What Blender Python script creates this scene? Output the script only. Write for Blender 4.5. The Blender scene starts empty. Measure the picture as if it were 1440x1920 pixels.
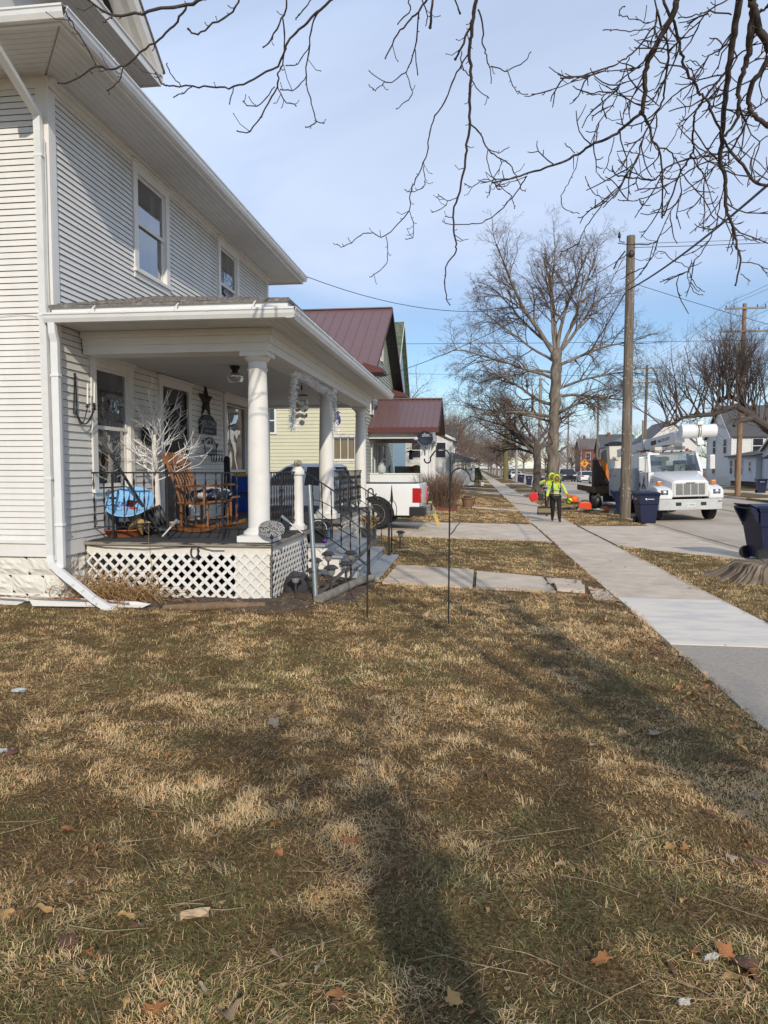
import bpy, bmesh, math, random
import numpy as np
from mathutils import Vector, Matrix, noise as mnoise
R = math.radians
PI = math.pi
scene = bpy.context.scene
COL = scene.collection
rnd = random.Random(7)

# ------------------------------------------------------------------ camera
CAM_Z = 1.64
FPX = 1340.0
YAW, PITCH = 7.2166, 3.5444
cam_d = bpy.data.cameras.new('camera')
cam = bpy.data.objects.new('camera', cam_d)
COL.objects.link(cam)
cam.location = (0, 0, CAM_Z)
cam.rotation_euler = (R(90 - PITCH), 0, R(YAW))
cam_d.sensor_fit = 'VERTICAL'
cam_d.sensor_height = 36.0
cam_d.lens = 36.0 * FPX / 1920.0
cam_d.clip_start = 0.05
cam_d.clip_end = 3000
scene.camera = cam
# ------------------------------------------------------------------ sun, sky, exposure
SUN_EL, SUN_AZ = 28.0, 18.0            # the sun stands behind the camera, a little to the street side
sun_d = bpy.data.lights.new('sun', 'SUN')
sun = bpy.data.objects.new('sun', sun_d)
COL.objects.link(sun)
sun_d.energy = 3.2
sun_d.angle = R(0.53)
sun_d.color = (1.0, 0.90, 0.75)
sdir = Vector((-math.sin(R(SUN_AZ)) * math.cos(R(SUN_EL)), math.cos(R(SUN_AZ)) * math.cos(R(SUN_EL)), -math.sin(R(SUN_EL))))
sun.rotation_euler = sdir.to_track_quat('-Z', 'Y').to_euler()
sun.location = (3, -20, 20)

world = bpy.data.worlds.new('World')
scene.world = world
world.use_nodes = True
wn, wl = world.node_tree.nodes, world.node_tree.links
wn.clear()
w_out = wn.new('ShaderNodeOutputWorld')
sky = wn.new('ShaderNodeTexSky')
sky.sky_type = 'NISHITA'
sky.sun_disc = False
sky.sun_elevation = R(SUN_EL)
sky.sun_rotation = R(180 - SUN_AZ)
sky.air_density = 1.0
sky.dust_density = 0.15
sky.ozone_density = 4.0
bg = wn.new('ShaderNodeBackground'); bg.inputs['Strength'].default_value = 0.13
wl.new(sky.outputs[0], bg.inputs['Color'])
bgc = wn.new('ShaderNodeBackground')
bgc.inputs['Color'].default_value = (0.605, 0.715, 0.93, 1); bgc.inputs['Strength'].default_value = 1.04
tc = wn.new('ShaderNodeTexCoord')
sep = wn.new('ShaderNodeSeparateXYZ'); wl.new(tc.outputs['Generated'], sep.inputs[0])
def wmath(op, a, b=None, c=None, clamp=False):
 n = wn.new('ShaderNodeMath'); n.operation = op; n.use_clamp = clamp
 for i, v in enumerate((a, b, c)):
  if v is None: continue
  if isinstance(v, (int, float)): n.inputs[i].default_value = v
  else: wl.new(v, n.inputs[i])
 return n.outputs[0]
zp = wmath('ADD', wmath('MAXIMUM', sep.outputs[2], 0.0), 0.10)
cx = wmath('DIVIDE', sep.outputs[0], zp); cy = wmath('DIVIDE', sep.outputs[1], zp)
comb = wn.new('ShaderNodeCombineXYZ'); wl.new(cx, comb.inputs[0]); wl.new(cy, comb.inputs[1])
nz = wn.new('ShaderNodeTexNoise'); nz.inputs['Scale'].default_value = 0.9; nz.inputs['Detail'].default_value = 6; nz.inputs['Roughness'].default_value = 0.55
nz.inputs['Distortion'].default_value = 0.6
mp = wn.new('ShaderNodeMapping'); mp.inputs['Scale'].default_value = (0.55, 0.5, 1); mp.inputs['Location'].default_value = (3.3, 1.7, 0)
wl.new(comb.outputs[0], mp.inputs[0]); wl.new(mp.outputs[0], nz.inputs['Vector'])
mr = wn.new('ShaderNodeMapRange'); mr.interpolation_type = 'SMOOTHSTEP'
mr.inputs['From Min'].default_value = 0.40; mr.inputs['From Max'].default_value = 0.66
wl.new(nz.outputs[0], mr.inputs['Value'])
nzb = wn.new('ShaderNodeTexNoise'); nzb.inputs['Scale'].default_value = 0.7; nzb.inputs['Detail'].default_value = 5; nzb.inputs['Distortion'].default_value = 1.0; wl.new(mp.outputs[0], nzb.inputs['Vector'])
wl.new(wmath('MULTIPLY_ADD', nzb.outputs[0], 1.0, 0.62), bgc.inputs['Strength'])
mr2 = wn.new('ShaderNodeMapRange'); mr2.interpolation_type = 'SMOOTHSTEP'   # thin high overcast above, broken cloud low over the street
mr2.inputs['From Min'].default_value = 0.15; mr2.inputs['From Max'].default_value = 0.28
mr2.inputs['To Min'].default_value = 0.0; mr2.inputs['To Max'].default_value = 0.58
wl.new(sep.outputs[2], mr2.inputs['Value'])
cf = wmath('MAXIMUM', wmath('MULTIPLY', mr.outputs[0], 0.62), wmath('ADD', mr2.outputs[0], wmath('MULTIPLY', mr.outputs[0], 0.45)), clamp=True)
mr3 = wn.new('ShaderNodeMapRange'); mr3.interpolation_type = 'SMOOTHSTEP'; mr3.inputs['From Min'].default_value = 0.36; mr3.inputs['From Max'].default_value = 0.62; mr3.inputs['To Min'].default_value = 1.0; mr3.inputs['To Max'].default_value = 0.72
wl.new(sep.outputs[2], mr3.inputs['Value'])
cf = wmath('MULTIPLY', wmath('MINIMUM', cf, 0.95), mr3.outputs[0])
mixs = wn.new('ShaderNodeMixShader')
wl.new(cf, mixs.inputs[0]); wl.new(bg.outputs[0], mixs.inputs[1]); wl.new(bgc.outputs[0], mixs.inputs[2])
wl.new(mixs.outputs[0], w_out.inputs[0])
vs = scene.view_settings
vs.view_transform = 'Standard'; vs.look = 'None'; vs.exposure = 0.0; vs.gamma = 1.0; vs.use_curve_mapping = False
scene.cycles.max_bounces = 6
scene.cycles.transparent_max_bounces = 24
scene.cycles.caustics_reflective = False; scene.cycles.caustics_refractive = False

# ------------------------------------------------------------------ materials
MATS = {}
def mat(name, col, rough=0.6, var=0.12, scale=6.0, bump=0.0, bscale=40.0, metal=0.0, spec=0.4, col2=None, thr=(0.45, 0.62),
  stretch=(1, 1, 1), coat=0.0, trans=0.0):
 """procedural paint / wood / stone: fine value noise, an optional second colour in patches, optional bump"""
 if name in MATS: return MATS[name]
 m = bpy.data.materials.new(name); m.use_nodes = True
 nt = m.node_tree; N, L = nt.nodes, nt.links
 b = N['Principled BSDF']
 b.inputs['Roughness'].default_value = rough; b.inputs['Metallic'].default_value = metal
 b.inputs['Specular IOR Level'].default_value = spec
 if coat: b.inputs['Coat Weight'].default_value = coat; b.inputs['Coat Roughness'].default_value = 0.08
 if trans: b.inputs['Transmission Weight'].default_value = trans
 t = N.new('ShaderNodeTexCoord'); mpn = N.new('ShaderNodeMapping'); mpn.inputs['Scale'].default_value = stretch
 L.new(t.outputs['Object'], mpn.inputs[0])
 n1 = N.new('ShaderNodeTexNoise'); n1.inputs['Scale'].default_value = scale; n1.inputs['Detail'].default_value = 7; n1.inputs['Roughness'].default_value = 0.65
 L.new(mpn.outputs[0], n1.inputs['Vector'])
 r1 = N.new('ShaderNodeMapRange'); r1.inputs['From Min'].default_value = 0.25; r1.inputs['From Max'].default_value = 0.75
 r1.inputs['To Min'].default_value = 1 - var; r1.inputs['To Max'].default_value = 1 + var
 L.new(n1.outputs[0], r1.inputs['Value'])
 mx = N.new('ShaderNodeMix'); mx.data_type = 'RGBA'; mx.blend_type = 'MULTIPLY'; mx.inputs[0].default_value = 1.0
 mx.inputs[6].default_value = (*col, 1)
 L.new(r1.outputs[0], mx.inputs[7])
 out = mx.outputs[2]
 if col2 is not None:
  n2 = N.new('ShaderNodeTexNoise'); n2.inputs['Scale'].default_value = scale * 0.45; n2.inputs['Detail'].default_value = 9; n2.inputs['Roughness'].default_value = 0.7
  L.new(mpn.outputs[0], n2.inputs['Vector'])
  r2 = N.new('ShaderNodeMapRange'); r2.interpolation_type = 'SMOOTHSTEP'; r2.inputs['From Min'].default_value = thr[0]; r2.inputs['From Max'].default_value = thr[1]
  L.new(n2.outputs[0], r2.inputs['Value'])
  m2 = N.new('ShaderNodeMix'); m2.data_type = 'RGBA'; m2.inputs[7].default_value = (*col2, 1)
  L.new(r2.outputs[0], m2.inputs[0]); L.new(out, m2.inputs[6]); out = m2.outputs[2]
 L.new(out, b.inputs['Base Color'])
 if bump:
  n3 = N.new('ShaderNodeTexNoise'); n3.inputs['Scale'].default_value = bscale; n3.inputs['Detail'].default_value = 6; n3.inputs['Roughness'].default_value = 0.7
  L.new(mpn.outputs[0], n3.inputs['Vector'])
  bp = N.new('ShaderNodeBump'); bp.inputs['Strength'].default_value = min(1, bump); bp.inputs['Distance'].default_value = 0.01 * max(1, bump)
  L.new(n3.outputs[0], bp.inputs['Height']); L.new(bp.outputs[0], b.inputs['Normal'])
 MATS[name] = m
 return m
def glass(name, tint=(0.9, 0.95, 1.0), refl=0.12, ior=1.5):
 if name in MATS: return MATS[name]
 m = bpy.data.materials.new(name); m.use_nodes = True
 N, L = m.node_tree.nodes, m.node_tree.links
 N.remove(N['Principled BSDF'])
 fr = N.new('ShaderNodeFresnel'); fr.inputs['IOR'].default_value = ior
 ad = N.new('ShaderNodeMath'); ad.operation = 'ADD'; ad.use_clamp = True; ad.inputs[1].default_value = refl
 L.new(fr.outputs[0], ad.inputs[0])
 tr = N.new('ShaderNodeBsdfTransparent'); tr.inputs['Color'].default_value = (*tint, 1)
 gl = N.new('ShaderNodeBsdfGlossy'); gl.inputs['Roughness'].default_value = 0.01; gl.inputs['Color'].default_value = (0.95, 0.97, 1, 1)
 n3 = N.new('ShaderNodeTexNoise'); n3.inputs['Scale'].default_value = 1.3; n3.inputs['Detail'].default_value = 1
 t = N.new('ShaderNodeTexCoord'); L.new(t.outputs['Object'], n3.inputs['Vector'])
 bp = N.new('ShaderNodeBump'); bp.inputs['Strength'].default_value = 0.06; bp.inputs['Distance'].default_value = 0.05
 L.new(n3.outputs[0], bp.inputs['Height']); L.new(bp.outputs[0], gl.inputs['Normal'])
 ms = N.new('ShaderNodeMixShader'); L.new(ad.outputs[0], ms.inputs[0]); L.new(tr.outputs[0], ms.inputs[1]); L.new(gl.outputs[0], ms.inputs[2])
 L.new(ms.outputs[0], N['Material Output'].inputs[0])
 MATS[name] = m
 return m
def attr_mat(name, rough=0.8, spec=0.2, trans=0.0):
 """colour from the mesh's own 'Col' attribute (each blade, leaf or shingle has its own colour)"""
 if name in MATS: return MATS[name]
 m = bpy.data.materials.new(name); m.use_nodes = True
 N, L = m.node_tree.nodes, m.node_tree.links
 b = N['Principled BSDF']; b.inputs['Roughness'].default_value = rough; b.inputs['Specular IOR Level'].default_value = spec
 a = N.new('ShaderNodeAttribute'); a.attribute_name = 'Col'
 L.new(a.outputs['Color'], b.inputs['Base Color'])
 if trans:                                                        # thin dry blades let light through
  tl = N.new('ShaderNodeBsdfTranslucent'); L.new(a.outputs['Color'], tl.inputs['Color']); mx = N.new('ShaderNodeMixShader'); mx.inputs[0].default_value = trans
  L.new(b.outputs[0], mx.inputs[1]); L.new(tl.outputs[0], mx.inputs[2]); L.new(mx.outputs[0], N['Material Output'].inputs[0])
 MATS[name] = m
 return m

WHITE = mat('white_house_paint', (0.725, 0.71, 0.68), 0.55, 0.07, 3.0, 0.10, 60, col2=(0.55, 0.53, 0.50), thr=(0.52, 0.8), stretch=(1.2, 1.2, .3))
TRIM = mat('white_trim_paint', (0.745, 0.73, 0.70), 0.5, 0.05, 5.0, 0.08, 50, col2=(0.62, 0.58, 0.52), thr=(0.6, 0.85))
SOFFIT = mat('soffit_paint', (0.64, 0.64, 0.635), 0.6, 0.07, 4.0, 0.12, 70, col2=(0.42, 0.39, 0.35), thr=(0.62, 0.8))
BLOCK = mat('painted_rock_face_block', (0.70, 0.67, 0.60), 0.8, 0.1, 5.0, 0.8, 16, col2=(0.42, 0.38, 0.32), thr=(0.55, 0.75))
GUTTER = mat('white_gutter_metal', (0.75, 0.76, 0.76), 0.35, 0.06, 5.0, 0, col2=(0.5, 0.5, 0.48), thr=(0.6, 0.85))
SHINGLE = mat('grey_asphalt_shingle', (0.16, 0.145, 0.135), 0.9, 0.35, 40, 0.6, 90, col2=(0.28, 0.26, 0.24), thr=(0.45, 0.7))
GLASS = glass('window_glass', (.72, .82, .95), 0.26)
DGLASS = glass('dark_vehicle_glass', (0.32, 0.36, 0.38), 0.08)
IRON = mat('black_wrought_iron', (0.018, 0.018, 0.02), 0.5, 0.3, 20, 0.2, 80)
BLACK = mat('black_plastic', (0.02, 0.02, 0.022), 0.45, 0.2, 20)
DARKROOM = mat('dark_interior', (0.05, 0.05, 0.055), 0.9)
CURTAIN = mat('window_curtain', (0.22, 0.22, 0.24), 0.9, 0.15, 3, stretch=(12, 12, 0.6))
DECKGREY = mat('grey_porch_paint', (0.30, 0.32, 0.34), 0.6, 0.15, 5, 0.2, 60, col2=(0.15, 0.13, 0.11), thr=(0.62, 0.8))
ASTRO = mat('dark_grey_porch_carpet', (0.055, 0.055, 0.06), 0.95, 0.5, 90, 0.8, 200)
GREYWOOD = mat('weathered_grey_wood', (0.27, 0.24, 0.20), 0.85, 0.3, 10, 0.5, 60, stretch=(1, 1, 6))
ROCKER = mat('varnished_brown_wood', (0.20, 0.075, 0.024), 0.35, 0.35, 9, 0.1, 60, col2=(0.32, 0.14, 0.05), stretch=(1, 1, 0.3), coat=0.3)
BARK = mat('grey_brown_bark', (0.15, 0.122, 0.098), 0.9, 0.5, 8, 1.8, 22, col2=(0.25, 0.215, 0.175), stretch=(1, 1, 0.25))
TWIG = mat('dark_twig_bark', (0.068, 0.052, 0.045), 0.85, 0.3, 14, 0.5, 60)
CREAMPOLE = mat('weathered_pole_wood', (0.135, 0.105, 0.08), 0.9, 0.6, 9, 1.5, 30, col2=(0.23, 0.195, 0.155), thr=(0.42, 0.62), stretch=(5, 5, 0.2))
REDPOLE = mat('brown_pole_wood', (0.27, 0.155, 0.09), 0.9, 0.35, 5, 1.0, 30, col2=(0.33, 0.27, 0.20), thr=(0.45, 0.7), stretch=(4, 4, 0.25))
CONC = mat('sidewalk_concrete', (0.62, 0.52, 0.405), 0.85, 0.2, 2.5, 0.4, 60, col2=(0.42, 0.345, 0.265), thr=(0.46, 0.74))
NEWCONC = mat('new_pale_concrete', (0.76, 0.69, 0.59), 0.8, 0.06, 3.0, 0.12, 60, col2=(0.62, 0.585, 0.53), stretch=(1, 3, 1))
OLDCONC = mat('exposed_aggregate_concrete', (0.40, 0.35, 0.29), 0.9, 0.3, 45, 0.9, 110, col2=(0.46, 0.41, 0.35), thr=(0.4, 0.7))
ROADM = mat('street_concrete', (0.53, 0.45, 0.355), 0.85, 0.16, 1.2, 0.3, 60, col2=(0.41, 0.34, 0.26), thr=(0.45, 0.7), stretch=(1, 0.3, 1))
CARWHITE = mat('white_vehicle_paint', (0.78, 0.79, 0.80), 0.3, 0.03, 4, coat=0.6)
RUBBER = mat('tyre_rubber', (0.022, 0.022, 0.022), 0.85, 0.3, 20)
CHROME = mat('bright_metal', (0.6, 0.6, 0.62), 0.25, 0.05, 5, metal=1.0)
STEEL = mat('galvanised_steel', (0.24, 0.27, 0.28), 0.45, 0.12, 15, metal=0.6)
NAVY = mat('navy_bin_plastic', (0.008, 0.013, 0.045), 0.42, 0.25, 7, 0.1, 60, col2=(0.035, 0.04, 0.07), thr=(0.66, 0.78))

# ------------------------------------------------------------------ mesh builder
class MB:
 def __init__(s): s.v = []; s.f = []
 def add(s, vs_, fs_):
  o = len(s.v); s.v.extend([tuple(p) for p in vs_]); s.f.extend([tuple(i + o for i in f) for f in fs_]); return s
 def box(s, x0, x1, y0, y1, z0, z1):
  v = [(x0, y0, z0), (x1, y0, z0), (x1, y1, z0), (x0, y1, z0), (x0, y0, z1), (x1, y0, z1), (x1, y1, z1), (x0, y1, z1)]
  return s.add(v, [(0, 3, 2, 1), (4, 5, 6, 7), (0, 1, 5, 4), (1, 2, 6, 5), (2, 3, 7, 6), (3, 0, 4, 7)])
 def bar(s, a, b, w, h=None, up=(0, 0, 1), roll=0.0):
  """rectangular bar from a to b"""
  a = Vector(a); b = Vector(b); h = w if h is None else h
  d = (b - a).normalized(); u = Vector(up)
  if abs(d.dot(u)) > 0.98: u = Vector((0, 1, 0))
  x = d.cross(u).normalized(); y = x.cross(d)
  if roll: q = Matrix.Rotation(roll, 3, d); x = q @ x; y = q @ y
  v = []
  for p in (a, b):
   for sx, sy in ((-1, -1), (1, -1), (1, 1), (-1, 1)): v.append(p + x * (sx * w / 2) + y * (sy * h / 2))
  return s.add(v, [(3, 2, 1, 0), (4, 5, 6, 7), (0, 1, 5, 4), (1, 2, 6, 5), (2, 3, 7, 6), (3, 0, 4, 7)])
 def tube(s, pts, rad, n=8, caps=True, flat=1.0):
  pts = [Vector(p) for p in pts]
  if isinstance(rad, (int, float)): rad = [rad] * len(pts)
  rings = []; u = None
  for i, p in enumerate(pts):
   d = (pts[min(i + 1, len(pts) - 1)] - pts[max(i - 1, 0)])
   d = d.normalized() if d.length > 1e-9 else Vector((0, 0, 1))
   if u is None:
    u = Vector((0, 0, 1)) if abs(d.z) < 0.9 else Vector((0, 1, 0))
   x = d.cross(u)
   x = x.normalized() if x.length > 1e-6 else Vector((1, 0, 0))
   y = x.cross(d).normalized(); u = y
   rings.append([p + (x * math.cos(2 * PI * k / n) + y * math.sin(2 * PI * k / n) * flat) * rad[i] for k in range(n)])
  v = [q for r_ in rings for q in r_]; f = []
  for i in range(len(pts) - 1):
   for k in range(n):
    f.append((i * n + k, i * n + (k + 1) % n, (i + 1) * n + (k + 1) % n, (i + 1) * n + k))
  if caps:
   f.append(tuple(range(n - 1, -1, -1))); f.append(tuple((len(pts) - 1) * n + k for k in range(n)))
  return s.add(v, f)
 def cyl(s, a, b, r0, r1=None, n=16): return s.tube([a, b], [r0, r0 if r1 is None else r1], n)
 def lathe(s, prof, c=(0, 0, 0), n=24, axis='z'):
  v = []; f = []
  for r_, z in prof:
   for k in range(n):
    a = 2 * PI * k / n; p = (r_ * math.cos(a), r_ * math.sin(a), z)
    if axis == 'x': p = (p[2], p[0], p[1])
    if axis == 'y': p = (p[0], p[2], p[1])
    v.append((p[0] + c[0], p[1] + c[1], p[2] + c[2]))
  m = len(prof)
  for i in range(m - 1):
   for k in range(n): f.append((i * n + k, i * n + (k + 1) % n, (i + 1) * n + (k + 1) % n, (i + 1) * n + k))
  f.append(tuple(range(n - 1, -1, -1))); f.append(tuple((m - 1) * n + k for k in range(n)))
  return s.add(v, f)
 def prism(s, poly, e):
  """closed polygon (3-D points in order) pushed along e"""
  n = len(poly); e = Vector(e); P = [Vector(p) for p in poly]
  v = P + [p + e for p in P]
  f = [tuple(range(n - 1, -1, -1)), tuple(range(n, 2 * n))]
  for i in range(n): f.append((i, (i + 1) % n, n + (i + 1) % n, n + i))
  return s.add(v, f)
 def loft(s, rings, cap=True):
  n = len(rings[0]); v = [p for r_ in rings for p in r_]; f = []
  for i in range(len(rings) - 1):
   for k in range(n): f.append((i * n + k, i * n + (k + 1) % n, (i + 1) * n + (k + 1) % n, (i + 1) * n + k))
  if cap: f.append(tuple(range(n - 1, -1, -1))); f.append(tuple((len(rings) - 1) * n + k for k in range(n)))
  return s.add(v, f)
 def ball(s, c, r_, n=12, m=8, sq=(1, 1, 1)):
  prof = [(max(1e-4, math.sin(PI * i / m)), -math.cos(PI * i / m)) for i in range(m + 1)]
  o = MB(); o.lathe(prof, (0, 0, 0), n)
  return s.add([(c[0] + p[0] * r_ * sq[0], c[1] + p[1] * r_ * sq[1], c[2] + p[2] * r_ * sq[2]) for p in o.v], o.f)
 def xf(s, M):
  s.v = [tuple(M @ Vector(p)) for p in s.v]; return s
 def build(s, name, m, parent=None, smooth=False, bevel=0.0, fix=True, seg=2):
  me = bpy.data.meshes.new(name)
  off = Vector((0, 0, 0)); p = parent
  while p is not None: off += p.location; p = p.parent
  me.from_pydata([(a[0] - off.x, a[1] - off.y, a[2] - off.z) for a in s.v], [], s.f)
  if fix or bevel:
   bm = bmesh.new(); bm.from_mesh(me)
   if bevel:
    bmesh.ops.bevel(bm, geom=[e for e in bm.edges if len(e.link_faces) == 2 and e.calc_face_angle(0) > 0.5] , offset=bevel, segments=seg, affect='EDGES', profile=0.6, clamp_overlap=True)
   bmesh.ops.recalc_face_normals(bm, faces=bm.faces); bm.to_mesh(me); bm.free()
  if smooth:
   me.polygons.foreach_set('use_smooth', [True] * len(me.polygons))
   if smooth != 'all':
    try: me.set_sharp_from_angle(angle=R(40))
    except Exception: pass
  me.materials.append(m)
  o = bpy.data.objects.new(name, me); COL.objects.link(o)
  if parent is not None: o.parent = parent
  return o
def tag(o, label=None, cat=None, group=None, kind=None):
 if label: o['label'] = label
 if cat: o['category'] = cat
 if group: o['group'] = group
 if kind: o['kind'] = kind
 return o
def thing(name, label, cat, loc=(0, 0, 0), group=None):
 o = bpy.data.objects.new(name, None); COL.objects.link(o)
 o.location = loc; o.empty_display_size = 0.2
 return tag(o, label, cat, group)
def copy_tree(o, loc=None, rz=None, label=None, scale=None, group=None):
 def rec(q, par):
  c = q.copy(); COL.objects.link(c)
  if par is not None: c.parent = par
  for ch in list(q.children): rec(ch, c)
  return c
 r_ = rec(o, None)
 if loc is not None: r_.location = loc
 if rz is not None: r_.rotation_euler = (r_.rotation_euler.x, r_.rotation_euler.y, rz)
 if scale is not None: r_.scale = (scale,) * 3 if isinstance(scale, (int, float)) else scale
 if label: r_['label'] = label
 if group: r_['group'] = group
 return r_
def text_obj(body, size, m, parent, M, name='lettering', extrude=0.002, shear=0.0, sx=1.0):
 cu = bpy.data.curves.new('lettering_curve', 'FONT'); cu.body = body; cu.size = size; cu.extrude = extrude
 cu.align_x = 'CENTER'; cu.align_y = 'CENTER'; cu.shear = shear
 t_ = bpy.data.objects.new('lettering_tmp', cu); COL.objects.link(t_)
 bpy.context.view_layer.update()
 me = bpy.data.meshes.new_from_object(t_.evaluated_get(bpy.context.evaluated_depsgraph_get()))
 COL.objects.unlink(t_); bpy.data.objects.remove(t_); bpy.data.curves.remove(cu)
 me.transform(Matrix.Diagonal((sx, 1, 1, 1))); me.transform(M)
 off = Vector((0, 0, 0)); p = parent
 while p is not None: off += p.location; p = p.parent
 me.transform(Matrix.Translation(-off))
 me.materials.clear(); me.materials.append(m)
 o = bpy.data.objects.new(name, me); COL.objects.link(o); o.parent = parent
 return o
def frameM(o, xdir, ydir):
 """matrix whose local x, y axes run along xdir, ydir at point o"""
 x = Vector(xdir).normalized(); z = x.cross(Vector(ydir)).normalized(); y = z.cross(x)
 return Matrix(((x.x, y.x, z.x, o[0]), (x.y, y.y, z.y, o[1]), (x.z, y.z, z.z, o[2]), (0, 0, 0, 1)))
# ------------------------------------------------------------------ terrain height and view rays
def S_(Y): return min(.28, max(.12, .14 + .008 * (Y - 8)))
KERB, FARK = 5.9, 17.2
def gz(X, Y):
 s = S_(Y)
 if X < -2.2: return 0.0
 if X < 1.95: return -s * (X + 2.2) / 4.15
 if X < KERB: return -s - .02 * (X - 1.95) / 3.95
 if X < FARK: return -s - .15 + 0.10 * (1 - ((X - 11.55) / 5.65) ** 2)
 return -s - .02
_f = Vector((-math.sin(R(YAW)) * math.cos(R(PITCH)), math.cos(R(YAW)) * math.cos(R(PITCH)), -math.sin(R(PITCH))))
_r = Vector((math.cos(R(YAW)), math.sin(R(YAW)), 0)); _u = _r.cross(_f)
CAMV = Vector((0, 0, CAM_Z))
def at(px, py, depth): return CAMV + (_f + _r * ((px - 720) / FPX) - _u * ((py - 960) / FPX)) * depth
def on_y(px, py, Y):
 d = _f + _r * ((px - 720) / FPX) - _u * ((py - 960) / FPX); return CAMV + d * (Y / d.y)
def in_view(p, m=40):
 v = Vector(p) - CAMV; z = v.dot(_f)
 if z < 0.05: return False
 x = 720 + FPX * v.dot(_r) / z; y = 960 - FPX * v.dot(_u) / z
 return -m < x < 1440 + m and -m < y < 1920 + m
def vnoise(x, y, s=1.0, seed=0):
 """2-D value noise, arrays in, 0..1 out"""
 x = np.asarray(x) * s + seed * 17.3; y = np.asarray(y) * s + seed * 31.7
 xi = np.floor(x).astype(np.int64); yi = np.floor(y).astype(np.int64); xf = x - xi; yf = y - yi
 u = xf * xf * (3 - 2 * xf); v = yf * yf * (3 - 2 * yf)
 def h(a, b):
  n = (a * 374761393 + b * 668265263 + seed * 974711) & 0x7fffffff
  n = ((n ^ (n >> 13)) * 1274126177) & 0x7fffffff
  return ((n ^ (n >> 16)) & 0xffff) / 65535.0
 return (h(xi, yi) * (1 - u) + h(xi + 1, yi) * u) * (1 - v) + (h(xi, yi + 1) * (1 - u) + h(xi + 1, yi + 1) * u) * v
# ================================================================== GROUND
def ground_mat():
 m = bpy.data.materials.new('lawn_thatch'); m.use_nodes = True
 N, L = m.node_tree.nodes, m.node_tree.links; b = N['Principled BSDF']; b.inputs['Roughness'].default_value = 0.95; b.inputs['Specular IOR Level'].default_value = 0.1
 t = N.new('ShaderNodeTexCoord')
 def noise(sc, det=8, st=(1, 1, 1)):
  mpn = N.new('ShaderNodeMapping'); mpn.inputs['Scale'].default_value = st; L.new(t.outputs['Object'], mpn.inputs[0])
  n = N.new('ShaderNodeTexNoise'); n.inputs['Scale'].default_value = sc; n.inputs['Detail'].default_value = det; n.inputs['Roughness'].default_value = 0.75
  L.new(mpn.outputs[0], n.inputs['Vector']); return n.outputs[0]
 def ramp(v, stops):
  r_ = N.new('ShaderNodeValToRGB'); L.new(v, r_.inputs[0]); e = r_.color_ramp.elements
  while len(e) < len(stops): e.new(0.5)
  for i, (p, c) in enumerate(stops): e[i].position = p; e[i].color = (*c, 1)
  return r_.outputs[0]
 fine = ramp(noise(55, 10), [(0.30, (0.035, 0.023, 0.012)), (0.46, (0.125, 0.082, 0.038)), (0.59, (0.32, 0.22, 0.10)), (0.73, (0.50, 0.38, 0.20))])
 grn = ramp(noise(60, 10, (1.3, 1, 1)), [(0.32, (0.025, 0.025, 0.010)), (0.50, (0.10, 0.09, 0.036)), (0.70, (0.34, 0.26, 0.12))])
 patch = ramp(noise(0.9, 6), [(0.52, (0, 0, 0)), (0.70, (0.8, 0.8, 0.8))])
 mx = N.new('ShaderNodeMix'); mx.data_type = 'RGBA'; L.new(patch, mx.inputs[0]); L.new(fine, mx.inputs[6]); L.new(grn, mx.inputs[7])
 L.new(mx.outputs[2], b.inputs['Base Color'])
 bp = N.new('ShaderNodeBump'); bp.inputs['Strength'].default_value = 0.9; bp.inputs['Distance'].default_value = 0.03
 L.new(noise(40, 8), bp.inputs['Height']); L.new(bp.outputs[0], b.inputs['Normal'])
 return m
LAWN = ground_mat()
SOIL = mat('bare_brown_soil', (0.10, 0.07, 0.048), 0.95, 0.5, 14, 1.5, 40, col2=(0.20, 0.15, 0.10), thr=(0.5, 0.68))

def bumps(X, Y): return 0.035 * (mnoise.noise((X * 0.7, Y * 0.7, 3)) + 0.5 * mnoise.noise((X * 1.9, Y * 1.9, 5))) + .022 * mnoise.noise((X * 4.1, Y * 4.1, 7)) + .014 * mnoise.noise((X * 9, Y * 9, 2))
# one sheet to the horizon
def paved(x, y):
 return (-1.7 < x < 2 and 9.6 < y < 12.5) or (x < 2 and 16.9 < y < 21.6 + max(0, x + 2) * .75) or (x > 3.3 and 17.6 - (x - 3.35) * 1.3 < y < 24.7) or (x < -2.2 and y > 8.4)
xs = [-900, -300, -120, -60, -35, -22, -14] + [-12 + i * 0.5 for i in range(16)] + [-4 + i * .1 for i in range(59)] + [1.95, 2.4, 3.0, 3.35, 3.8, 4.3, 4.8, 5.2, 5.6, 5.88, 5.92, 17.18, 17.22, 18, 20, 24, 30, 40, 60, 120, 300, 900]
ys = [-80, -40, -20, -10, -6, -3] + [-1, -.5, 0] + [.5 + i * .1 for i in range(85)] + [9 + i * .25 for i in range(68)] + [26, 27, 28, 30, 33, 37, 42, 50, 60, 75, 95, 120, 160, 220, 320, 500, 900, 1800]
gm = MB()
for y in ys:
 for x in xs:
  if 5.91 < x < 17.2: z = gz(6.0, y) - 0.30
  else:
   z = gz(x, y)
   if x < 1.8 and y < 40 and x > -13: z += bumps(x, y) * min(1, max(0, (1.9 - x)) * 0.8)
   if 1.94 < x < 3.36: z -= 0.03
   if 3.4 < x < 5.7: z += 0.02 + bumps(x, y) * 0.7
   if paved(x, y): z = gz(x, y) - .012
   elif y > 26 and x < 1.9: z -= .02
  gm.v.append((x, y, z))
nx = len(xs)
for j in range(len(ys) - 1):
 for i in range(nx - 1): gm.f.append((j * nx + i, j * nx + i + 1, (j + 1) * nx + i + 1, (j + 1) * nx + i))
tag(gm.build('lawn', LAWN, smooth='all'), kind='structure')

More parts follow.
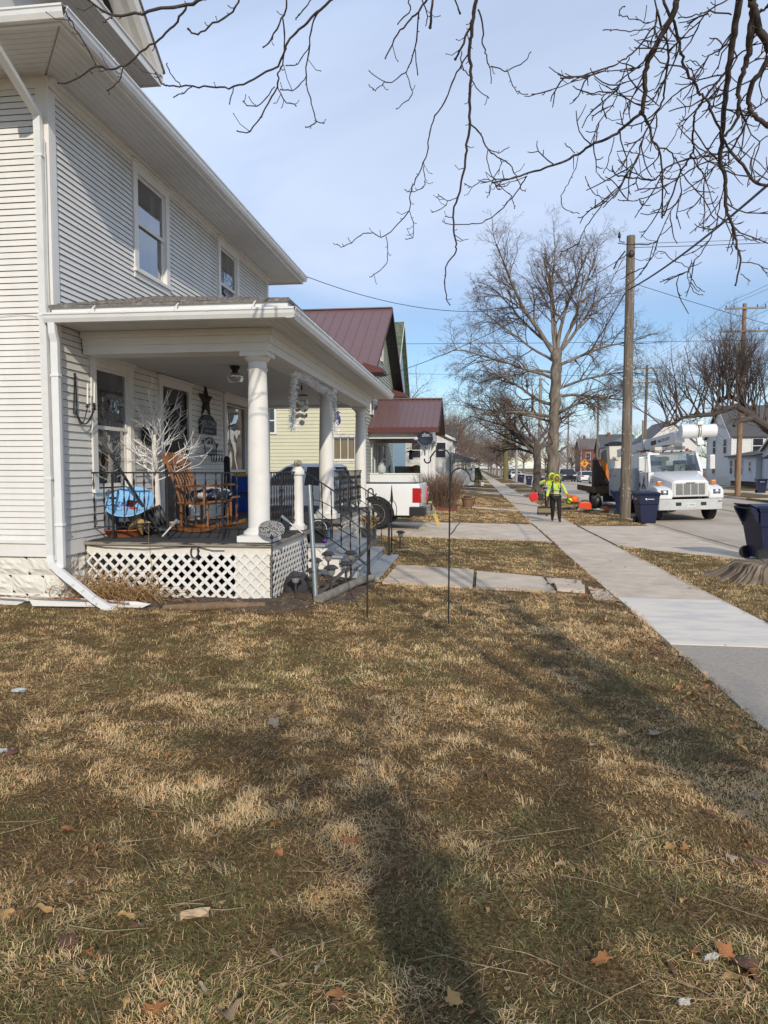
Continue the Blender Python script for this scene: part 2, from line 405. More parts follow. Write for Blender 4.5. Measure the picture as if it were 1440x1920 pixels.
def slab_poly(mb, pts, t=0.10, lift=0.0, sub=1.2):
 """paving slab following the terrain: top outline pts (x, y), skirt t deep"""
 P = []
 n = len(pts)
 for i in range(n):
  a = pts[i]; b = pts[(i + 1) % n]; L = math.hypot(b[0] - a[0], b[1] - a[1]); k = max(1, int(L / sub))
  for j in range(k): P.append((a[0] + (b[0] - a[0]) * j / k, a[1] + (b[1] - a[1]) * j / k))
 top = [(x, y, gz(x, y) + lift) for x, y in P]; bot = [(x, y, z - t) for x, y, z in top]
 m = len(P); c = (sum(p[0] for p in P) / m, sum(p[1] for p in P) / m); c = (c[0], c[1], gz(*c) + lift)
 mb.add(top + bot + [c], [(i, (i + 1) % m, 2 * m) for i in range(m)] + [(i, m + i, m + (i + 1) % m, (i + 1) % m) for i in range(m)])
# public sidewalk: old aggregate slabs, one new pale slab, plain concrete beyond
old = MB()
for y0, y1 in ((-6, -4.5), (-4.5, -3.0), (-3.0, -1.5), (-1.5, 0.0), (0.0, 1.5), (1.5, 2.95), (2.95, 4.42), (4.42, 5.9), (5.9, 7.36)):
 slab_poly(old, [(1.95, y0 + .01), (3.33, y0 + .01), (3.33, y1 - .006), (1.95, y1 - .006)], lift=0.012)
tag(old.build('sidewalk_old_slabs', OLDCONC), kind='structure')
new = MB(); slab_poly(new, [(1.96, 7.37), (3.34, 7.37), (3.34, 10.05), (1.96, 10.05)], lift=0.018, sub=3)
tag(new.build('sidewalk_new_slab', NEWCONC), kind='structure')
sw = MB(); y = 10.06
while y < 420:
 st = 1.52 if y < 90 else 6
 tl = rnd.uniform(-.004, .004)
 slab_poly(sw, [(1.95, y + .006), (3.36, y + .006), (3.36, y + st - .006), (1.95, y + st - .006)], lift=0.012 + tl, sub=3)
 y += st
tag(sw.build('sidewalk', CONC), kind='structure')
# far-side pavement
fs = MB(); y = -20
while y < 420:
 slab_poly(fs, [(20.6, y + .01), (22.0, y + .01), (22.0, y + 2.99), (20.6, y + 2.99)], lift=0.03, sub=4); y += 3
for y in (44.0, 58.5, 75, 98): slab_poly(fs, [(17.25, y), (29, y), (29, y + 3.2), (17.25, y + 4)], lift=0.02, sub=2)
tag(fs.build('far_sidewalk', CONC), kind='structure')
# front walk, driveway, apron
fw = MB()
slab_poly(fw, [(-1.32, 10.22), (-0.02, 10.24), (0.0, 12.05), (-1.30, 12.15)], lift=0.02)
slab_poly(fw, [(0.03, 10.24), (1.16, 10.32), (1.10, 11.74), (0.05, 12.0)], lift=0.014)
slab_poly(fw, [(1.20, 10.5), (1.58, 10.42), (1.66, 11.0), (1.22, 11.15)], lift=0.03)
slab_poly(fw, [(1.14, 11.22), (1.64, 11.10), (1.70, 11.62), (1.16, 11.72)], lift=0.01)
slab_poly(fw, [(1.62, 9.95), (1.9, 9.75), (1.93, 10.7), (1.70, 10.95)], lift=0.018)
tag(fw.build('front_walk', CONC), kind='structure')
dw = MB()
slab_poly(dw, [(-14, 17.1), (-5.0, 17.15), (-5.0, 21.2), (-14, 21.2)], lift=0.015)
slab_poly(dw, [(-4.99, 17.15), (-1.6, 17.25), (-1.45, 21.9), (-2.2, 21.35), (-4.99, 21.2)], lift=0.015)
slab_poly(dw, [(-1.58, 17.25), (0.3, 17.8), (1.45, 18.25), (1.93, 18.1), (1.93, 24.25), (-1.43, 21.92)], lift=0.015)
slab_poly(dw, [(3.38, 17.4), (4.34, 16.3), (5.3, 14.9), (5.86, 14.4), (5.86, 24.55), (4.6, 24.2), (3.38, 24.0)], lift=0.012)
tag(dw.build('driveway', CONC), kind='structure')
# driveways and front walks further along the left side
fd = MB()
for y0, y1, x0 in ((32.1, 33.0, -.5), (52, 55.4, -14), (64.5, 66, -3), (84, 88, -14), (104, 106, -5), (128, 132, -14)):
 slab_poly(fd, [(x0, y0), (1.93, y0), (1.93, y1), (x0, y1)], lift=0.02, sub=3)
for y0, y1 in ((52, 56), (84, 89), (46, 47.4), (64.5, 66), (128, 133)):
 slab_poly(fd, [(3.38, y0), (5.88, y0 - .4), (5.88, y1 + .4), (3.38, y1)], lift=0.03, sub=2)
tag(fd.build('far_driveways', CONC), kind='structure')
# street sheet with crown, gutter pan, joints
rd = MB(); rx = [5.9, 6.5, 8, 9.7, 11.5, 13.3, 15, 16.6, 17.2]; ry = list(range(-40, 60, 4)) + [60, 70, 85, 100, 130, 170, 230, 320, 420, 700]
for y in ry:
 for x in rx: rd.v.append((x, y, gz(min(max(x, 5.95), 17.15), y) + 0.0))
for j in range(len(ry) - 1):
 for i in range(len(rx) - 1): k = j * len(rx) + i; rd.f.append((k, k + 1, k + 1 + len(rx), k + len(rx)))
tag(rd.build('street', ROADM, smooth='all'), kind='structure')
JOINT = mat('dark_joint_filler', (0.07, 0.058, 0.045), 0.9, 0.4, 10)
jn = MB()
def strip(mb, x0, y0, x1, y1, w, lift=0.006, n=8):
 d = Vector((x1 - x0, y1 - y0, 0)).normalized(); p = Vector((-d.y, d.x, 0)) * (w / 2)
 for i in range(n):
  a, b = i / n, (i + 1) / n
  A = Vector((x0 + (x1 - x0) * a, y0 + (y1 - y0) * a, 0)); B = Vector((x0 + (x1 - x0) * b, y0 + (y1 - y0) * b, 0))
  q = [A - p, A + p, B + p, B - p]
  mb.add([(v.x, v.y, gz(min(max(v.x, 5.95), 17.15), v.y) + lift) for v in q], [(0, 1, 2, 3)])
strip(jn, 6.55, -20, 6.55, 120, 0.035, n=60)
strip(jn, 11.55, -20, 11.55, 120, 0.02, n=60)
for y in range(-10, 110, 6): strip(jn, 5.95, y + .7, 17.15, y + .7, 0.02, n=10)
tag(jn.build('street_joints', JOINT), kind='structure')
# cracked slab seams on the drive
cr = MB()
def seam(mb, pts, w=0.03):
 for a, b in zip(pts[:-1], pts[1:]):
  d = Vector((b[0] - a[0], b[1] - a[1], 0)).normalized(); p = Vector((-d.y, d.x, 0)) * (w / 2)
  q = [Vector((*a, 0)) - p, Vector((*a, 0)) + p, Vector((*b, 0)) + p, Vector((*b, 0)) - p]
  mb.add([(v.x, v.y, gz(v.x, v.y) + .022) for v in q], [(0, 1, 2, 3)])
seam(cr, [(-0.6, 18.3), (-0.55, 19.4), (-0.52, 21.0), (-0.45, 22.4)], .035)
seam(cr, [(1.94, 17.0), (1.94, 19), (1.95, 22), (1.94, 24.6)], .05)
seam(cr, [(3.37, 16.6), (3.37, 19), (3.36, 22), (3.38, 24.6)], .05)
tag(cr.build('driveway_joints', JOINT), kind='structure')
YEL = mat('worn_yellow_road_paint', (0.50, 0.36, 0.12), 0.85, 0.25, 6, col2=(0.36, 0.31, 0.24), thr=(0.42, 0.6))
yl = MB()
for s_ in (-.13, .13): strip(yl, 11.62 + s_, -20, 11.62 + s_, 200, 0.10, 0.010, n=80)
tag(yl.build('centre_line', YEL), kind='structure')
kb = MB()
def kerb(x0, x1, y0, y1, side):
 n = max(1, int((y1 - y0) / 4))
 for i in range(n):
  a = y0 + (y1 - y0) * i / n; b = y0 + (y1 - y0) * (i + 1) / n - .012
  za = gz(5.8 if side < 0 else 17.4, a) + .012; zb = gz(5.8 if side < 0 else 17.4, b) + .012
  v = [(x0, a, za - .3), (x1, a, za - .3), (x1, a, za - .012), (x1 - .025 * (1 if side < 0 else 0), a, za), (x0 + .025 * (0 if side < 0 else 1), a, za), (x0, a, za - .012)]
  w = [(p[0], b, p[2] - za + zb) for p in v]
  kb.loft([v, w])
kerb(5.74, 5.915, -20, 14.3, -1); kerb(5.74, 5.915, 24.7, 51.5, -1); kerb(5.74, 5.915, 56.5, 83.5, -1); kerb(5.74, 5.915, 89.5, 300, -1)
kerb(17.185, 17.36, -20, 43.8, 1); kerb(17.185, 17.36, 48.2, 58.3, 1); kerb(17.185, 17.36, 62.7, 300, 1)
tag(kb.build('kerb', CONC), kind='structure')
# bare soil beds: along the porch foot, and a mulch bed by the far porch
sb = MB()
def bed(mb, x0, x1, y0, y1, n=26, h=0.05, seed=1):
 rr = random.Random(seed); N_ = 18; k = int(N_ * max(1, (y1 - y0) / (x1 - x0))) if y1 - y0 > x1 - x0 else 10
 gx = 22; gy = max(6, min(40, k)); o = len(mb.v)
 for j in range(gy + 1):
  for i in range(gx + 1):
   x = x0 + (x1 - x0) * i / gx; y = y0 + (y1 - y0) * j / gy
   e = min(i, gx - i, j, gy - j); q = min(1, e / 2.0)
   mb.v.append((x + rr.uniform(-.03, .03) * (q > 0), y + rr.uniform(-.03, .03) * (q > 0), gz(x, y) + bumps(x, y) * 1.0 - 0.03 + q * (h + 0.02 + rr.uniform(-.012, .02))))
 for j in range(gy):
  for i in range(gx): a = o + j * (gx + 1) + i; mb.f.append((a, a + 1, a + gx + 2, a + gx + 1))
bed(sb, -6.2, -1.7, 7.72, 8.62, h=.035); bed(sb, -2.5, -1.35, 8.5, 10.5, h=.03, seed=4)
tag(sb.build('soil_bed', SOIL, smooth='all'), kind='structure')
MULCH = mat('red_brown_mulch', (0.20, 0.065, 0.03), 0.95, 0.5, 20, 1.5, 40)
mb_ = MB(); bed(mb_, -2.4, -0.7, 28.2, 34.0, h=.06, seed=9)
tag(mb_.build('mulch_bed', MULCH, smooth='all'), kind='structure')

# ------------------------------------------------------------------ grass blades: nobody could count them, one object
def blocked(X, Y):
 b = (X < -4.75) & (Y > 7.92) & (Y < 17.0)
 b |= (X > -5) & (X < -2.42) & (Y > 8.5) & (Y < 17.2)
 b |= (X > -2.5) & (X < -1.42) & (Y > 10.35) & (Y < 13.7)
 b |= (X > -1.3) & (X < 1.1) & (Y > 10.31) & (Y < 11.95 - (X > 0) * .1)
 b |= (X > 1.1) & (X < 1.95) & (Y > 10.15) & (Y < 11.6)
 b |= (X > 1.955 + .085 * vnoise(X, Y, 5, 31) ** 2) & (X < 3.335 - .10 * vnoise(X, Y, 5, 32) ** 2)
 b |= (X < 1.95) & (Y > 17.2 + np.clip((X + 1.9) * .3, 0, 1)) & (Y < 21.3 + np.clip((X + 2) * .73, 0, 3))
 b |= (X > 3.3) & (Y > 17.4 - (X - 3.35) * 1.25) & (Y < 24.1 + (X - 3.35) * .2)
 b |= (X > 5.76)
 b |= (X < -2.6) & (Y > 29.5)
 b |= (X < 1.95) & (Y > 32.1) & (Y < 33.2)
 b |= (X < -0.7) & (Y > 28.2) & (Y < 34)
 return b
def make_grass(N, seed):
 g = np.random.default_rng(seed)
 u = g.random(N); p = 0.62
 y0, y1 = 0.95, 46.0
 Y = (y0 ** p + u * (y1 ** p - y0 ** p)) ** (1 / p)
 lo, hi = -0.76 * Y - 0.6, 0.47 * Y + 0.9
 X = lo + g.random(N) * (hi - lo)
 big = vnoise(X, Y, 0.55, 1); mid = vnoise(X, Y, 2.1, 2); fine = vnoise(X, Y, 8.0, 3); tuft = vnoise(X, Y, 14.0, 4)
 soil = ((Y > 7.75) & (Y < 8.6) & (X < -1.8)) | ((X > -2.5) & (X < -1.5) & (Y > 8.4) & (Y < 10.5))
 keep = ~blocked(X, Y) & (g.random(N) < np.where(.35 * fine + .25 * mid + .4 * vnoise(X, Y, 19, 23) < 0.40, 0.5, 1.0)) & ~(soil & (g.random(N) < .9))
 X, Y, big, mid, fine, tuft = (a[keep] for a in (X, Y, big, mid, fine, tuft)); n = len(X)
 edge = np.minimum(np.abs(X - 1.95), np.abs(X - 3.34))
 straw = np.clip(0.2 + 1.2 * (0.5 * mid + 0.3 * fine + .2 * g.random(n)), 0, 1)
 green = np.clip((big * .3 + vnoise(X, Y, 1.7, 6) * .4 + vnoise(X, Y, 5, 16) * .3 - 0.535 + .09 * (Y < 3.4)) * 3.6, 0, 0.85)
 green = np.maximum(green, np.clip(1 - np.abs(Y - 15.5) / 4.0, 0, 1) * (X < 1.9) * .45 + (X > 3.3) * (Y < 18) * .35)
 blot = vnoise(X, Y, 1.1, 11) * .2 + vnoise(X, Y, 3.1, 12) * .4 + vnoise(X, Y, 8, 13) * .4
 isg = g.random(n) < green * .8
 pale = (~isg) & (tuft * .6 + mid * .4 > 0.60) & (g.random(n) < .75)
 pale &= blot > .44
 dark = (~isg) & (~pale) & (g.random(n) < np.clip(.26 + (.47 - blot) * 4 + .20 * np.clip((4.5 - Y) / 2, 0, 1), .08, .75))
 base = np.array([0.80, 0.535, 0.26])[None] * (0.5 + 0.62 * straw[:, None])
 C = base.copy()
 C[isg] = np.array([0.23, 0.225, 0.085]) * (0.6 + .9 * g.random((isg.sum(), 1)))
 C[pale] = np.array([0.78, 0.57, 0.31]) * (0.75 + .4 * g.random((pale.sum(), 1)))
 C[dark] = np.array([0.25, 0.155, 0.075]) * (0.4 + 1.0 * g.random((dark.sum(), 1)))
 C *= (0.9 + .2 * g.random((n, 3))) * np.clip(.93 + (blot[:, None] - .45) * 1.1, .78, 1.2)
 ln = g.uniform(.017, .042, n) * (1 + .12 * np.minimum(Y, 20) / 6) * (1 + .3 * pale) * np.where(edge < .12, 1.25, 1)
 ln *= .5 + 1.0 * (.6 * vnoise(X, Y, 10, 21) + .4 * vnoise(X, Y, 24, 22))
 long = g.random(n) < .010; ln = np.where(long, ln * 2.4, ln)
 wd = g.uniform(.0007, .00145, n) * (1 + np.minimum(Y, 40) / 3.2) * (1 + .15 * pale)
 flow = vnoise(X, Y, 1.7, 8) * 9.0 + vnoise(X, Y, 6.0, 9) * 4
 az = flow + g.normal(0, 1.3, n)
 el = np.clip(g.normal(0.48, .36, n) + .12 * pale + .10 * isg, 0.02, 1.35)
 el = np.where(long, np.clip(el * .5, .05, .5), el)
 dx, dy = np.cos(az), np.sin(az)
 zb = np.array([gz(a, b) for a, b in zip(X, Y)])
 bz = np.array([bumps(a, b) for a, b in zip(X, Y)]) * np.where(X < 1.9, np.clip((1.9 - X) * .8, 0, 1), .7) + np.where(X > 3.3, .02, 0)
 Z = zb + bz + g.uniform(-.004, .012, n) + np.where(pale, .008, 0)
 px, py = -dy, dx
 V = np.empty((n, 5, 3), np.float32)
 h1 = ln * .55; droop = g.uniform(.35, .95, n)
 r1 = np.cos(el) * h1; z1 = np.sin(el) * h1
 r2 = r1 + np.cos(el * (1 - droop)) * (ln - h1); z2 = z1 + np.sin(el * (1 - droop) - .25 * droop) * (ln - h1)
 curl = g.normal(0, .7, n) * (ln - h1)
 for k, (rr_, zz, ww, cu) in enumerate(((0 * r1, 0 * z1, -.5, 0), (0 * r1, 0 * z1, .5, 0), (r1, z1, .45, 0), (r1, z1, -.45, 0), (r2, z2, 0, 1))):
  V[:, k, 0] = X + dx * rr_ + px * (wd * ww + curl * cu); V[:, k, 1] = Y + dy * rr_ + py * (wd * ww + curl * cu); V[:, k, 2] = Z + zz
 me = bpy.data.meshes.new('grass')
 me.vertices.add(n * 5); me.vertices.foreach_set('co', V.ravel())
 idx = (np.arange(n)[:, None] * 5 + np.array([0, 1, 2, 3, 3, 2, 4])[None]).astype(np.int32)
 me.loops.add(n * 7); me.loops.foreach_set('vertex_index', idx.ravel())
 me.polygons.add(n * 2)
 ls = (np.arange(n)[:, None] * 7 + np.array([0, 4])[None]).astype(np.int32)
 me.polygons.foreach_set('loop_start', ls.ravel())
 try: me.polygons.foreach_set('loop_total', np.tile(np.array([4, 3], np.int32), n))
 except Exception: pass
 at_ = me.attributes.new('Col', 'FLOAT_COLOR', 'POINT')
 cc = np.ones((n, 5, 4), np.float32); cc[:, :, :3] = C[:, None, :]
 at_.data.foreach_set('color', cc.ravel())
 me.update(calc_edges=True); me.validate()
 me.materials.append(attr_mat('grass_blade', 0.75, 0.2, 0.15))
 o = bpy.data.objects.new('grass', me); COL.objects.link(o)
 return tag(o, 'dormant straw and olive lawn grass lying matted in tufts', 'grass', kind='stuff')
make_grass(1600000, 5)
# ================================================================== MAIN HOUSE
WX, WY = -4.92, 7.95            # street wall plane, near wall plane
house = thing('white_house', 'two storey white clapboard house with a columned front porch', 'house', (-7, 12, 0))
def siding(mb, o, ud, nd, L, z0, z1, ex, holes=(), out=0.018, gap=.0042, shade_sheet=None):
 """lapped boards with an open joint under each, dark sheet behind so the joint reads as shade; holes = (u0,u1,z0,z1)"""
 o = Vector(o); ud = Vector(ud); nd = Vector(nd); n = max(1, round((z1 - z0) / ex)); ex = (z1 - z0) / n
 for k in range(n):
  a = z0 + k * ex; b = a + ex; c = (a + b) / 2
  cuts = sorted([(h[0], h[1]) for h in holes if h[2] < c < h[3]]); segs = []; u = 0
  for h0, h1 in cuts:
   if h0 > u: segs.append((u, h0))
   u = max(u, h1)
  if u < L: segs.append((u, L))
  for s0, s1 in segs:
   m = max(1, int((s1 - s0) / 3.1)); js = [s0 + (s1 - s0) * i / m for i in range(m + 1)]
   for i in range(m):
    e0 = js[i] + (0.001 if i else 0); e1 = js[i + 1]
    oo = out + rnd.uniform(-.0018, .0018)
    P = [o + ud * e + nd * d + Vector((0, 0, z)) for e in (e0, e1) for d, z in ((oo, a + gap), (0.002, b), (0.0, a + gap + .004))]
    mb.add(P, [(0, 3, 4, 1), (0, 2, 5, 3), (0, 1, 2), (3, 5, 4)])
  # backing sheet
  for s0, s1 in segs:
   P = [o + ud * s0 + Vector((0, 0, a)), o + ud * s1 + Vector((0, 0, a)), o + ud * s1 + Vector((0, 0, b)), o + ud * s0 + Vector((0, 0, b))]
   (mb if shade_sheet is None else shade_sheet).add([p - nd * (.003 if shade_sheet is None else .03) for p in P], [(0, 1, 2, 3)])
def window(par, o, ud, nd, w, h, tr=0.13, mid=True, frame_m=None, sash_m=None, curtain=0.0, head=0.03, cur_m=None, glass_m=None, rail=0.5, bars=0, extra=None):
 """double-hung window: part 'window' (its trim) > sash, pane, curtain"""
 o = Vector(o); ud = Vector(ud); nd = Vector(nd); Z = Vector((0, 0, 1)); fm = frame_m or TRIM
 def bx(mb, u0, u1, z0, z1, d0, d1):
  P = [o + ud * u + Z * z + nd * d for d in (d0, d1) for u, z in ((u0, z0), (u1, z0), (u1, z1), (u0, z1))]
  mb.add(P, [(0, 1, 2, 3), (7, 6, 5, 4), (0, 4, 5, 1), (1, 5, 6, 2), (2, 6, 7, 3), (3, 7, 4, 0)])
 t = MB(); bx(t, -tr, 0, -.02, h, -.07, .034); bx(t, w, w + tr, -.02, h, -.07, .034)
 bx(t, -tr - .012, w + tr + .012, h, h + tr, -.07, .038); bx(t, -tr - head, w + tr + head, h + tr, h + tr + .035, -.05, .07)
 bx(t, -tr - .02, w + tr + .02, -.065, -.02, -.07, .06); bx(t, -tr, w + tr, -.15, -.065, -.02, .030)
 tr_o = t.build('window', fm, par)
 s = MB(); e = .05
 for z0, z1, d in ((0, h * rail + .02, -.045), (h * rail - .02, h, -.02)):
  bx(s, 0, e, z0, z1, d - .02, d + .012); bx(s, w - e, w, z0, z1, d - .02, d + .012)
  bx(s, e, w - e, z0, z0 + e, d - .02, d + .010); bx(s, e, w - e, z1 - e * .7, z1, d - .02, d + .010)
  for k in range(bars):
   u = w * (k + 1) / (bars + 1); bx(s, u - .015, u + .015, z0 + e, z1 - e * .7, d - .015, d + .008)
 s.build('sash', sash_m or fm, tr_o)
 g = MB()
 for z0, z1, d in ((0, h * rail + .01, -.046), (h * rail - .01, h, -.022)):
  P = [o + ud * u + Z * z + nd * d for u, z in ((e * .6, z0 + .01), (w - e * .6, z0 + .01), (w - e * .6, z1 - .01), (e * .6, z1 - .01))]
  g.add(P, [(0, 1, 2, 3)])
 g.build('pane', glass_m or GLASS, tr_o, fix=False)
 c = MB(); nseg = 40
 def drape(u0, u1, z0, z1, d):
  n_ = max(4, int((u1 - u0) / .025)); o_ = len(c.v)
  for i in range(n_ + 1):
   u = u0 + (u1 - u0) * i / n_; dd = d + .018 * math.sin(i * 1.9) + .01 * math.sin(i * .7)
   c.v.append(tuple(o + ud * u + Z * z0 + nd * dd)); c.v.append(tuple(o + ud * u + Z * z1 + nd * dd))
  for i in range(n_): a = o_ + 2 * i; c.f.append((a, a + 2, a + 3, a + 1))
 if curtain: drape(-.02, w * curtain, -.02, h, -.16); drape(w * (1 - curtain), w + .02, -.02, h, -.16)
 else: drape(-.02, w * .12, -.02, h, -.16)
 c.build('curtain', cur_m or CURTAIN, tr_o, smooth='all', fix=False)
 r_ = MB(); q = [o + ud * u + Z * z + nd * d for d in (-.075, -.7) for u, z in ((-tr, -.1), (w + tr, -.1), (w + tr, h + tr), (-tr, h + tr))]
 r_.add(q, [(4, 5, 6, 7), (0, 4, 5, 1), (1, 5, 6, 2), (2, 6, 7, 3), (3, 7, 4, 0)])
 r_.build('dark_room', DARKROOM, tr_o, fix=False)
 return tr_o
UY = (0, 1, 0); NX = (1, 0, 0)
def wy(y): return y - WY
holes = [(wy(9.98), wy(11.22), 4.40, 6.02), (wy(13.42), wy(14.66), 4.40, 6.02), (wy(8.70), wy(9.90), 1.20, 3.05), (wy(10.72), wy(12.0), .72, 3.06), (wy(13.62), wy(15.32), 1.42, 3.05)]
FARY = 16.78
JOINT_SHADE = MB(); w1 = MB(); siding(w1, (WX, WY, 0), UY, NX, FARY - WY, .57, 3.12, .095, holes, shade_sheet=JOINT_SHADE); siding(w1, (WX, WY, 0), UY, NX, FARY - WY, 3.12, 6.02, .071, holes, shade_sheet=JOINT_SHADE)
w1.build('street_wall', WHITE, house)
w2 = MB(); siding(w2, (WX, WY, 0), (-1, 0, 0), (0, -1, 0), 8.5, .76, 6.002, .071, [], shade_sheet=JOINT_SHADE, gap=.0032)
w2.build('side_wall', WHITE, house); JOINT_SHADE.build('joint_shade_sheet', DARKROOM, house, fix=False)  # near-black sheet added so the open board joints look shaded
w3 = MB(); w3.box(-13.4, WX - .01, FARY - .02, FARY, 0, 6.1); w3.box(-13.4, -13.38, WY, FARY, 0, 6.1); w3.build('rear_wall', WHITE, house)
cb = MB()
cb.box(WX - .13, WX + .026, WY - .026, WY, .58, 6.0); cb.box(WX + .0005, WX + .026, WY + .0005, WY + .12, .58, 6.0)
cb.box(WX + .0005, WX + .026, FARY - .12, FARY + .02, .58, 6.02)
cb.box(-13.4, WX + .03, WY - .035, WY - .0005, .575, .76); cb.box(-13.4, WX + .05, WY - .06, WY - .036, .735, .775)
cb.box(WX + .001, WX + .03, WY + .121, 8.47, .575, .75)
cb.box(-13.4, WX + .022, WY - .024, WY - .0005, 6.0, 6.13); cb.box(WX + .001, WX + .024, WY + .001, FARY, 6.02, 6.13)
cb.box(WX + .025, WX + .075, WY, FARY, 6.085, 6.128)
cb.build('corner_board', TRIM, house, bevel=.004)
# rock-faced block foundation
fb = MB(); rr = random.Random(3)
def block_face(mb, o, ud, nd, L, z0, z1, rows, bl=.42):
 o = Vector(o); ud = Vector(ud); nd = Vector(nd); hh = (z1 - z0) / rows
 for r_ in range(rows):
  u = -(bl / 2) * (r_ % 2)
  while u < L:
   a, b = max(0, u) + .006, min(L, u + bl) - .006
   if b > a + .03:
    NXX, NZ = 9, 6; base = len(mb.v)
    for j in range(NZ + 1):
     for i in range(NXX + 1):
      e = min(i, NXX - i, j, NZ - j); d = 0.0 if e == 0 else (.012 if e == 1 else .026) + rr.uniform(-.008, .013)
      mb.v.append(tuple(o + ud * (a + (b - a) * i / NXX) + Vector((0, 0, z0 + r_ * hh + .005 + (hh - .01) * j / NZ)) + nd * d))
    for j in range(NZ):
     for i in range(NXX): q = base + j * (NXX + 1) + i; mb.f.append((q, q + 1, q + NXX + 2, q + NXX + 1))
   u += bl
 P = [o + ud * u + Vector((0, 0, z)) for u, z in ((0, z0), (L, z0), (L, z1), (0, z1))]; mb.add(P, [(0, 1, 2, 3)])
block_face(fb, (WX, WY + .01, 0), (-1, 0, 0), (0, -1, 0), 8.5, -.1, .572, 3)
block_face(fb, (WX - .01, WY, 0), UY, NX, 8.8, -.1, .572, 3)
fb.build('foundation', BLOCK, house)
# soffit boards, fascia, gutters
EX, EYN, EYF = -4.20, 7.07, 17.35
so = MB(); wB = .088
n_ = int((EX - WX) / wB) + 1
for k in range(n_):
 x1 = EX - k * wB; x0 = max(WX - .02, x1 - wB + .005)
 ys_ = EYN + k * wB * (WY - EYN) / (EX - WX)
 so.prism([(x0, min(WY, ys_ + wB * 1.2), 6.13), (x1, ys_, 6.13), (x1, EYF - .05, 6.13), (x0, EYF - .05, 6.13)], (0, 0, .02))
n2 = int((WY - EYN) / wB) + 1
for k in range(n2):
 y0 = EYN + k * wB; y1 = min(WY + .02, y0 + wB - .005); xe = EX - k * wB * (EX - WX) / (WY - EYN) - .02
 so.prism([(-13.4, y0, 6.129), (xe, y0, 6.129), (xe - wB * .85, y1, 6.129), (-13.4, y1, 6.129)], (0, 0, .02))
so.box(-13.4, EX - .02, FARY, EYF - .05, 6.128, 6.148)
so.box(-13.4, EX - .01, EYN + .01, EYF - .06, 6.153, 6.165)
so.build('soffit', SOFFIT, house, fix=True)
ft = MB(); ft.box(EX, EX + .022, EYN - .02, EYF - .04, 6.10, 6.27); ft.box(-13.4, EX + .022, EYN - .045, EYN - .021, 6.10, 6.27); ft.box(-13.4, EX + .02, EYF - .039, EYF - .015, 6.10, 6.27)
ft.build('fascia', TRIM, house, bevel=.003)
def gutter(mb, a, b, outd, hgt=.115, dep=.11):
 """K-style eaves gutter from a to b (top inner edge), outd = outward unit vector"""
 a = Vector(a); b = Vector(b); o = Vector(outd)
 prof = [(0, 0), (dep, 0), (dep, -.02), (dep - .012, -.03), (dep - .02, -hgt * .6), (dep - .045, -hgt), (0, -hgt), (0, -hgt + .004), (dep - .046, -hgt + .004), (dep - .024, -hgt * .58), (dep - .016, -.028), (dep - .004, -.004), (.0, -.004)]
 mb.loft([[a + o * d + Vector((0, 0, z)) for d, z in prof], [b + o * d + Vector((0, 0, z)) for d, z in prof]])
 L = (b - a).length; n = int(L / .9)
 for i in range(1, n):
  p = a + (b - a) * (i / n); t_ = (b - a).normalized() * .012
  mb.prism([p + o * d + Vector((0, 0, z)) - t_ for d, z in ((dep + .002, .004), (dep + .002, -.025), (-.01, .012))], t_ * 2)
gt = MB(); gutter(gt, (EX + .024, EYN - .10, 6.24), (EX + .024, EYF, 6.27), (1, 0, 0)); gutter(gt, (-13.4, EYN - .047, 6.24), (EX + .10, EYN - .047, 6.24), (0, -1, 0))
gt.build('gutter', GUTTER, house)
rf = MB(); th = R(34); rise = 4.2 * math.tan(th)
rv = [(EX + .06, EYN - .07, 6.26), (EX + .06, EYF + .02, 6.28), (-13.4, EYF + .02, 6.28), (-13.4, EYN - .07, 6.26), (EX + .06 - 4.2, EYN - .07 + 5.1, 6.27 + rise), (-9.2, EYN - .07 + 5.1, 6.27 + rise)]
rf.add(rv + [(p[0], p[1], p[2] + .035) for p in rv], [(6, 7, 10), (7, 8, 11, 10), (8, 9, 11), (9, 6, 10, 11), (0, 1, 7, 6), (3, 0, 6, 9), (1, 2, 8, 7), (2, 3, 9, 8)])
rf.build('roof', SHINGLE, house)
# front dormer with closed pediment
dm = thing('dummy', None, None); bpy.data.objects.remove(dm)
DX, DY0, DY1, DZ = -4.90, 7.3, 10.92, 7.56; ym = (DY0 + DY1) / 2; dsl = .72
d1 = MB(); d1.box(-8.5, DX - .5, DY0 + .45, DY1 - .45, 6.6, DZ); d1.prism([(DX - .34, DY0 + .3, DZ + .12), (DX - .34, DY1 - .3, DZ + .12), (DX - .34, ym, DZ + .12 + (ym - DY0 - .3) * dsl)], (-3, 0, 0))
do = d1.build('dormer', WHITE, house)
d2 = MB()
for k in range(6): x1 = DX - k * .087; d2.box(x1 - .082, x1, DY0, DY1, DZ, DZ + .018)
for k in range(6):
 for yy, s_ in ((DY0, 1), (DY1, -1)): y1 = yy + s_ * k * .087; d2.box(-8.0, DX - .53, min(y1, y1 + s_ * .082), max(y1, y1 + s_ * .082), DZ + .001, DZ + .019)
d2.box(DX, DX + .03, DY0 - .03, DY1 + .03, DZ - .02, DZ + .10); d2.box(-8, DX + .028, DY1 + .001, DY1 + .03, DZ - .018, DZ + .10); d2.box(-8, DX + .028, DY0 - .03, DY0 - .001, DZ - .018, DZ + .10)
d2.box(DX - .3, DX + .05, DY0 - .04, DY1 + .04, DZ + .101, DZ + .125)
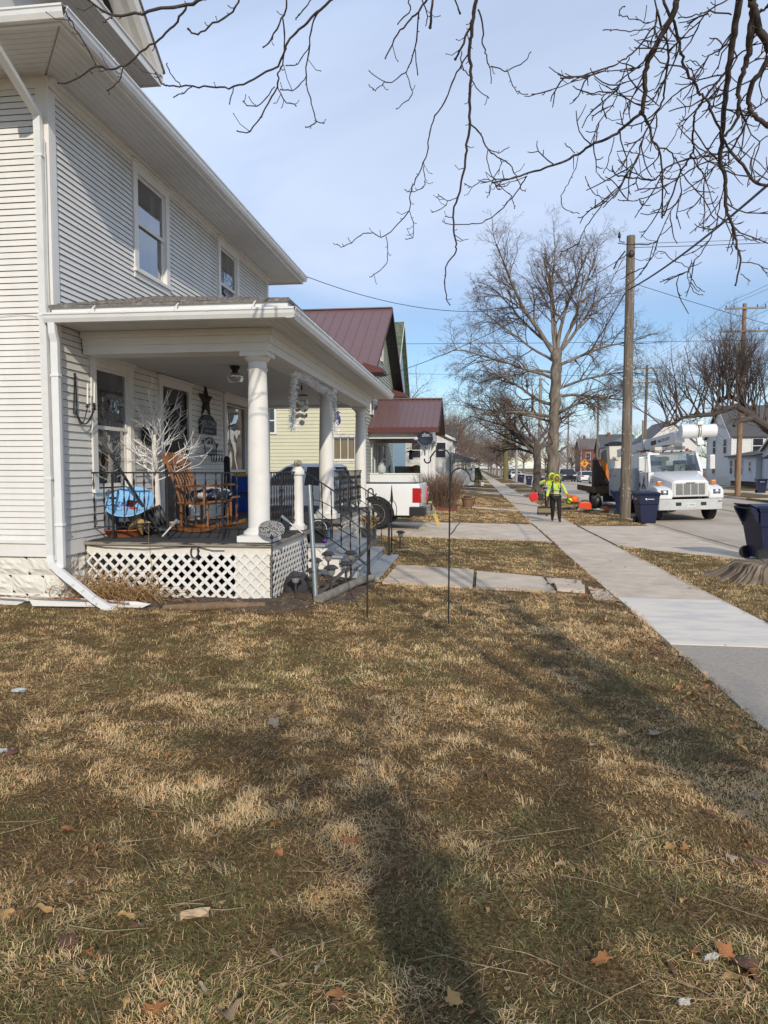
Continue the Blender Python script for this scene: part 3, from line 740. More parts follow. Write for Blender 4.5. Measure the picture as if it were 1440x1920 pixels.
for s_, ye in ((1, DY0 - .05), (-1, DY1 + .05)):
 z1 = DZ + .13 + (abs(ym - ye)) * dsl
 for x0, x1, h0, h1 in ((DX - .05, DX + .05, 0, .20), (DX - .34, DX - .051, .06, .16)):
  d2.prism([(x0, ye, DZ + .13 + h0 - .1), (x0, ym, z1 + h0 - .1), (x0, ym, z1 + h1 - .1), (x0, ye, DZ + .13 + h1 - .1)], (x1 - x0, 0, 0))
d2.build('dormer_cornice', TRIM, do)
d3 = MB()
for ye in (DY0 - .1, DY1 + .1):
 z1 = DZ + .22 + abs(ym - ye) * dsl
 d3.prism([(DX + .07, ye, DZ + .2), (DX + .07, ym, z1), (DX + .07, ym, z1 + .04), (DX + .07, ye, DZ + .24)], (-4.2, 0, 0))
d3.build('dormer_roof', SHINGLE, do)
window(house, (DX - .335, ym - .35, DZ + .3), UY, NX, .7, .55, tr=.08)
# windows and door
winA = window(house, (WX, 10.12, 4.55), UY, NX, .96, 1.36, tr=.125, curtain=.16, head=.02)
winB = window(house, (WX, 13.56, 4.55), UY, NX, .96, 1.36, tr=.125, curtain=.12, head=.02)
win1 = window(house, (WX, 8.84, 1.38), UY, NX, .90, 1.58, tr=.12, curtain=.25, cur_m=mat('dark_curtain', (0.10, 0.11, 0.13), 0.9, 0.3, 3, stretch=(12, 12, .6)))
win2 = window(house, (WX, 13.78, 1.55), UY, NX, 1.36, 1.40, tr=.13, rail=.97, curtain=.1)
dd = MB(); dd.box(WX - .07, WX + .034, 10.72, 10.85, .73, 2.93); dd.box(WX - .07, WX + .034, 11.87, 12.0, .73, 2.93)
dd.box(WX - .07, WX + .038, 10.71, 12.01, 2.931, 3.06); dd.box(WX - .05, WX + .07, 10.68, 12.04, 3.061, 3.10); dd.box(WX - .07, WX + .05, 10.8, 11.9, .722, .745)
dfr = dd.build('door_frame', TRIM, house, bevel=.004)
DOORM = mat('dark_brown_door', (0.035, 0.024, 0.022), 0.45, 0.2, 4)
dr = MB(); dr.box(WX - .05, WX - .005, 10.855, 11.865, .75, 2.92)
for y0, y1, z0, z1 in ((10.96, 11.33, 1.0, 1.55), (11.39, 11.76, 1.0, 1.55)): dr.box(WX - .005, WX + .006, y0, y1, z0, z1)
do_ = dr.build('door', DOORM, house, bevel=.004)
ig = MB()
for k in range(7):
 y = 11.0 + k * .12; hgt = 2.35 + .32 * math.sin(PI * (k + .0) / 6)
 ig.tube([(WX + .012, y, 1.65), (WX + .012, y, hgt)], .006, 5)
ig.tube([(WX + .012, 11.0 + .72 * i / 14, 2.35 + .32 * math.sin(PI * i / 14)) for i in range(15)], .012, 5)
ig.box(WX + .0, WX + .016, 10.95, 11.77, 1.6, 1.63)
ig.box(WX - .002, WX + .018, 10.90, 10.935, .8, 2.88); ig.box(WX - .002, WX + .018, 11.785, 11.82, .8, 2.88)
ig.build('security_grille', IRON, do_)
kn = MB(); kn.lathe([(.006, 0), (.006, .04), (.028, .05), (.032, .07), (.02, .085)], (WX + .0, 11.72, 1.78), 12, 'x'); kn.build('handle', CHROME, do_, smooth=True)
# ------------------------------------------------------------------ porch
PF = .72; PX, PY0, PY1 = -2.47, 8.47, 17.12
pf = MB(); pf.box(WX + .03, PX + .04, PY0 - .04, PY1 + .03, PF - .05, PF - .012); pf.build('porch_floor', GREYWOOD, house, bevel=.006)
cp = MB(); rc = random.Random(5); o_ = 0
nxp, nyp = 24, 70
for j in range(nyp + 1):
 for i in range(nxp + 1):
  x = WX + .05 + (PX + .02 - WX - .05) * i / nxp; y = PY0 - .05 + (PY1 - PY0) * j / nyp
  if j == 0: y += rc.uniform(-.02, .03)
  if i == nxp: x += rc.uniform(-.03, .03)
  cp.v.append((x, y, PF + rc.uniform(-.004, .004) - (.018 if j == 0 or i == nxp else 0)))
for j in range(nyp):
 for i in range(nxp): a = j * (nxp + 1) + i; cp.f.append((a, a + 1, a + nxp + 2, a + nxp + 1))
cp.build('porch_carpet', ASTRO, house, fix=False)
sk = MB(); sk.box(WX + .05, PX, PY0, PY0 + .022, .56, PF - .052); sk.box(PX - .022, PX, PY0 + .023, 10.37, .56, PF - .052); sk2 = MB(); sk2.box(PX - .022, PX, 13.2, PY1, .56, PF - .052)
sk.box(WX + .05, PX + .01, PY0 - .014, PY0 - .001, .655, PF - .055); sk.box(PX + .001, PX + .014, PY0 - .012, 10.36, .655, PF - .055)
sk.box(PX - .46, PX - .004, PY0 + .006, PY0 + .02, .03, .56); sk.box(PX - .02, PX - .004, PY0 + .006, PY0 + .08, .03, .56)

sk.build('porch_skirt', mat('cream_skirt_paint', (0.70, 0.66, 0.57), 0.65, 0.08, 4, 0.2, 60, col2=(0.55, 0.50, 0.41), thr=(0.5, 0.8)), house, bevel=.003); sk2.build('porch_skirt', MATS['cream_skirt_paint'], house)
def lattice(mb, o, ud, nd, L, z0, z1, sp=.148, w=.040, skip=()):
 o = Vector(o); ud = Vector(ud); nd = Vector(nd); H = z1 - z0
 for s_, dep in ((1, .001), (-1, .010)):
  k = -int(H / sp) - 2
  while k * sp < L + H + sp:
   c = k * sp; k += 1
   # u = c + s*z (z from 0..H)
   if s_ > 0: za, zb = max(0, -c), min(H, L - c)
   else: za, zb = max(0, c - L), min(H, c)
   if zb - za < .02: continue
   ua, ub = c + s_ * za, c + s_ * zb
   hw = w * .707
   P = [(ua - hw, za), (ua + hw, za), (ub + hw, zb), (ub - hw, zb)]
   P = [(min(L, max(0, u)), z) for u, z in P]
   mb.prism([o + ud * u + Vector((0, 0, z0 + z)) + nd * dep for u, z in P], nd * .008)
lt = MB(); lattice(lt, (WX + .05, PY0 - .002, 0), (1, 0, 0), (0, -1, 0), PX - WX - .05, .015, .60)
lt.build('lattice', TRIM, house, fix=True)
lt = MB(); lattice(lt, (PX + .002, PY0, 0), UY, NX, 10.36 - PY0, .015, .60); lt.build('lattice', TRIM, house); lt = MB(); lattice(lt, (PX + .002, 13.25, 0), UY, NX, PY1 - 13.25, .015, .60); lt.build('lattice', TRIM, house)
# steps
for k, (xf_, z) in enumerate(((-2.2, .50), (-1.93, .335), (-1.66, .17), (-1.39, .025))):
 t = MB(); t.box(xf_ - .30, xf_, 10.37, 13.2, z - .04, z)
 st = t.build('step', DECKGREY, house, bevel=.008)
 t = MB(); t.box(xf_ - .06, xf_ - .035, 10.40, 13.17, z - .165, z - .041); t.build('riser', DECKGREY, st)
sp_ = MB(); sp_.prism([(-2.465, 10.41, -.05), (-1.43, 10.41, -.05), (-1.43, 10.41, -.02), (-1.70, 10.41, -.02), (-1.70, 10.41, .128), (-1.97, 10.41, .128), (-1.97, 10.41, .293), (-2.24, 10.41, .293), (-2.24, 10.41, .458), (-2.465, 10.41, .458)], (0, .02, 0))
sp_.build('step_side', TRIM, house)
lt = MB(); lattice(lt, (-2.46, 10.405, 0), (1, 0, 0), (0, -1, 0), .30, .02, .44); lt.build('step_lattice', TRIM, house)
# columns
def column(mb, x, y, z0, z1, r0=.136, r1=.113):
 H = z1 - z0; q = .22
 mb.box(x - q, x + q, y - q, y + q, z0, z0 + .075)
 prof = [(.19, z0 + .076), (.20, z0 + .095), (.19, z0 + .125), (.165, z0 + .135), (r0 + .01, z0 + .16)]
 for i in range(13):
  t = i / 12; prof.append((r0 + (r1 - r0) * t + .008 * math.sin(PI * t), z0 + .165 + (H - .40) * t))
 zt = z1 - .235
 prof += [(r1 + .012, zt + .02), (r1 + .016, zt + .035), (r1 + .002, zt + .05), (r1 + .002, zt + .12), (r1 + .02, zt + .13), (r1 + .045, zt + .165), (r1 + .05, zt + .18)]
 mb.lathe(prof, (x, y, 0), 32); mb.box(x - .175, x + .175, y - .175, y + .175, z1 - .055, z1)
for y in (8.72, 12.86, 16.80):
 c = MB(); column(c, -2.69, y, PF, 3.06); c.build('porch_column', TRIM, house, smooth=True)
nw = MB(); nw.box(-2.72, -2.50, 10.29, 10.51, PF, PF + .05)
nw.lathe([(.10, PF + .05), (.105, PF + .07), (.082, PF + .10), (.078, PF + .5), (.07, PF + .78), (.07, PF + .80), (.095, PF + .82), (.10, PF + .87), (.075, PF + .91), (.06, PF + .935)], (-2.61, 10.40, 0), 24)
no_ = nw.build('newel_post', TRIM, house, smooth=True)
# entablature, ceiling, eaves
BZ = 3.06
be = MB(); be.box(WX + .03, -2.49, 8.535, 8.88, BZ, 3.33); be.box(-2.87, -2.49, 8.881, 16.62, BZ, 3.33); be.box(WX + .03, -2.49, 16.621, 16.97, BZ, 3.33)
be.box(WX + .03, -2.472, 8.515, 8.534, BZ + .10, 3.33); be.box(-2.489, -2.47, 8.52, 16.98, BZ + .10, 3.33)
be.box(WX + .03, -2.44, 8.47, 8.514, 3.25, 3.33); be.box(-2.469, -2.43, 8.48, 17.0, 3.25, 3.33)
be.build('porch_beam', TRIM, house, bevel=.004)
ce = MB(); k = 0; x = WX + .03
while x < -2.88: ce.box(x, min(-2.875, x + .083), 8.885, 16.615, 3.115, 3.13); x += .087
ce.build('porch_ceiling', mat('porch_ceiling_paint', (0.60, 0.60, 0.60), 0.6, 0.05, 4), house)
CXE, CYN, CYF = -2.10, 7.92, 17.38
es = MB(); x = CXE
k = 0
while x > -2.74: es.box(x - .083, x, CYN + k * .087, CYF, 3.332, 3.345); x -= .087; k += 1
y = CYN; k = 0
while y < 8.48: es.box(WX + .03, CXE - k * .087 - .086, y, y + .083, 3.333, 3.346); y += .087; k += 1
es.box(WX + .03, CXE - .34, 17.0, CYF, 3.334, 3.347)
es.build('porch_soffit', SOFFIT, house)
fa = MB(); fa.box(CXE + .001, CXE + .02, CYN - .02, CYF, 3.32, 3.50); fa.box(WX + .03, CXE + .02, CYN - .04, CYN - .021, 3.40, 3.505); fa.box(WX + .03, CXE, CYN - .019, CYN - .001, 3.325, 3.42); fa.box(WX + .03, CXE, CYF + .001, CYF + .02, 3.32, 3.5)
fa.build('porch_fascia', TRIM, house, bevel=.003)
pg = MB(); gutter(pg, (CXE + .022, CYN - .13, 3.41), (CXE + .022, CYF + .05, 3.42), (1, 0, 0), .12, .12); gutter(pg, (WX - .02, CYN - .042, 3.415), (CXE + .12, CYN - .042, 3.405), (0, -1, 0), .105, .12)
for x in (-4.35, -3.35, -2.45): pg.tube([(x, CYN - .165, 3.40), (x + .005, CYN - .10, 3.47), (x + .02, CYN - .02, 3.53), (x + .02, CYN + .10, 3.56)], .008, 5)
pg.build('porch_gutter', GUTTER, house)
pr = MB(); tn = math.tan(R(15)); ex0, ey0, ey1, ez = CXE + .05, CYN - .07, CYF + .07, 3.515
dxr = ex0 - (WX + .01); zt = ez + dxr * tn
pv = [(ex0, ey0, ez), (ex0, ey1, ez), (WX + .01, ey1, ez), (WX + .01, ey1 - dxr, zt), (WX + .01, ey0 + dxr, zt), (WX + .01, ey0, ez)]
pr.add(pv + [(p[0], p[1], p[2] - .03) for p in pv], [(0, 1, 3, 4), (1, 2, 3), (0, 4, 5), (0, 1, 7, 6), (0, 5, 11, 6), (1, 2, 8, 7), (6, 7, 9, 10), (6, 10, 11), (7, 8, 9)])
# shingle courses standing slightly proud on the near and street slopes
nc = 18; rs = random.Random(8)
for c_ in range(nc):
 t0, t1 = c_ / nc, (c_ + 1.0) / nc
 def P_(t, s_): # near slope at height fraction t, along fraction s_
  x0 = WX + .01; x1 = ex0 - dxr * t; return Vector((x0 + (x1 - x0) * s_, ey0 + dxr * t, ez + dxr * tn * t))
 m = 16
 for i in range(m):
  s0, s1 = i / m + .004, (i + 1) / m; l = rs.uniform(.006, .016); a, b, c2, d_ = P_(t0, s0), P_(t0, s1), P_(t1, s1), P_(t1, s0); e = rs.uniform(-.01, .004)
  pr.add([a + Vector((0, e, l)), b + Vector((0, e, l)), c2 + Vector((0, 0, .003)), d_ + Vector((0, 0, .003)), a + Vector((0, e, 0)), b + Vector((0, e, 0))], [(0, 1, 2, 3), (4, 5, 1, 0)])
pr.build('porch_roof', SHINGLE, house)
# gutter downspouts
def dspout(pts, w=.075, d=.055):
 o = MB()
 for a, b in zip(pts[:-1], pts[1:]):
  a = Vector(a); b = Vector(b); t = (b - a).normalized()
  o.bar(a - t * .01, b + t * .012, w, d, up=(0, 1, 0) if abs(t.y) < .9 else (0, 0, 1))
 return o
d_ = dspout([(-4.93, 7.0, 6.10), (-4.93, 7.06, 5.98), (-4.98, 7.85, 5.66), (-4.99, 7.875, 5.5), (-4.985, 7.875, .60), (-4.96, 7.86, .50), (-4.86, 7.84, .42), (-4.35, 7.70, .12), (-4.06, 7.62, -.01)], .085, .06)
for k in range(7): d_.box(-4.985 - .035 + k * .011, -4.985 - .031 + k * .011, 7.838, 7.8445, .62, 5.5)
for z in (5.2, 3.4, 1.5): d_.box(-5.04, -4.93, 7.838, 7.912, z, z + .03)
d_.build('downspout', GUTTER, house, bevel=.006)
d_ = dspout([(-4.86, 7.83, 3.33), (-4.86, 7.845, 3.2), (-4.855, 7.875, 3.1), (-4.855, 7.875, .47)], .085, .06)
for z in (2.7, .95): d_.box(-4.91, -4.80, 7.836, 7.912, z, z + .03)
d_.build('downspout', GUTTER, house, bevel=.006)
pc = MB(); pc.tube([(-4.925, 7.86, 6.0 - .1 * i) if False else (-4.922 + .004 * math.sin(i), 7.885, 5.4 - .3 * i) for i in range(9)], .008, 6); pc.tube([(-4.922, 7.885, 1.3), (-4.922, 7.885, .55)], .016, 6)
pc.build('cable', mat('white_cable', (0.6, 0.6, 0.58), 0.5), house); pc = MB(); pc.tube([(-5.6, 7.92, 3.42), (-5.3, 7.92, 3.44), (-5.1, 7.918, 3.41), (-5.04, 7.915, 3.3), (-5.02, 7.915, 2.95), (-5.07, 7.915, 2.6), (-5.02, 7.915, 2.4)], .004, 4)
pc.build('cable', mat('white_cable', (0.6, 0.6, 0.58), 0.5), house)
# ceiling light
cl = MB(); cl.lathe([(.07, 3.11), (.075, 3.08), (.05, 3.06), (.04, 3.03)], (-3.46, 10.12, 0), 20); clo = cl.build('ceiling_light', BLACK, house, smooth=True)
cg = MB(); cg.lathe([(.045, 3.03), (.12, 2.99), (.125, 2.93), (.105, 2.885), (.02, 2.875)], (-3.46, 10.12, 0), 24); cg.build('glass_shade', glass('lamp_glass', (0.8, 0.8, 0.78), 0.1), clo, smooth=True, fix=False)
# iron railings: twisted flat balusters
def twisted(mb, a, b, w=.026, turns=3.0, n=40, flat=.16):
 a = Vector(a); b = Vector(b); d = (b - a).normalized(); x = d.cross(Vector((.3, .9, .1))).normalized(); y = d.cross(x)
 pr_ = []
 for i in range(n + 1):
  t = i / n; p = a + (b - a) * t; an = 0.4
  q = .5 - .5 * math.cos(2 * PI * turns * t) if .06 < t < .94 else 0
  ww = .0055 + (w / 2 - .0055) * q
  an = PI * turns * t
  ux = x * math.cos(an) + y * math.sin(an); uy = -x * math.sin(an) + y * math.cos(an)
  th_ = .0055
  pr_.append([p + ux * ww + uy * th_, p - ux * ww + uy * th_, p - ux * ww - uy * th_, p + ux * ww - uy * th_])
 mb.loft(pr_)
def scroll(mb, c, ud, r_=.05, s=1, r=.006):
 c = Vector(c); ud = Vector(ud); Z = Vector((0, 0, 1))
 for sx in (1, -1):
  pts = []
  for i in range(22):
   a = -PI * .5 + i / 21 * PI * 1.55; q = r_ * (1 - .45 * i / 21)
   pts.append(c + ud * (sx * (r_ * 1.0 + q * math.cos(PI - a))) + Z * s * (q * math.sin(a) * 1.15 + r_ * .95))
  pts = [c + Z * (-.004 * s)] + pts
  mb.tube(pts, r, 5)
def railing(name, a, b, zt, zb, posts, bal, motif=(), f0=PF):
 a = Vector((*a, 0)); b = Vector((*b, 0)); Z = Vector((0, 0, 1)); d = (b - a).normalized(); L = (b - a).length
 t = MB(); t.bar(a + Z * zt, b + Z * zt, .032, .012); t.bar(a + Z * zb, b + Z * zb, .028, .010); t.bar(a + Z * (zt - .004), b + Z * (zt - .004), .014, .020)
 for u in posts: t.bar(a + d * u + Z * f0, a + d * u + Z * zt, .024, .024)
 ro = t.build(name, IRON, house)
 n = 0; u = bal * .55
 while u < L - .02:
  if all(abs(u - p) > bal * .4 for p in posts):
   q = MB(); twisted(q, a + d * u + Z * zb, a + d * u + Z * (zt - .006)); q.build('baluster', IRON, ro, fix=False)
  u += bal
 for u in motif:
  q = MB(); zc = (zt + zb) / 2 + .02
  scroll(q, a + d * u + Z * zc, d, .055, 1); scroll(q, a + d * u + Z * zc, d, .055, -1); q.ball(a + d * u + Z * zc, .022, 8, 6)
  q.build('scroll', IRON, ro)
 return ro
railing('porch_railing', (-4.97, 8.72), (-2.86, 8.72), 1.58, .875, (.33, 1.07, 1.80), .137, (.33, 1.80))
railing('porch_railing', (-2.64, 8.90), (-2.64, 10.30), 1.58, .875, (.7,), .13, (.7,))
railing('porch_railing', (-2.64, 13.05), (-2.64, 16.62), 1.58, .875, (.9, 1.8, 2.7), .14, (.9, 2.7))
def stair_rail(y, y2, base_x=-1.56):
 t = MB(); A = Vector((-2.56, y, 1.60)); B = Vector((base_x, y2, .95)); A2 = Vector((-2.53, y, .84)); B2 = Vector((base_x, y2, .16))
 t.bar(A, B, .034, .018); t.bar(A2, B2, .028, .014); t.bar((base_x, y2, .02), (base_x, y2, .98), .034, .034); t.box(base_x - .03, base_x + .03, y2 - .03, y2 + .03, .025, .07)
 t.ball((base_x, y2, .985), .024, 8, 6)
 ro = t.build('stair_railing', IRON, house)
 for k in range(6):
  u = (k + 1) / 7; p = A + (B - A) * u; q_ = A2 + (B2 - A2) * u
  q = MB(); twisted(q, q_, p, turns=2.5); q.build('baluster', IRON, ro, fix=False)
 q = MB(); c = A2 + (B2 - A2) * .55; c2 = A + (B - A) * .55; m = (c + c2) / 2
 q.tube([m + Vector((.42 * math.cos(a), 0, .13 * math.sin(a) - .42 * .65 * math.cos(a))) for a in [2 * PI * i / 28 for i in range(25)]], .007, 5); q.build('scroll', IRON, ro)
stair_rail(10.50, 10.53); stair_rail(13.02, 13.05)
# ================================================================== THINGS ON AND AROUND THE PORCH
WPAINT = mat('bright_white_paint', (0.74, 0.73, 0.72), 0.6, 0.05, 8)
def P3(*a): return Vector(a)
# candle sconce on the wall
t = thing('candle_sconce', 'black iron wall sconce holding three white candles beside the near porch window', 'wall sconce', (-4.9, 8.5, 2.2))
q = MB(); X = -4.893
for dy in (-.02, .02): q.tube([(X, 8.34 + dy * .3, 2.78), (X, 8.34 + dy, 2.6), (X, 8.33 + dy * 2, 2.3)], .008, 5)
q.ball((X, 8.34, 2.79), .018, 8, 6)
hold = ((8.47, .08, 2.40), (8.545, .13, 2.42), (8.62, .09, 2.38))
for y, dx, z in hold:
 pts = [(X + dx * (i / 10) ** .7, 8.33 + (y - 8.33) * i / 10, 2.34 - .16 * math.sin(PI * (i / 10) ** .8) + (z - 2.34) * (i / 10) ** 3) for i in range(11)]
 q.tube(pts, .007, 5); q.lathe([(.008, z - .01), (.03, z), (.03, z + .006), (.014, z + .008), (.016, z + .035), (.012, z + .036)], (X + dx, y, 0), 10)
q.build('bracket', IRON, t)
for y, dx, z in hold:
 q = MB(); q.tube([(X + dx, y, z + .01), (X + dx, y + .01, z + .2), (X + dx, y + .016, z + .29)], [.0105, .010, .009], 8); q.build('candle', mat('white_wax', (0.8, 0.78, 0.76), 0.5, 0.03), t, smooth=True)
# barn star, welcome sign, iron rack
t = thing('wall_star', 'dark rust-black metal star hung high on the porch wall right of the door', 'wall star', (-4.9, 12.68, 2.55))
q = MB(); pts = []
for i in range(10):
 a = PI / 2 + 2 * PI * i / 10; r_ = .40 if i % 2 == 0 else .155; pts.append((-4.895, 12.68 - r_ * math.cos(a) * .95, 2.86 + r_ * math.sin(a) * .9))
q.add(pts + [(-4.83, 12.68, 2.86), (-4.9, 12.68, 2.86)], [(i, (i + 1) % 10, 10) for i in range(10)] + [((i + 1) % 10, i, 11) for i in range(10)])
q.build('star_plate', mat('rusty_black_metal', (0.022, 0.014, 0.012), 0.6, 0.3, 12), t)
t = thing('welcome_sign', 'slate blue wooden sign with an arched top reading WELCOME', 'sign', (-4.89, 12.74, 2.2))
q = MB(); pts = [(-4.895, 12.33, 2.25), (-4.895, 13.15, 2.25), (-4.895, 13.15, 2.51)] + [(-4.895, 12.74 + .30 * math.cos(a), 2.53 + .085 * math.sin(a)) for a in [PI * i / 10 for i in range(11)]] + [(-4.895, 12.33, 2.51)]
q.prism(pts, (.025, 0, 0)); q.build('board', mat('slate_blue_paint', (0.026, 0.034, 0.05), 0.6, 0.2, 12), t, bevel=.004)
LET = mat('pale_lettering', (0.30, 0.31, 0.32), 0.6, 0.1)
text_obj('WELCOME', .175, LET, t, frameM((-4.868, 12.74, 2.435), (0, 1, 0), (0, 0, 1)), sx=.86)
text_obj('family & friends', .075, LET, t, frameM((-4.868, 12.74, 2.315), (0, 1, 0), (0, 0, 1)), shear=.3, sx=.85)
t = thing('iron_rack', 'black scrolled wrought iron basket rack with a row of hooks below the welcome sign', 'wall rack', (-4.88, 12.8, 1.8))
q = MB(); X = -4.87
q.tube([(X, 12.45, 2.08), (X, 12.62, 2.16), (X, 12.74, 2.2), (X, 12.80, 2.17), (X, 12.86, 2.2), (X, 12.98, 2.15), (X, 13.14, 2.05)], .011, 6)
for y, z in ((12.43, 2.1), (13.16, 2.06), (12.72, 2.11), (12.88, 2.11)):
 q.tube([(X, y + .045 * math.cos(a) * (1 - i / 30), z + .045 * math.sin(a) * (1 - i / 30)) for i, a in enumerate([.5 * i for i in range(15)])], .008, 5)
q.tube([(X, 12.5, 2.08), (X, 12.55, 1.93), (X, 12.55, 1.88), (X, 13.1, 1.88), (X, 13.1, 1.93), (X, 13.12, 2.05)], .010, 5)
q.tube([(X + .12, 12.52, 1.95), (X + .12, 13.12, 1.95)], .009, 5); q.tube([(X + .12, 12.52, 1.88), (X + .12, 13.12, 1.88)], .009, 5)
for k in range(9): y = 12.55 + k * .07; q.tube([(X, y, 2.02), (X, y, 1.88), (X + .12, y, 1.88), (X + .12, y, 1.95)], .005, 4)
q.build('basket', IRON, t)
for k in range(5):
 y = 12.58 + k * .14; h = MB(); h.tube([(X + .1, y, 1.88), (X + .1, y + .0, 1.80)] + [(X + .1, y + .055 - .055 * math.cos(a), 1.80 - .055 * math.sin(a)) for a in [PI * i / 8 for i in range(1, 9)]] + [(X + .1, y + .11, 1.83)], .007, 5); h.build('hook', IRON, t)
t = thing('mailbox', 'black wall mailbox between the near window and the front door', 'mailbox', (-4.88, 10.28, 2.0))
q = MB(); q.box(-4.895, -4.79, 10.1, 10.46, 1.98, 2.2); q.prism([(-4.895, 10.09, 2.2), (-4.775, 10.09, 2.2), (-4.895, 10.09, 2.27)], (0, .38, 0)); q.build('box', BLACK, t, bevel=.006)
q = MB(); q.tube([(-4.82, 10.15, 1.98), (-4.80, 10.15, 1.92), (-4.77, 10.15, 1.93)], .006, 5); q.build('hook', IRON, t)
# long dark closed parasol leaning across the rail
t = thing('closed_parasol', 'long black tool handle with a thick grip leaning across the near porch window', 'leaning pole', (-4.4, 9.2, .75))
a, b = P3(-4.83, 8.80, 2.02), P3(-4.18, 9.05, .80)
q = MB(); q.tube([a, a + (b - a) * .16], [.022, .024], 10); q.ball(tuple(a), .026, 8, 6); q.build('grip', mat('grey_rubber_grip', (.06, .06, .065), .6), t, smooth=True)
q = MB(); q.tube([a + (b - a) * .15, a + (b - a) * .8, b], [.018, .02, .014], 8); q.build('shaft', BLACK, t, smooth=True)
# white twig tree
t = thing('twig_tree', 'white artificial twig tree standing on the porch behind the railing', 'artificial tree', (-4.60, 9.95, PF))
WT = mat('white_flocked_twig', (0.86, 0.85, 0.83), 0.8, 0.12, 30, 0.3, 60)
q = MB(); B0 = P3(-4.60, 9.95, PF); rr = random.Random(21)
q.lathe([(.14, PF), (.15, PF + .01), (.06, PF + .03)], (B0.x, B0.y, 0), 14)
q.tube([B0, B0 + P3(-.01, 0, .45), B0 + P3(-.03, 0, .9), B0 + P3(-.035, 0, 1.25), B0 + P3(-.02, 0, 1.6)], [.062, .058, .05, .034, .015], 10)
q.build('trunk', mat('white_birch_trunk', (0.72, 0.69, 0.65), 0.8, 0.1, 8, 0.3, 30, col2=(.45, .38, .33), thr=(.62, .7), stretch=(1, 1, 3)), t, smooth=True)
def twigs(mb, p, d, L, r_, lev):
 pts = [p]; rad = [r_]; n = 4
 for i in range(n):
  d = (d + P3(rr.uniform(-.12, .12), rr.uniform(-.12, .12), rr.uniform(-.03, .09))).normalized(); pts.append(pts[-1] + d * L / n); rad.append(r_ * (1 - .5 * (i + 1) / n))
 mb.tube(pts, rad, 5)
 if lev > 0:
  for k in range(rr.choice((3, 4, 5))):
   i = rr.randint(1, n); s = d.cross(P3(rr.uniform(-1, 1), rr.uniform(-1, 1), rr.uniform(-1, 1))).normalized()
   twigs(mb, pts[i], (d * .9 + s * rr.uniform(.45, .8)).normalized(), L * rr.uniform(.35, .62), max(.0028, rad[i] * .7), lev - 1)
for k in range(25):
 z = .72 + .85 * (k / 24) ** 1.1; an = k * 2.4 + rr.uniform(-.3, .3); up = .35 + .9 * (k / 24)
 br = MB(); twigs(br, B0 + P3(-.03, 0, z), P3(math.cos(an), math.sin(an) * .8, up).normalized(), (.64 - .10 * (k / 24)), .0095, 2); br.build('branch', WT, t, fix=False)
br = MB(); twigs(br, B0 + P3(-.02, 0, 1.58), P3(-.03, 0, 1), .38, .009, 1); br.build('branch', WT, t, fix=False)
# saucer sled, basket, star, pots, box
t = thing('saucer_sled', 'light blue round saucer with a picture in its middle propped behind the railing', 'saucer', (-4.72, 9.3, .8))
M = Matrix.Translation((-4.545, 9.0, 1.15)) @ Matrix.Scale(.94, 4) @ Matrix.Rotation(R(8), 4, 'Y') @ Matrix.Rotation(R(36), 4, 'X')
q = MB(); prof = [(.001, .0), (.10, .0), (.24, .02), (.315, .065), (.335, .07), (.34, .062), (.32, .055), (.245, .008), (.10, -.012), (.001, -.012)]; q.lathe(prof, (0, 0, 0), 40); q.xf(M)
q.build('dish', mat('light_blue_plastic', (0.25, 0.52, 0.85), 0.35, 0.05, 5), t, smooth='all')
def decal(name, m, poly, h): o = MB(); o.prism([(x, y, h) for x, y in poly], (0, 0, .003)); o.xf(M); return o.build(name, m, t)
rr = random.Random(4)
def blobp(cx, cy, rx, ry, n=16, j=.2): return [(cx + rx * (1 + rr.uniform(-j, j)) * math.cos(2 * PI * i / n), cy + ry * (1 + rr.uniform(-j, j)) * math.sin(2 * PI * i / n)) for i in range(n)]
decal('printed_patch', mat('dark_maroon_print', (0.05, 0.012, 0.02), .4), [(-.07, -.05), (.06, -.05), (.085, .09), (-.08, .09)], .003)
decal('printed_patch', mat('red_print', (0.45, 0.06, 0.03), .4), blobp(.09, -.07, .07, .03), .0045)
decal('printed_patch', mat('blue_print', (0.08, 0.20, 0.55), .4), blobp(-.09, -.02, .04, .06), .005)
decal('printed_patch', mat('pink_print', (0.55, 0.30, 0.38), .4), blobp(-.06, -.09, .03, .03, j=.05), .0065)
t = thing('wire_basket', 'dark striped basket with a white rim lying on its side on the porch', 'basket', (-4.42, 9.4, PF))
M = Matrix.Translation((-4.50, 9.3, .88)) @ Matrix.Rotation(R(-28), 4, 'Y') @ Matrix.Rotation(R(20), 4, 'Z')
q = MB(); q.lathe([(.145, -.02), (.15, .0), (.135, .30), (.001, .30), (.001, .288), (.125, .288), (.138, .0), (.145, -.02)], (0, 0, 0), 30, 'x'); q.xf(M); q.build('body', mat('dark_woven', (0.035, 0.035, 0.04), .5, .6, 3, stretch=(60, 1, 1)), t, smooth=True)
q = MB()
for k in range(6): q.tube([M @ P3(.02 + k * .052, (.151 - k * .0027) * math.cos(a), (.151 - k * .0027) * math.sin(a)) for a in [2 * PI * i / 24 for i in range(25)]], .004, 4)
q.build('band', mat('grey_band', (.2, .2, .21), .5), t)
q = MB(); q.tube([M @ P3(-.02, .146 * math.cos(a), .146 * math.sin(a)) for a in [2 * PI * i / 24 for i in range(25)]], .012, 6); q.build('rim', WPAINT, t, smooth=True)
t = thing('gold_star', 'tarnished gold metal star ornament leaning at the foot of the railing', 'star ornament', (-4.42, 8.95, PF))
M = Matrix.Translation((-4.42, 8.93, .92)) @ Matrix.Rotation(R(12), 4, 'X') @ Matrix.Rotation(R(18), 4, 'Y')
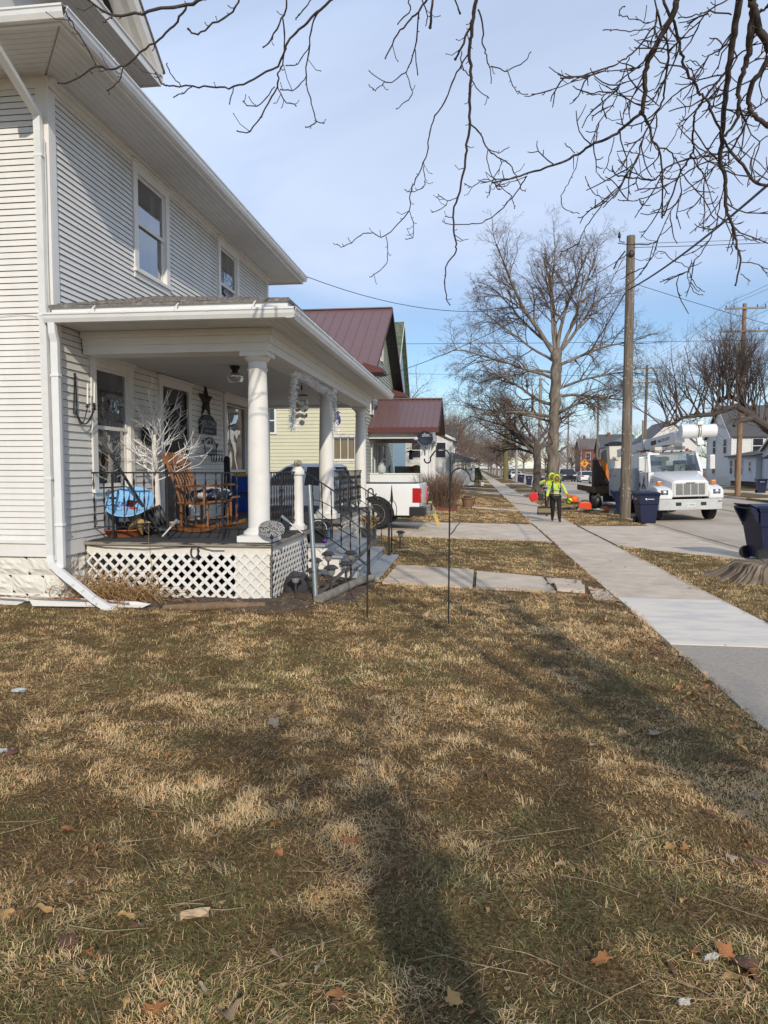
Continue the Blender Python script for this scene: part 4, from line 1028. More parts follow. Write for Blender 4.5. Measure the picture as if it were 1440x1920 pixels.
q = MB(); pts = [((.2 if i % 2 == 0 else .078) * math.cos(PI / 2 + PI * i / 5), 0, (.2 if i % 2 == 0 else .078) * math.sin(PI / 2 + PI * i / 5)) for i in range(10)]
q.add(pts + [(0, -.055, 0), (0, .01, 0)], [(i, (i + 1) % 10, 10) for i in range(10)] + [((i + 1) % 10, i, 11) for i in range(10)]); q.xf(M)
q.build('star_plate', mat('tarnished_gold', (0.36, 0.26, 0.11), 0.4, 0.4, 14, metal=.5, col2=(.08, .05, .03), thr=(.5, .65)), t)
t = thing('terracotta_saucer', 'wide terracotta plant saucer on the porch floor by the wall', 'plant saucer', (-4.75, 9.2, PF))
q = MB(); q.lathe([(.2, PF), (.21, PF), (.26, PF + .08), (.275, PF + .085), (.275, PF + .1), (.25, PF + .1), (.2, PF + .02), (.001, PF + .02)], (-4.68, 9.12, 0), 30); q.build('dish', mat('terracotta', (0.34, 0.11, 0.055), .8, .2, 8), t, smooth=True)
t = thing('plant_pot', 'black plastic pot of tangled cables and dark wreath greenery under the blue saucer', 'pot', (-4.6, 9.45, PF))
q = MB(); q.lathe([(.12, PF + .0), (.17, PF + .26), (.185, PF + .26), (.185, PF + .30), (.165, PF + .3), (.15, PF + .24), (.001, PF + .22)], (-4.62, 9.5, 0), 20); q.build('pot_body', BLACK, t, smooth=True)
q = MB(); rr = random.Random(9)
for k in range(70):
 a = rr.uniform(0, 2 * PI); r_ = rr.uniform(0, .3); p = P3(-4.66 + r_ * math.cos(a), 9.28 + .6 * r_ * math.sin(a), PF + .1 + rr.uniform(0, .16)); d = P3(rr.uniform(-1, 1), rr.uniform(-1, 1), rr.uniform(-.3, .8)).normalized()
 q.tube([p, p + d * .05, p + d * .09 + P3(0, 0, -.02)], [.005, .007, .002], 4)
q.build('wreath_greenery', mat('dark_green_tinsel', (0.008, 0.02, 0.016), .5, .4), t)
q = MB(); q.box(-4.72, -4.60, 9.02, 9.08, .92, .97); q.build('plug_block', WPAINT, t)
t = thing('grey_box', 'blue-grey plastic box standing against the wall at the porch corner', 'box', (-4.85, 9.05, PF)); q = MB(); q.prism([(-4.94, 8.98, PF + .06), (-4.74, 8.98, PF + .04), (-4.75, 8.98, PF + .30), (-4.90, 8.98, PF + .33)], (0, .16, 0)); q.build('case', mat('blue_grey_plastic', (.10, .115, .15), .5, .1), t, bevel=.012)
q = MB(); q.tube([(-4.87, 9.06, PF + .32), (-4.87, 9.06, PF + .37), (-4.79, 9.06, PF + .37), (-4.79, 9.06, PF + .31)], .007, 6); q.build('handle', BLACK, t)
# solar stakes resting on the porch edge
for (a, b, lab) in (((-3.93, 8.62, .77), (-3.72, 8.60, .98), 'white solar stake with a clear head leaning at the middle railing post'), ((-2.35, 9.62, .74), (-2.62, 9.5, .98), 'slim white stake light leaning on the carpet by the newel post')):
 t = thing('stake_light', lab, 'stake light', a); a = P3(*a); b = P3(*b)
 q = MB(); q.tube([a, a + (b - a) * .62], [.009, .011], 8); q.build('stake', WPAINT, t, smooth=True)
 q = MB(); q.tube([a + (b - a) * .6, a + (b - a) * .93, b], [.014, .024, .024], 10); q.build('lens', mat('clear_grey_lens', (.25, .28, .32), .2), t, smooth=True)
# rocking chair, facing the street
t = thing('rocking_chair', 'varnished brown wooden rocking chair with a tall leaning back', 'rocking chair', (-3.85, 10.0, PF))
M = Matrix.Translation((-3.90, 9.98, PF)) @ Matrix.Rotation(R(-14), 4, 'Z')
def rk(name, mb, **k): mb.xf(M); return mb.build(name, ROCKER, t, **k)
for y in (-.25, .25):
 q = MB(); pts = [(-.58 + 1.10 * i / 14, y, .035 + .62 * ((i / 14 - .5)) ** 2 * .75) for i in range(15)]
 q.loft([[(x, y - .022, z - .03), (x, y + .022, z - .03), (x, y + .022, z + .028), (x, y - .022, z + .028)] for x, y, z in pts]); rk('rocker', q)
 for x, xt in ((.22, .24), (-.22, -.18)):
  q = MB(); q.lathe([(.018, 0), (.024, .06), (.016, .09), (.026, .16), (.022, .25), (.016, .30), (.02, .33)], (0, 0, 0), 10); q.xf(Matrix.Translation((x, y, .07))); rk('leg', q, smooth=True)
 q = MB(); q.prism([(-.28, y * 1.16 - .045, .64), (.06, y * 1.16 - .045, .645), (.24, y * 1.16 - .06, .66), (.31, y * 1.16 - .05, .655), (.31, y * 1.16 - .05, .685), (.22, y * 1.16 - .06, .69), (-.28, y * 1.16 - .045, .67)], (0, .10, 0)); rk('arm', q, bevel=.008)
 for x in (.20, .05): q = MB(); q.lathe([(.012, .40), (.02, .46), (.013, .5), (.02, .58), (.012, .645)], (x, y * 1.12, 0), 8); rk('arm_spindle', q, smooth=True)
q = MB(); q.prism([(-.27, -.28, .40), (.1, -.29, .39), (.30, -.28, .42), (.30, -.28, .455), (.1, -.29, .425), (-.27, -.28, .435)], (0, .56, 0)); rk('seat', q, bevel=.012)
BX0, BZ0, BX1, BZ1 = -.24, .43, -.50, 1.05
for y in (-.23, .23): q = MB(); q.tube([(BX0, y, BZ0), ((BX0 + BX1) / 2 + .01, y, (BZ0 + BZ1) / 2), (BX1, y, BZ1)], [.019, .024, .02], 8); rk('back_post', q, smooth=True)
q = MB(); q.prism([(BX1 + .02, -.28, BZ1 - .09), (BX1 - .035, -.28, BZ1 + .05), (BX1 - .042, -.17, BZ1 + .085), (BX1 - .042, .17, BZ1 + .085), (BX1 - .035, .28, BZ1 + .05), (BX1 + .02, .28, BZ1 - .09)], (.03, 0, .012)); rk('crest_rail', q, bevel=.008)
for k in range(6): y = -.165 + k * .066; q = MB(); q.tube([(BX0, y, BZ0), ((BX0 + BX1) / 2 + .02, y, (BZ0 + BZ1) / 2), (BX1 + .01, y, BZ1 - .05)], [.011, .016, .011], 6, flat=.6); rk('back_slat', q, smooth=True)
for z, x in ((.2, .22), (.2, -.22)): q = MB(); q.tube([(x, -.24, z), (x, .24, z)], .012, 8); rk('stretcher', q, smooth=True)
t = thing('seat_cushion', 'plump round navy and white patterned cushion on the rocking chair', 'cushion', (-3.78, 10.02, PF + .43))
q = MB(); q.ball((-3.80, 10.02, PF + .535), .30, 28, 12, (1.05, .95, .36)); q.build('cushion_body', mat('navy_floral_fabric', (0.50, 0.54, 0.60), .9, .05, 14, col2=(0.015, 0.02, 0.05), thr=(.46, .5)), t, smooth='all')
# small stool behind and black bench leg
t = thing('side_table', 'low brown turned-leg table half hidden behind the rocking chair', 'side table', (-4.2, 11.4, PF))
q = MB(); q.box(-4.5, -3.9, 11.2, 11.6, PF + .42, PF + .45); q.build('table_top', ROCKER, t, bevel=.008)
for x in (-4.45, -3.95):
 for y in (11.25, 11.55): q = MB(); q.lathe([(.014, PF), (.022, PF + .1), (.016, PF + .2), (.026, PF + .3), (.02, PF + .42)], (x, y, 0), 8); q.build('leg', ROCKER, t, smooth=True)
t = thing('black_post', 'tall tapered black wooden post standing by the far porch window', 'post', (-4.62, 13.0, PF))
q = MB(); q.prism([(-4.74, 13.1, PF), (-4.60, 13.1, PF), (-4.62, 13.1, PF + 1.1), (-4.65, 13.1, PF + 1.14), (-4.69, 13.1, PF + 1.14), (-4.72, 13.1, PF + 1.1)], (0, .07, 0)); q.build('shaft', mat('black_paint', (.012, .012, .014), .5), t, bevel=.008)
BLUEBIN = mat('bright_blue_plastic', (0.015, 0.07, 0.36), .4, .08, 6)
for z0, lid, lab in ((PF, mat('dark_bin_lid', (.05, .06, .07), .5), 'blue recycling bin with a dark rim, lower of the two stacked on the porch'), (PF + .40, mat('yellow_lid_plastic', (0.62, 0.40, 0.02), .4, .05), 'blue recycling bin with a yellow lid, upper of the two stacked on the porch')):
 t = thing('recycling_bin', lab, 'recycling bin', (-4.65, 14.2, z0), 'blue bins stacked on the porch')
 q = MB(); q.loft([[(-4.65 + sx * (.21 + .03 * k), 14.2 + sy * (.16 + .03 * k), z0 + .36 * k) for sx, sy in ((-1, -1), (1, -1), (1, 1), (-1, 1))] for k in (0, 1)]); q.build('bin_body', BLUEBIN, t, bevel=.02)
 q = MB(); q.box(-4.90, -4.40, 14.0, 14.40, z0 + .345, z0 + .398); q.build('lid', lid, t, bevel=.012)
t = thing('door_mat', 'rust red mat on the porch floor before the far window', 'mat', (-4.3, 14.2, PF)); q = MB(); q.box(-4.8, -3.9, 13.8, 14.6, PF + .001, PF + .012); q.build('pile', mat('rust_red_mat', (.25, .05, .03), .95, .3, 30), t)
# tinsel garland draped under the beam
t = thing('tinsel_garland', 'silver white tinsel garland draped from the porch beam over the middle column', 'garland', (-2.6, 11.3, 2.9))
q = MB(); rr = random.Random(2)
path = [P3(-2.62, 10.17, 2.2), P3(-2.62, 10.2, 2.6), P3(-2.60, 10.22, 3.0), P3(-2.58, 10.5, 3.05), P3(-2.56, 11.0, 3.0), P3(-2.55, 11.6, 2.97), P3(-2.53, 12.3, 2.96), P3(-2.50, 12.62, 2.9), P3(-2.49, 12.66, 2.7), P3(-2.49, 12.70, 2.45), P3(-2.49, 12.72, 2.26)]
segs = []; L = 0
for a, b in zip(path[:-1], path[1:]): segs.append((a, b, L)); L += (b - a).length
n = 2600
for i in range(n):
 s = L * i / n
 a, b, s0 = [g_ for g_ in segs if g_[2] <= s][-1]; p = a + (b - a) * ((s - s0) / (b - a).length); d = P3(rr.gauss(0, 1), rr.gauss(0, 1), rr.gauss(0, 1)).normalized(); w = d.cross(P3(rr.uniform(-1, 1), rr.uniform(-1, 1), .3)).normalized() * .0048; l = rr.uniform(.05, .09)
 e = p + d * l + P3(0, 0, -.012); q.add([p + w, p - w, e - w * .6, e + w * .6], [(0, 1, 2, 3)])
q.build('tinsel', mat('silver_tinsel', (0.88, 0.88, 0.90), .35, .1, 3), t, fix=False)
# wind chime
t = thing('wind_chime', 'capiz shell wind chime of orange and white discs hanging from the porch ceiling', 'wind chime', (-2.98, 12.2, 2.35))
q = MB(); q.lathe([(.10, 2.90), (.105, 2.885), (.10, 2.88)], (-2.98, 12.2, 0), 20); q.tube([(-2.98, 12.2, 2.89), (-2.98, 12.2, 3.11)], .003, 4); q.tube([(-2.98, 12.2, 2.98), (-2.98, 12.2, 3.06)], .014, 8); q.build('hanger', BLACK, t)
rr = random.Random(6)
OS = mat('orange_shell', (.50, .20, .06), .4, .1); WS = mat('white_shell', (.62, .60, .58), .4, .1)
for i in range(10):
 an = 2 * PI * i / 10; x, y = -2.98 + .085 * math.cos(an), 12.2 + .085 * math.sin(an)
 for z in (2.78, 2.68, 2.57)[: 2 + (i % 3 > 0)]:
  q = MB(); q.lathe([(.033, -.002), (.036, 0), (.033, .002)], (0, 0, 0), 14, 'y'); q.xf(Matrix.Translation((x, y, z - .02 * (i % 3))) @ Matrix.Rotation(rr.uniform(-.8, .8), 4, 'Z')); q.build('shell_disc', OS if x < -3.02 else WS, t)
q = MB(); q.lathe([(.03, -.004), (.05, 0), (.03, .004)], (-2.98, 12.2, 2.42), 16, 'y'); q.tube([(-2.98, 12.2, 2.88), (-2.98, 12.2, 2.3)], .002, 4); q.build('clapper', WS, t)
# blue glass drop
t = thing('glass_drop', 'cobalt blue glass drop hanging on a thread past the middle column', 'glass ornament', (-2.58, 13.4, 2.45))
q = MB(); q.lathe([(.002, 2.44), (.03, 2.45), (.058, 2.50), (.06, 2.55), (.045, 2.61), (.025, 2.65), (.02, 2.67)], (-2.58, 13.4, 0), 18); q.build('drop', mat('cobalt_glass', (.01, .03, .45), .08, .05, spec=.8, coat=.5), t, smooth='all')
q = MB(); q.lathe([(.022, 2.67), (.026, 2.69), (.018, 2.71)], (-2.58, 13.4, 0), 10); q.bar((-2.63, 13.4, 2.685), (-2.53, 13.4, 2.685), .018, .014); q.tube([(-2.58, 13.4, 2.70), (-2.58, 13.4, 3.06)], .0022, 4); q.build('cap', BLACK, t)
# finial stone on the newel post
t = thing('shell_ornament', 'cream and brown rough stone ornament sitting on top of the newel post', 'ornament', (-2.61, 10.40, PF + .935))
q = MB(); q.ball((-2.61, 10.40, PF + .985), .06, 16, 10, (1, 1, .85)); q.v = [tuple(Vector(p) + Vector((1, 1, 1)) * .015 * mnoise.noise(Vector(p) * 28)) for p in q.v]; q.build('stone', mat('cream_brown_stone', (.55, .47, .36), .7, .3, 20, .8, 40, col2=(.22, .13, .08), thr=(.5, .6)), t, smooth='all')
# speckled disc on a stake
t = thing('garden_stake', 'silver speckled oval disc on a thin black garden stake by the porch corner', 'garden stake', (-2.43, 8.38, 0))
q = MB(); q.tube([(-2.43, 8.38, -.05), (-2.43, 8.385, .80)], .007, 6); q.ball((-2.43, 8.375, .80), .026, 10, 8); q.build('stake', IRON, t)
q = MB(); q.lathe([(.001, .012), (.12, .006), (.165, 0), (.16, -.004), (.001, -.002)], (0, 0, 0), 36, 'y'); q.xf(Matrix.Translation((-2.44, 8.40, .895)) @ Matrix.Diagonal((1, 1, .66, 1))); q.build('disc', mat('speckled_silver', (.5, .5, .51), .3, .3, 150, metal=.4, col2=(.02, .02, .02), thr=(.49, .53)), t, smooth=True)
# lantern, box and purple ornament on the stairs
t = thing('lantern', 'black framed lantern with a white candle standing on the porch edge by the steps', 'lantern', (-2.42, 11.5, PF))
q = MB(); lx, ly, lz = -2.36, 11.30, .50
q.box(lx - .085, lx + .085, ly - .085, ly + .085, lz, lz + .02); q.loft([[(lx + sx * r_, ly + sy * r_, z) for sx, sy in ((-1, -1), (1, -1), (1, 1), (-1, 1))] for r_, z in ((.095, lz + .20), (.095, lz + .215), (.05, lz + .25), (.015, lz + .27))])
for sx in (-1, 1):
 for sy in (-1, 1): q.box(lx + sx * .078 - .006, lx + sx * .078 + .006, ly + sy * .078 - .006, ly + sy * .078 + .006, lz + .02, lz + .2)
q.tube([(lx - .05, ly, lz + .25)] + [(lx - .05 * math.cos(a), ly, lz + .27 + .05 * math.sin(a)) for a in [PI * i / 8 for i in range(9)]], .005, 5); q.build('frame', BLACK, t)
q = MB(); q.cyl((lx, ly, lz + .02), (lx, ly, lz + .14), .05, n=16); q.build('candle', WPAINT, t, smooth=True)
q = MB(); q.box(lx - .076, lx + .076, ly - .074, ly - .072, lz + .02, lz + .2); q.build('pane', GLASS, t)
t = thing('black_caddy', 'black plastic caddy with a white strap sitting on the top step', 'caddy', (-2.36, 10.72, .5)); q = MB(); q.loft([[(-2.36 + sx * r_, 10.66 + sy * r_ * .7, z) for sx, sy in ((-1, -1), (1, -1), (1, 1), (-1, 1))] for r_, z in ((.09, .505), (.13, .72))]); q.build('body', BLACK, t, bevel=.015)
q = MB(); q.tube([(-2.36 + .13 * math.cos(a), 10.66, .70 + .14 * math.sin(a)) for a in [PI * i / 10 for i in range(11)]], .006, 5); q.build('handle', WPAINT, t)
t = thing('purple_ball', 'small purple spiky ball lying on the top step', 'ball', (-2.22, 10.55, .5)); q = MB(); q.ball((-2.235, 10.55, .54), .036, 12, 8); rr = random.Random(1)
for k in range(40): d = P3(rr.gauss(0, 1), rr.gauss(0, 1), rr.gauss(0, 1)).normalized(); c = P3(-2.235, 10.55, .54); q.tube([c + d * .03, c + d * .047], [.006, .002], 4)
q.build('ball_body', mat('purple_plastic', (.09, .03, .22), .4), t)
# solar path lights
def solar(x, y, h, rz, label, tilt=0):
 t = thing('path_light', label, 'solar light', (x, y, gz(x, y)), 'solar path lights by the porch steps'); z0 = gz(x, y); d = P3(math.sin(tilt), 0, math.cos(tilt)); b = P3(x, y, z0)
 q = MB(); q.tube([b - d * .04, b + d * (h - .16)], [.014, .014], 8); q.build('stake', mat('bronze_plastic', (.06, .045, .04), .45), t, smooth=True)
 Mx = Matrix.Translation(b + d * (h - .16)) @ Matrix.Rotation(tilt, 4, 'Y') @ Matrix.Rotation(rz, 4, 'Z')
 q = MB(); q.lathe([(.02, 0), (.035, .012), (.045, .03), (.062, .10), (.06, .105)], (0, 0, 0), 16); q.xf(Mx); q.build('glass_shade', mat('ribbed_clear_plastic', (.24, .24, .23), .25, .5, 4, stretch=(14, 14, 1)), t, smooth=True)
 q = MB(); q.lathe([(.095, .095), (.098, .104), (.06, .135), (.04, .142), (.001, .143)], (0, 0, 0), 8); q.xf(Mx); q.build('cap', mat('dark_solar_cap', (.05, .045, .05), .4), t)
solar(-2.20, 8.62, .36, 0, 'squat solar light nearest the porch corner, by the silver disc stake')
solar(-1.99, 8.68, .42, .3, 'solar light just left of the foot of the leaning steel pipe')
solar(-1.80, 8.86, .44, .1, 'solar light just right of the foot of the leaning steel pipe')
solar(-1.72, 9.45, .42, .5, 'solar light with a wide hood halfway along the fallen log')
solar(-1.74, 9.98, .50, .2, 'taller solar light closest to the bottom steps, by the step side')
solar(-2.10, 9.30, .46, .2, 'solar light standing behind the steel pipe close to the east lattice')
solar(-2.02, 9.75, .50, .7, 'solar light farthest in, against the lattice beside the steps')
solar(-1.52, 14.6, .40, .2, 'solar light beyond the steps, past the far stair railing', .05)
# black boulder shape, steel pipe, log, sticks
t = thing('garden_rock', 'dark grey flat stone standing against the lattice behind the nearest solar light', 'stone', (-2.30, 8.85, 0)); q = MB(); q.ball((-2.28, 8.95, .10), .17, 14, 10, (.9, .6, 1.25)); q.v = [tuple(Vector(p) + Vector((1, .6, 1)) * .05 * mnoise.noise(Vector(p) * 6)) for p in q.v]; q.build('stone', mat('dark_slate_stone', (.05, .05, .055), .9, .3, 12, .8, 30), t, smooth='all')
t = thing('steel_pipe', 'galvanised steel pipe leaning upright at the corner of the steps', 'pipe', (-1.93, 8.56, 0)); a, b = P3(-1.93, 8.56, -.03), P3(-2.06, 8.80, 1.42); q = MB(); q.tube([a, a + (b - a) * .33], .034, 14); q.tube([a + (b - a) * .331, b], .030, 14); q.build('tube', STEEL, t, smooth=True)
def log(name, label, pts, rad, m=BARK, cat='log'):
 t = thing(name, label, cat, pts[0]); q = MB(); P = [Vector(p) for p in pts]; out = []; rr_ = []
 for i in range(len(P) - 1):
  for k in range(6): out.append(P[i].lerp(P[i + 1], k / 6)); rr_.append((rad[i] + (rad[i + 1] - rad[i]) * k / 6))
 out.append(P[-1]); rr_.append(rad[-1]); q.tube(out, rr_, 12); q.v = [tuple(Vector(p) + Vector((1, 1, 1)) * rad[0] * .22 * mnoise.noise(Vector(p) * 9)) for p in q.v]; q.build('limb_wood', m, t, smooth=True); return t
log('fallen_log', 'grey barked log lying on the leaves along the foot of the steps', [(-1.86, 8.42, .045), (-1.78, 8.75, .05), (-1.62, 9.6, .06), (-1.45, 10.15, .06)], [.062, .06, .055, .045], mat('grey_log_bark', (.22, .20, .17), .9, .4, 12, 1.2, 30, stretch=(1, .4, 1)))
log('fallen_branch', 'brown peeling branch lying in the soil in front of the porch lattice', [(-3.55, 7.78, .03), (-3.15, 7.76, .05), (-2.8, 7.92, .045), (-2.42, 8.02, .035)], [.03, .05, .045, .035], mat('peeling_brown_bark', (.20, .13, .08), .9, .4, 12, 1.2, 30))
t = thing('plank_offcut', 'flat grey weathered board leaning from the log up to the stair railing', 'board', (-1.8, 8.7, 0)); q = MB(); q.bar((-1.95, 8.6, .03), (-1.38, 10.45, .62), .055, .012); q.build('plank', mat('grey_board', (.09, .085, .08), .8, .2, 10), t)
# shepherd's hooks
def hook_stand(label, x, y, arms, h, r_=.0085):
 z0 = gz(x, y); t = thing('shepherds_hook', label, "shepherd's hook", (x, y, z0)); q = MB(); q.tube([(x, y, z0 - .08), (x + .005, y, z0 + h * .5), (x + .012, y, z0 + h)], r_, 8); q.build('pole', IRON, t, smooth=True)
 for pts in arms: q = MB(); q.tube([(x + .012 + px, y, z0 + pz) for px, pz in pts], r_ * .95, 8); q.build('hook', IRON, t, smooth=True)
def arc(cx, cz, rx, rz, a0, a1, n=14): return [(cx + rx * math.cos(R(a0 + (a1 - a0) * i / n)), cz + rz * math.sin(R(a0 + (a1 - a0) * i / n))) for i in range(n + 1)]
hook_stand('tall black double shepherd\'s hook standing alone in the lawn', -.27, 7.69, [[(0, 1.72), (0, 1.80)] + arc(-.10, 1.80, .10, .105, 0, 150) + [(-.21, 1.82)] + arc(-.245, 1.79, .033, .035, 30, -200), [(0, 1.45), (.01, 1.58)] + arc(.105, 1.60, .095, .10, 180, 40) + [(.21, 1.62)] + arc(.245, 1.60, .035, .04, 200, 360)], 1.80)
hook_stand('shorter black shepherd\'s hook with a small crook nearer the steps', -1.18, 7.82, [[(0, 1.3), (0, 1.40)] + arc(.028, 1.41, .028, .035, 180, 0) + arc(.075, 1.41, .02, .04, 180, 330)], 1.38)
# stick with red bud, iron fence ornament by the far stair rail
t = thing('garden_finial', 'black iron garden post with a pointed top beyond the far stair railing', 'garden post', (-1.3, 13.6, 0)); q = MB(); q.tube([(-1.62, 14.0, -.03), (-1.62, 14.0, .95)], .014, 6); q.tube([(-1.62, 14.0, .95), (-1.62, 14.0, 1.02), (-1.62, 14.0, 1.30)], [.02, .03, .004], 8); q.tube([(-1.62 + .1 * math.cos(a), 14.0, .8 + .2 * math.sin(a)) for a in [2 * PI * i / 20 for i in range(21)]], .008, 5); q.build('post', IRON, t)
t = thing('planter_basket', 'metal planter of dry seed heads beside the far stair railing', 'planter', (-2.0, 13.7, 0)); q = MB(); q.lathe([(.12, .0), (.16, .45), (.17, .46), (.15, .44), (.001, .42)], (-2.05, 13.8, 0), 16); q.build('planter_body', STEEL, t, smooth=True)
q = MB(); rr = random.Random(14)
for k in range(60): a = rr.uniform(0, 6.28); r_ = rr.uniform(0, .12); p = P3(-2.05 + r_ * math.cos(a), 13.8 + r_ * math.sin(a), .43); d = P3(rr.uniform(-.6, .6), rr.uniform(-.6, .6), 1).normalized(); q.tube([p, p + d * .15, p + d * .28], [.004, .004, .012], 4)
q.build('dry_plant', mat('dry_straw_plant', (.34, .23, .10), .9, .4, 20), t)
# dry reed clump at the house corner
t = thing('dry_plant_clump', 'clump of dead tan stalks flattened between the downspout and the lattice', 'dead plant', (-4.5, 8.2, 0)); q = MB(); rr = random.Random(33)
for k in range(620):
 x = rr.gauss(-4.40, .30); y = rr.uniform(7.95, 8.40); p = P3(x, y, 0); d = P3(rr.gauss(.25, .7), rr.gauss(-.2, .35), rr.uniform(.5, 1.3)).normalized(); l = rr.uniform(.2, .62); pts = [p]; dd_ = d.copy()
 for i in range(4): pts.append(pts[-1] + dd_ * l / 4); dd_ = (dd_ + P3(rr.gauss(0, .25), rr.gauss(0, .2), -.42)).normalized()
 q.tube(pts, [.0055, .0055, .005, .004, .002], 4, flat=.5, caps=False)
q.build('stalks', mat('dead_tan_stalk', (.36, .22, .10), .85, .45, 25), t, fix=False)
t = thing('seedling_stalk', 'single thin dead weed stalk standing before the lattice', 'dead weed', (-4.0, 8.36, 0)); q = MB(); q.tube([(-3.98, 8.34, 0), (-3.96, 8.36, .4), (-4.0, 8.38, .72), (-4.0, 8.39, .95)], [.004, .0035, .003, .002], 4); q.build('stalk', mat('dead_tan_stalk', (.36, .22, .10)), t)
# fallen trim boards, rusty rod, cable loop
t = thing('trim_board', 'white trim board lying on the ground under the downspout', 'board', (-4.6, 7.72, 0)); q = MB(); q.prism([(-5.15, 7.74, .015), (-3.82, 7.80, .015), (-3.72, 7.80, .06), (-3.9, 7.80, .085), (-5.2, 7.74, .10)], (0, .03, 0)); q.build('plank', TRIM, t, bevel=.004)
t = thing('trim_board', 'dirty white trim board lying along the foundation at the left edge', 'board', (-5.6, 7.82, 0)); q = MB(); q.prism([(-6.4, 7.84, .0), (-5.42, 7.84, .0), (-5.3, 7.84, .05), (-5.36, 7.84, .09), (-6.4, 7.84, .07)], (0, .025, 0)); q.build('plank', BLOCK, t, bevel=.004)
t = thing('rusty_rod', 'thin peeling rusty rod lying across the trim boards at the wall foot', 'rod', (-5, 7.7, .1)); q = MB(); q.tube([(-5.75, 7.72, .14), (-5.0, 7.70, .125), (-4.3, 7.72, .115), (-3.95, 7.74, .08)], [.011, .013, .012, .008], 6); q.build('rod_shaft', mat('rusty_white_rod', (.50, .42, .36), .8, .2, 10, col2=(.22, .08, .035), thr=(.46, .54)), t)
t = thing('black_cable', 'black cable looped and hung along the porch skirt above the lattice', 'cable', (-4, 8.45, .66)); q = MB()
q.tube([(-4.95, 8.44, .68), (-4.6, 8.44, .64), (-4.1, 8.44, .625), (-3.7, 8.44, .655), (-3.42, 8.44, .67), (-3.2, 8.44, .62), (-3.05, 8.44, .62)], .0055, 5); q.tube([(-3.42 + .05 * math.cos(a), 8.437 - .002 * i, .60 + .075 * math.sin(a)) for i, a in enumerate([.45 * i for i in range(30)])], .0055, 5); q.build('wire', BLACK, t)
# ================================================================== NEIGHBOUR HOUSES
def sidingmat(name, col, ex=.13, rough=.6):
 m = mat(name, col, rough, .05, 2.0); N, L = m.node_tree.nodes, m.node_tree.links
 b = N['Principled BSDF']; t = N.new('ShaderNodeTexCoord'); sp_ = N.new('ShaderNodeSeparateXYZ'); L.new(t.outputs['Object'], sp_.inputs[0])
 a = N.new('ShaderNodeMath'); a.operation = 'DIVIDE'; a.inputs[1].default_value = ex; L.new(sp_.outputs[2], a.inputs[0])
 f_ = N.new('ShaderNodeMath'); f_.operation = 'FRACT'; L.new(a.outputs[0], f_.inputs[0])
 bp = N.new('ShaderNodeBump'); bp.invert = True; bp.inputs['Strength'].default_value = 1; bp.inputs['Distance'].default_value = .02; L.new(f_.outputs[0], bp.inputs['Height']); L.new(bp.outputs[0], b.inputs['Normal'])
 return m
FGLASS = mat('far_window_glass', (0.03, 0.035, 0.045), 0.08, 0.3, 3, spec=.8)
FTRIM = mat('far_white_trim', (0.72, 0.71, 0.69), .6, .05, 3)
GREYROOF = mat('grey_roof_shingle', (0.17, 0.17, 0.175), .9, .3, 8, .4, 30)
DARKROOF = mat('charcoal_roof_shingle', (0.095, 0.095, 0.10), .9, .3, 8, .4, 30)
BRICK = mat('red_brick_wall', (0.22, 0.075, 0.05), .85, .25, 12, .4, 40)
def fwin(par, face, u, z, w, h, pl, m=None, door=None):
 """window or door on a wall: face 's' (towards the camera, plane y=pl) or 'w'/'e' (plane x=pl)"""
 q = MB(); tr = .10
 def bx(mb, u0, u1, z0, z1, d0, d1):
  if face == 's': mb.box(u0, u1, pl - d1, pl - d0, z0, z1)
  elif face == 'w': mb.box(pl - d1, pl - d0, u0, u1, z0, z1)
  else: mb.box(pl + d0, pl + d1, u0, u1, z0, z1)
 bx(q, u - w / 2 - tr, u - w / 2, z, z + h, -.03, .05); bx(q, u + w / 2, u + w / 2 + tr, z, z + h, -.03, .05); bx(q, u - w / 2 - tr, u + w / 2 + tr, z + h, z + h + tr, -.03, .055); bx(q, u - w / 2 - tr, u + w / 2 + tr, z - .08, z, -.03, .07)
 if not door: bx(q, u - w / 2, u + w / 2, z + h * .48, z + h * .53, -.02, .03)
 o = q.build('door' if door else 'window', m or FTRIM, par)
 q = MB(); bx(q, u - w / 2, u + w / 2, z, z + h, -.02, .012); q.build('panel' if door else 'pane', door or FGLASS, o)
 return o
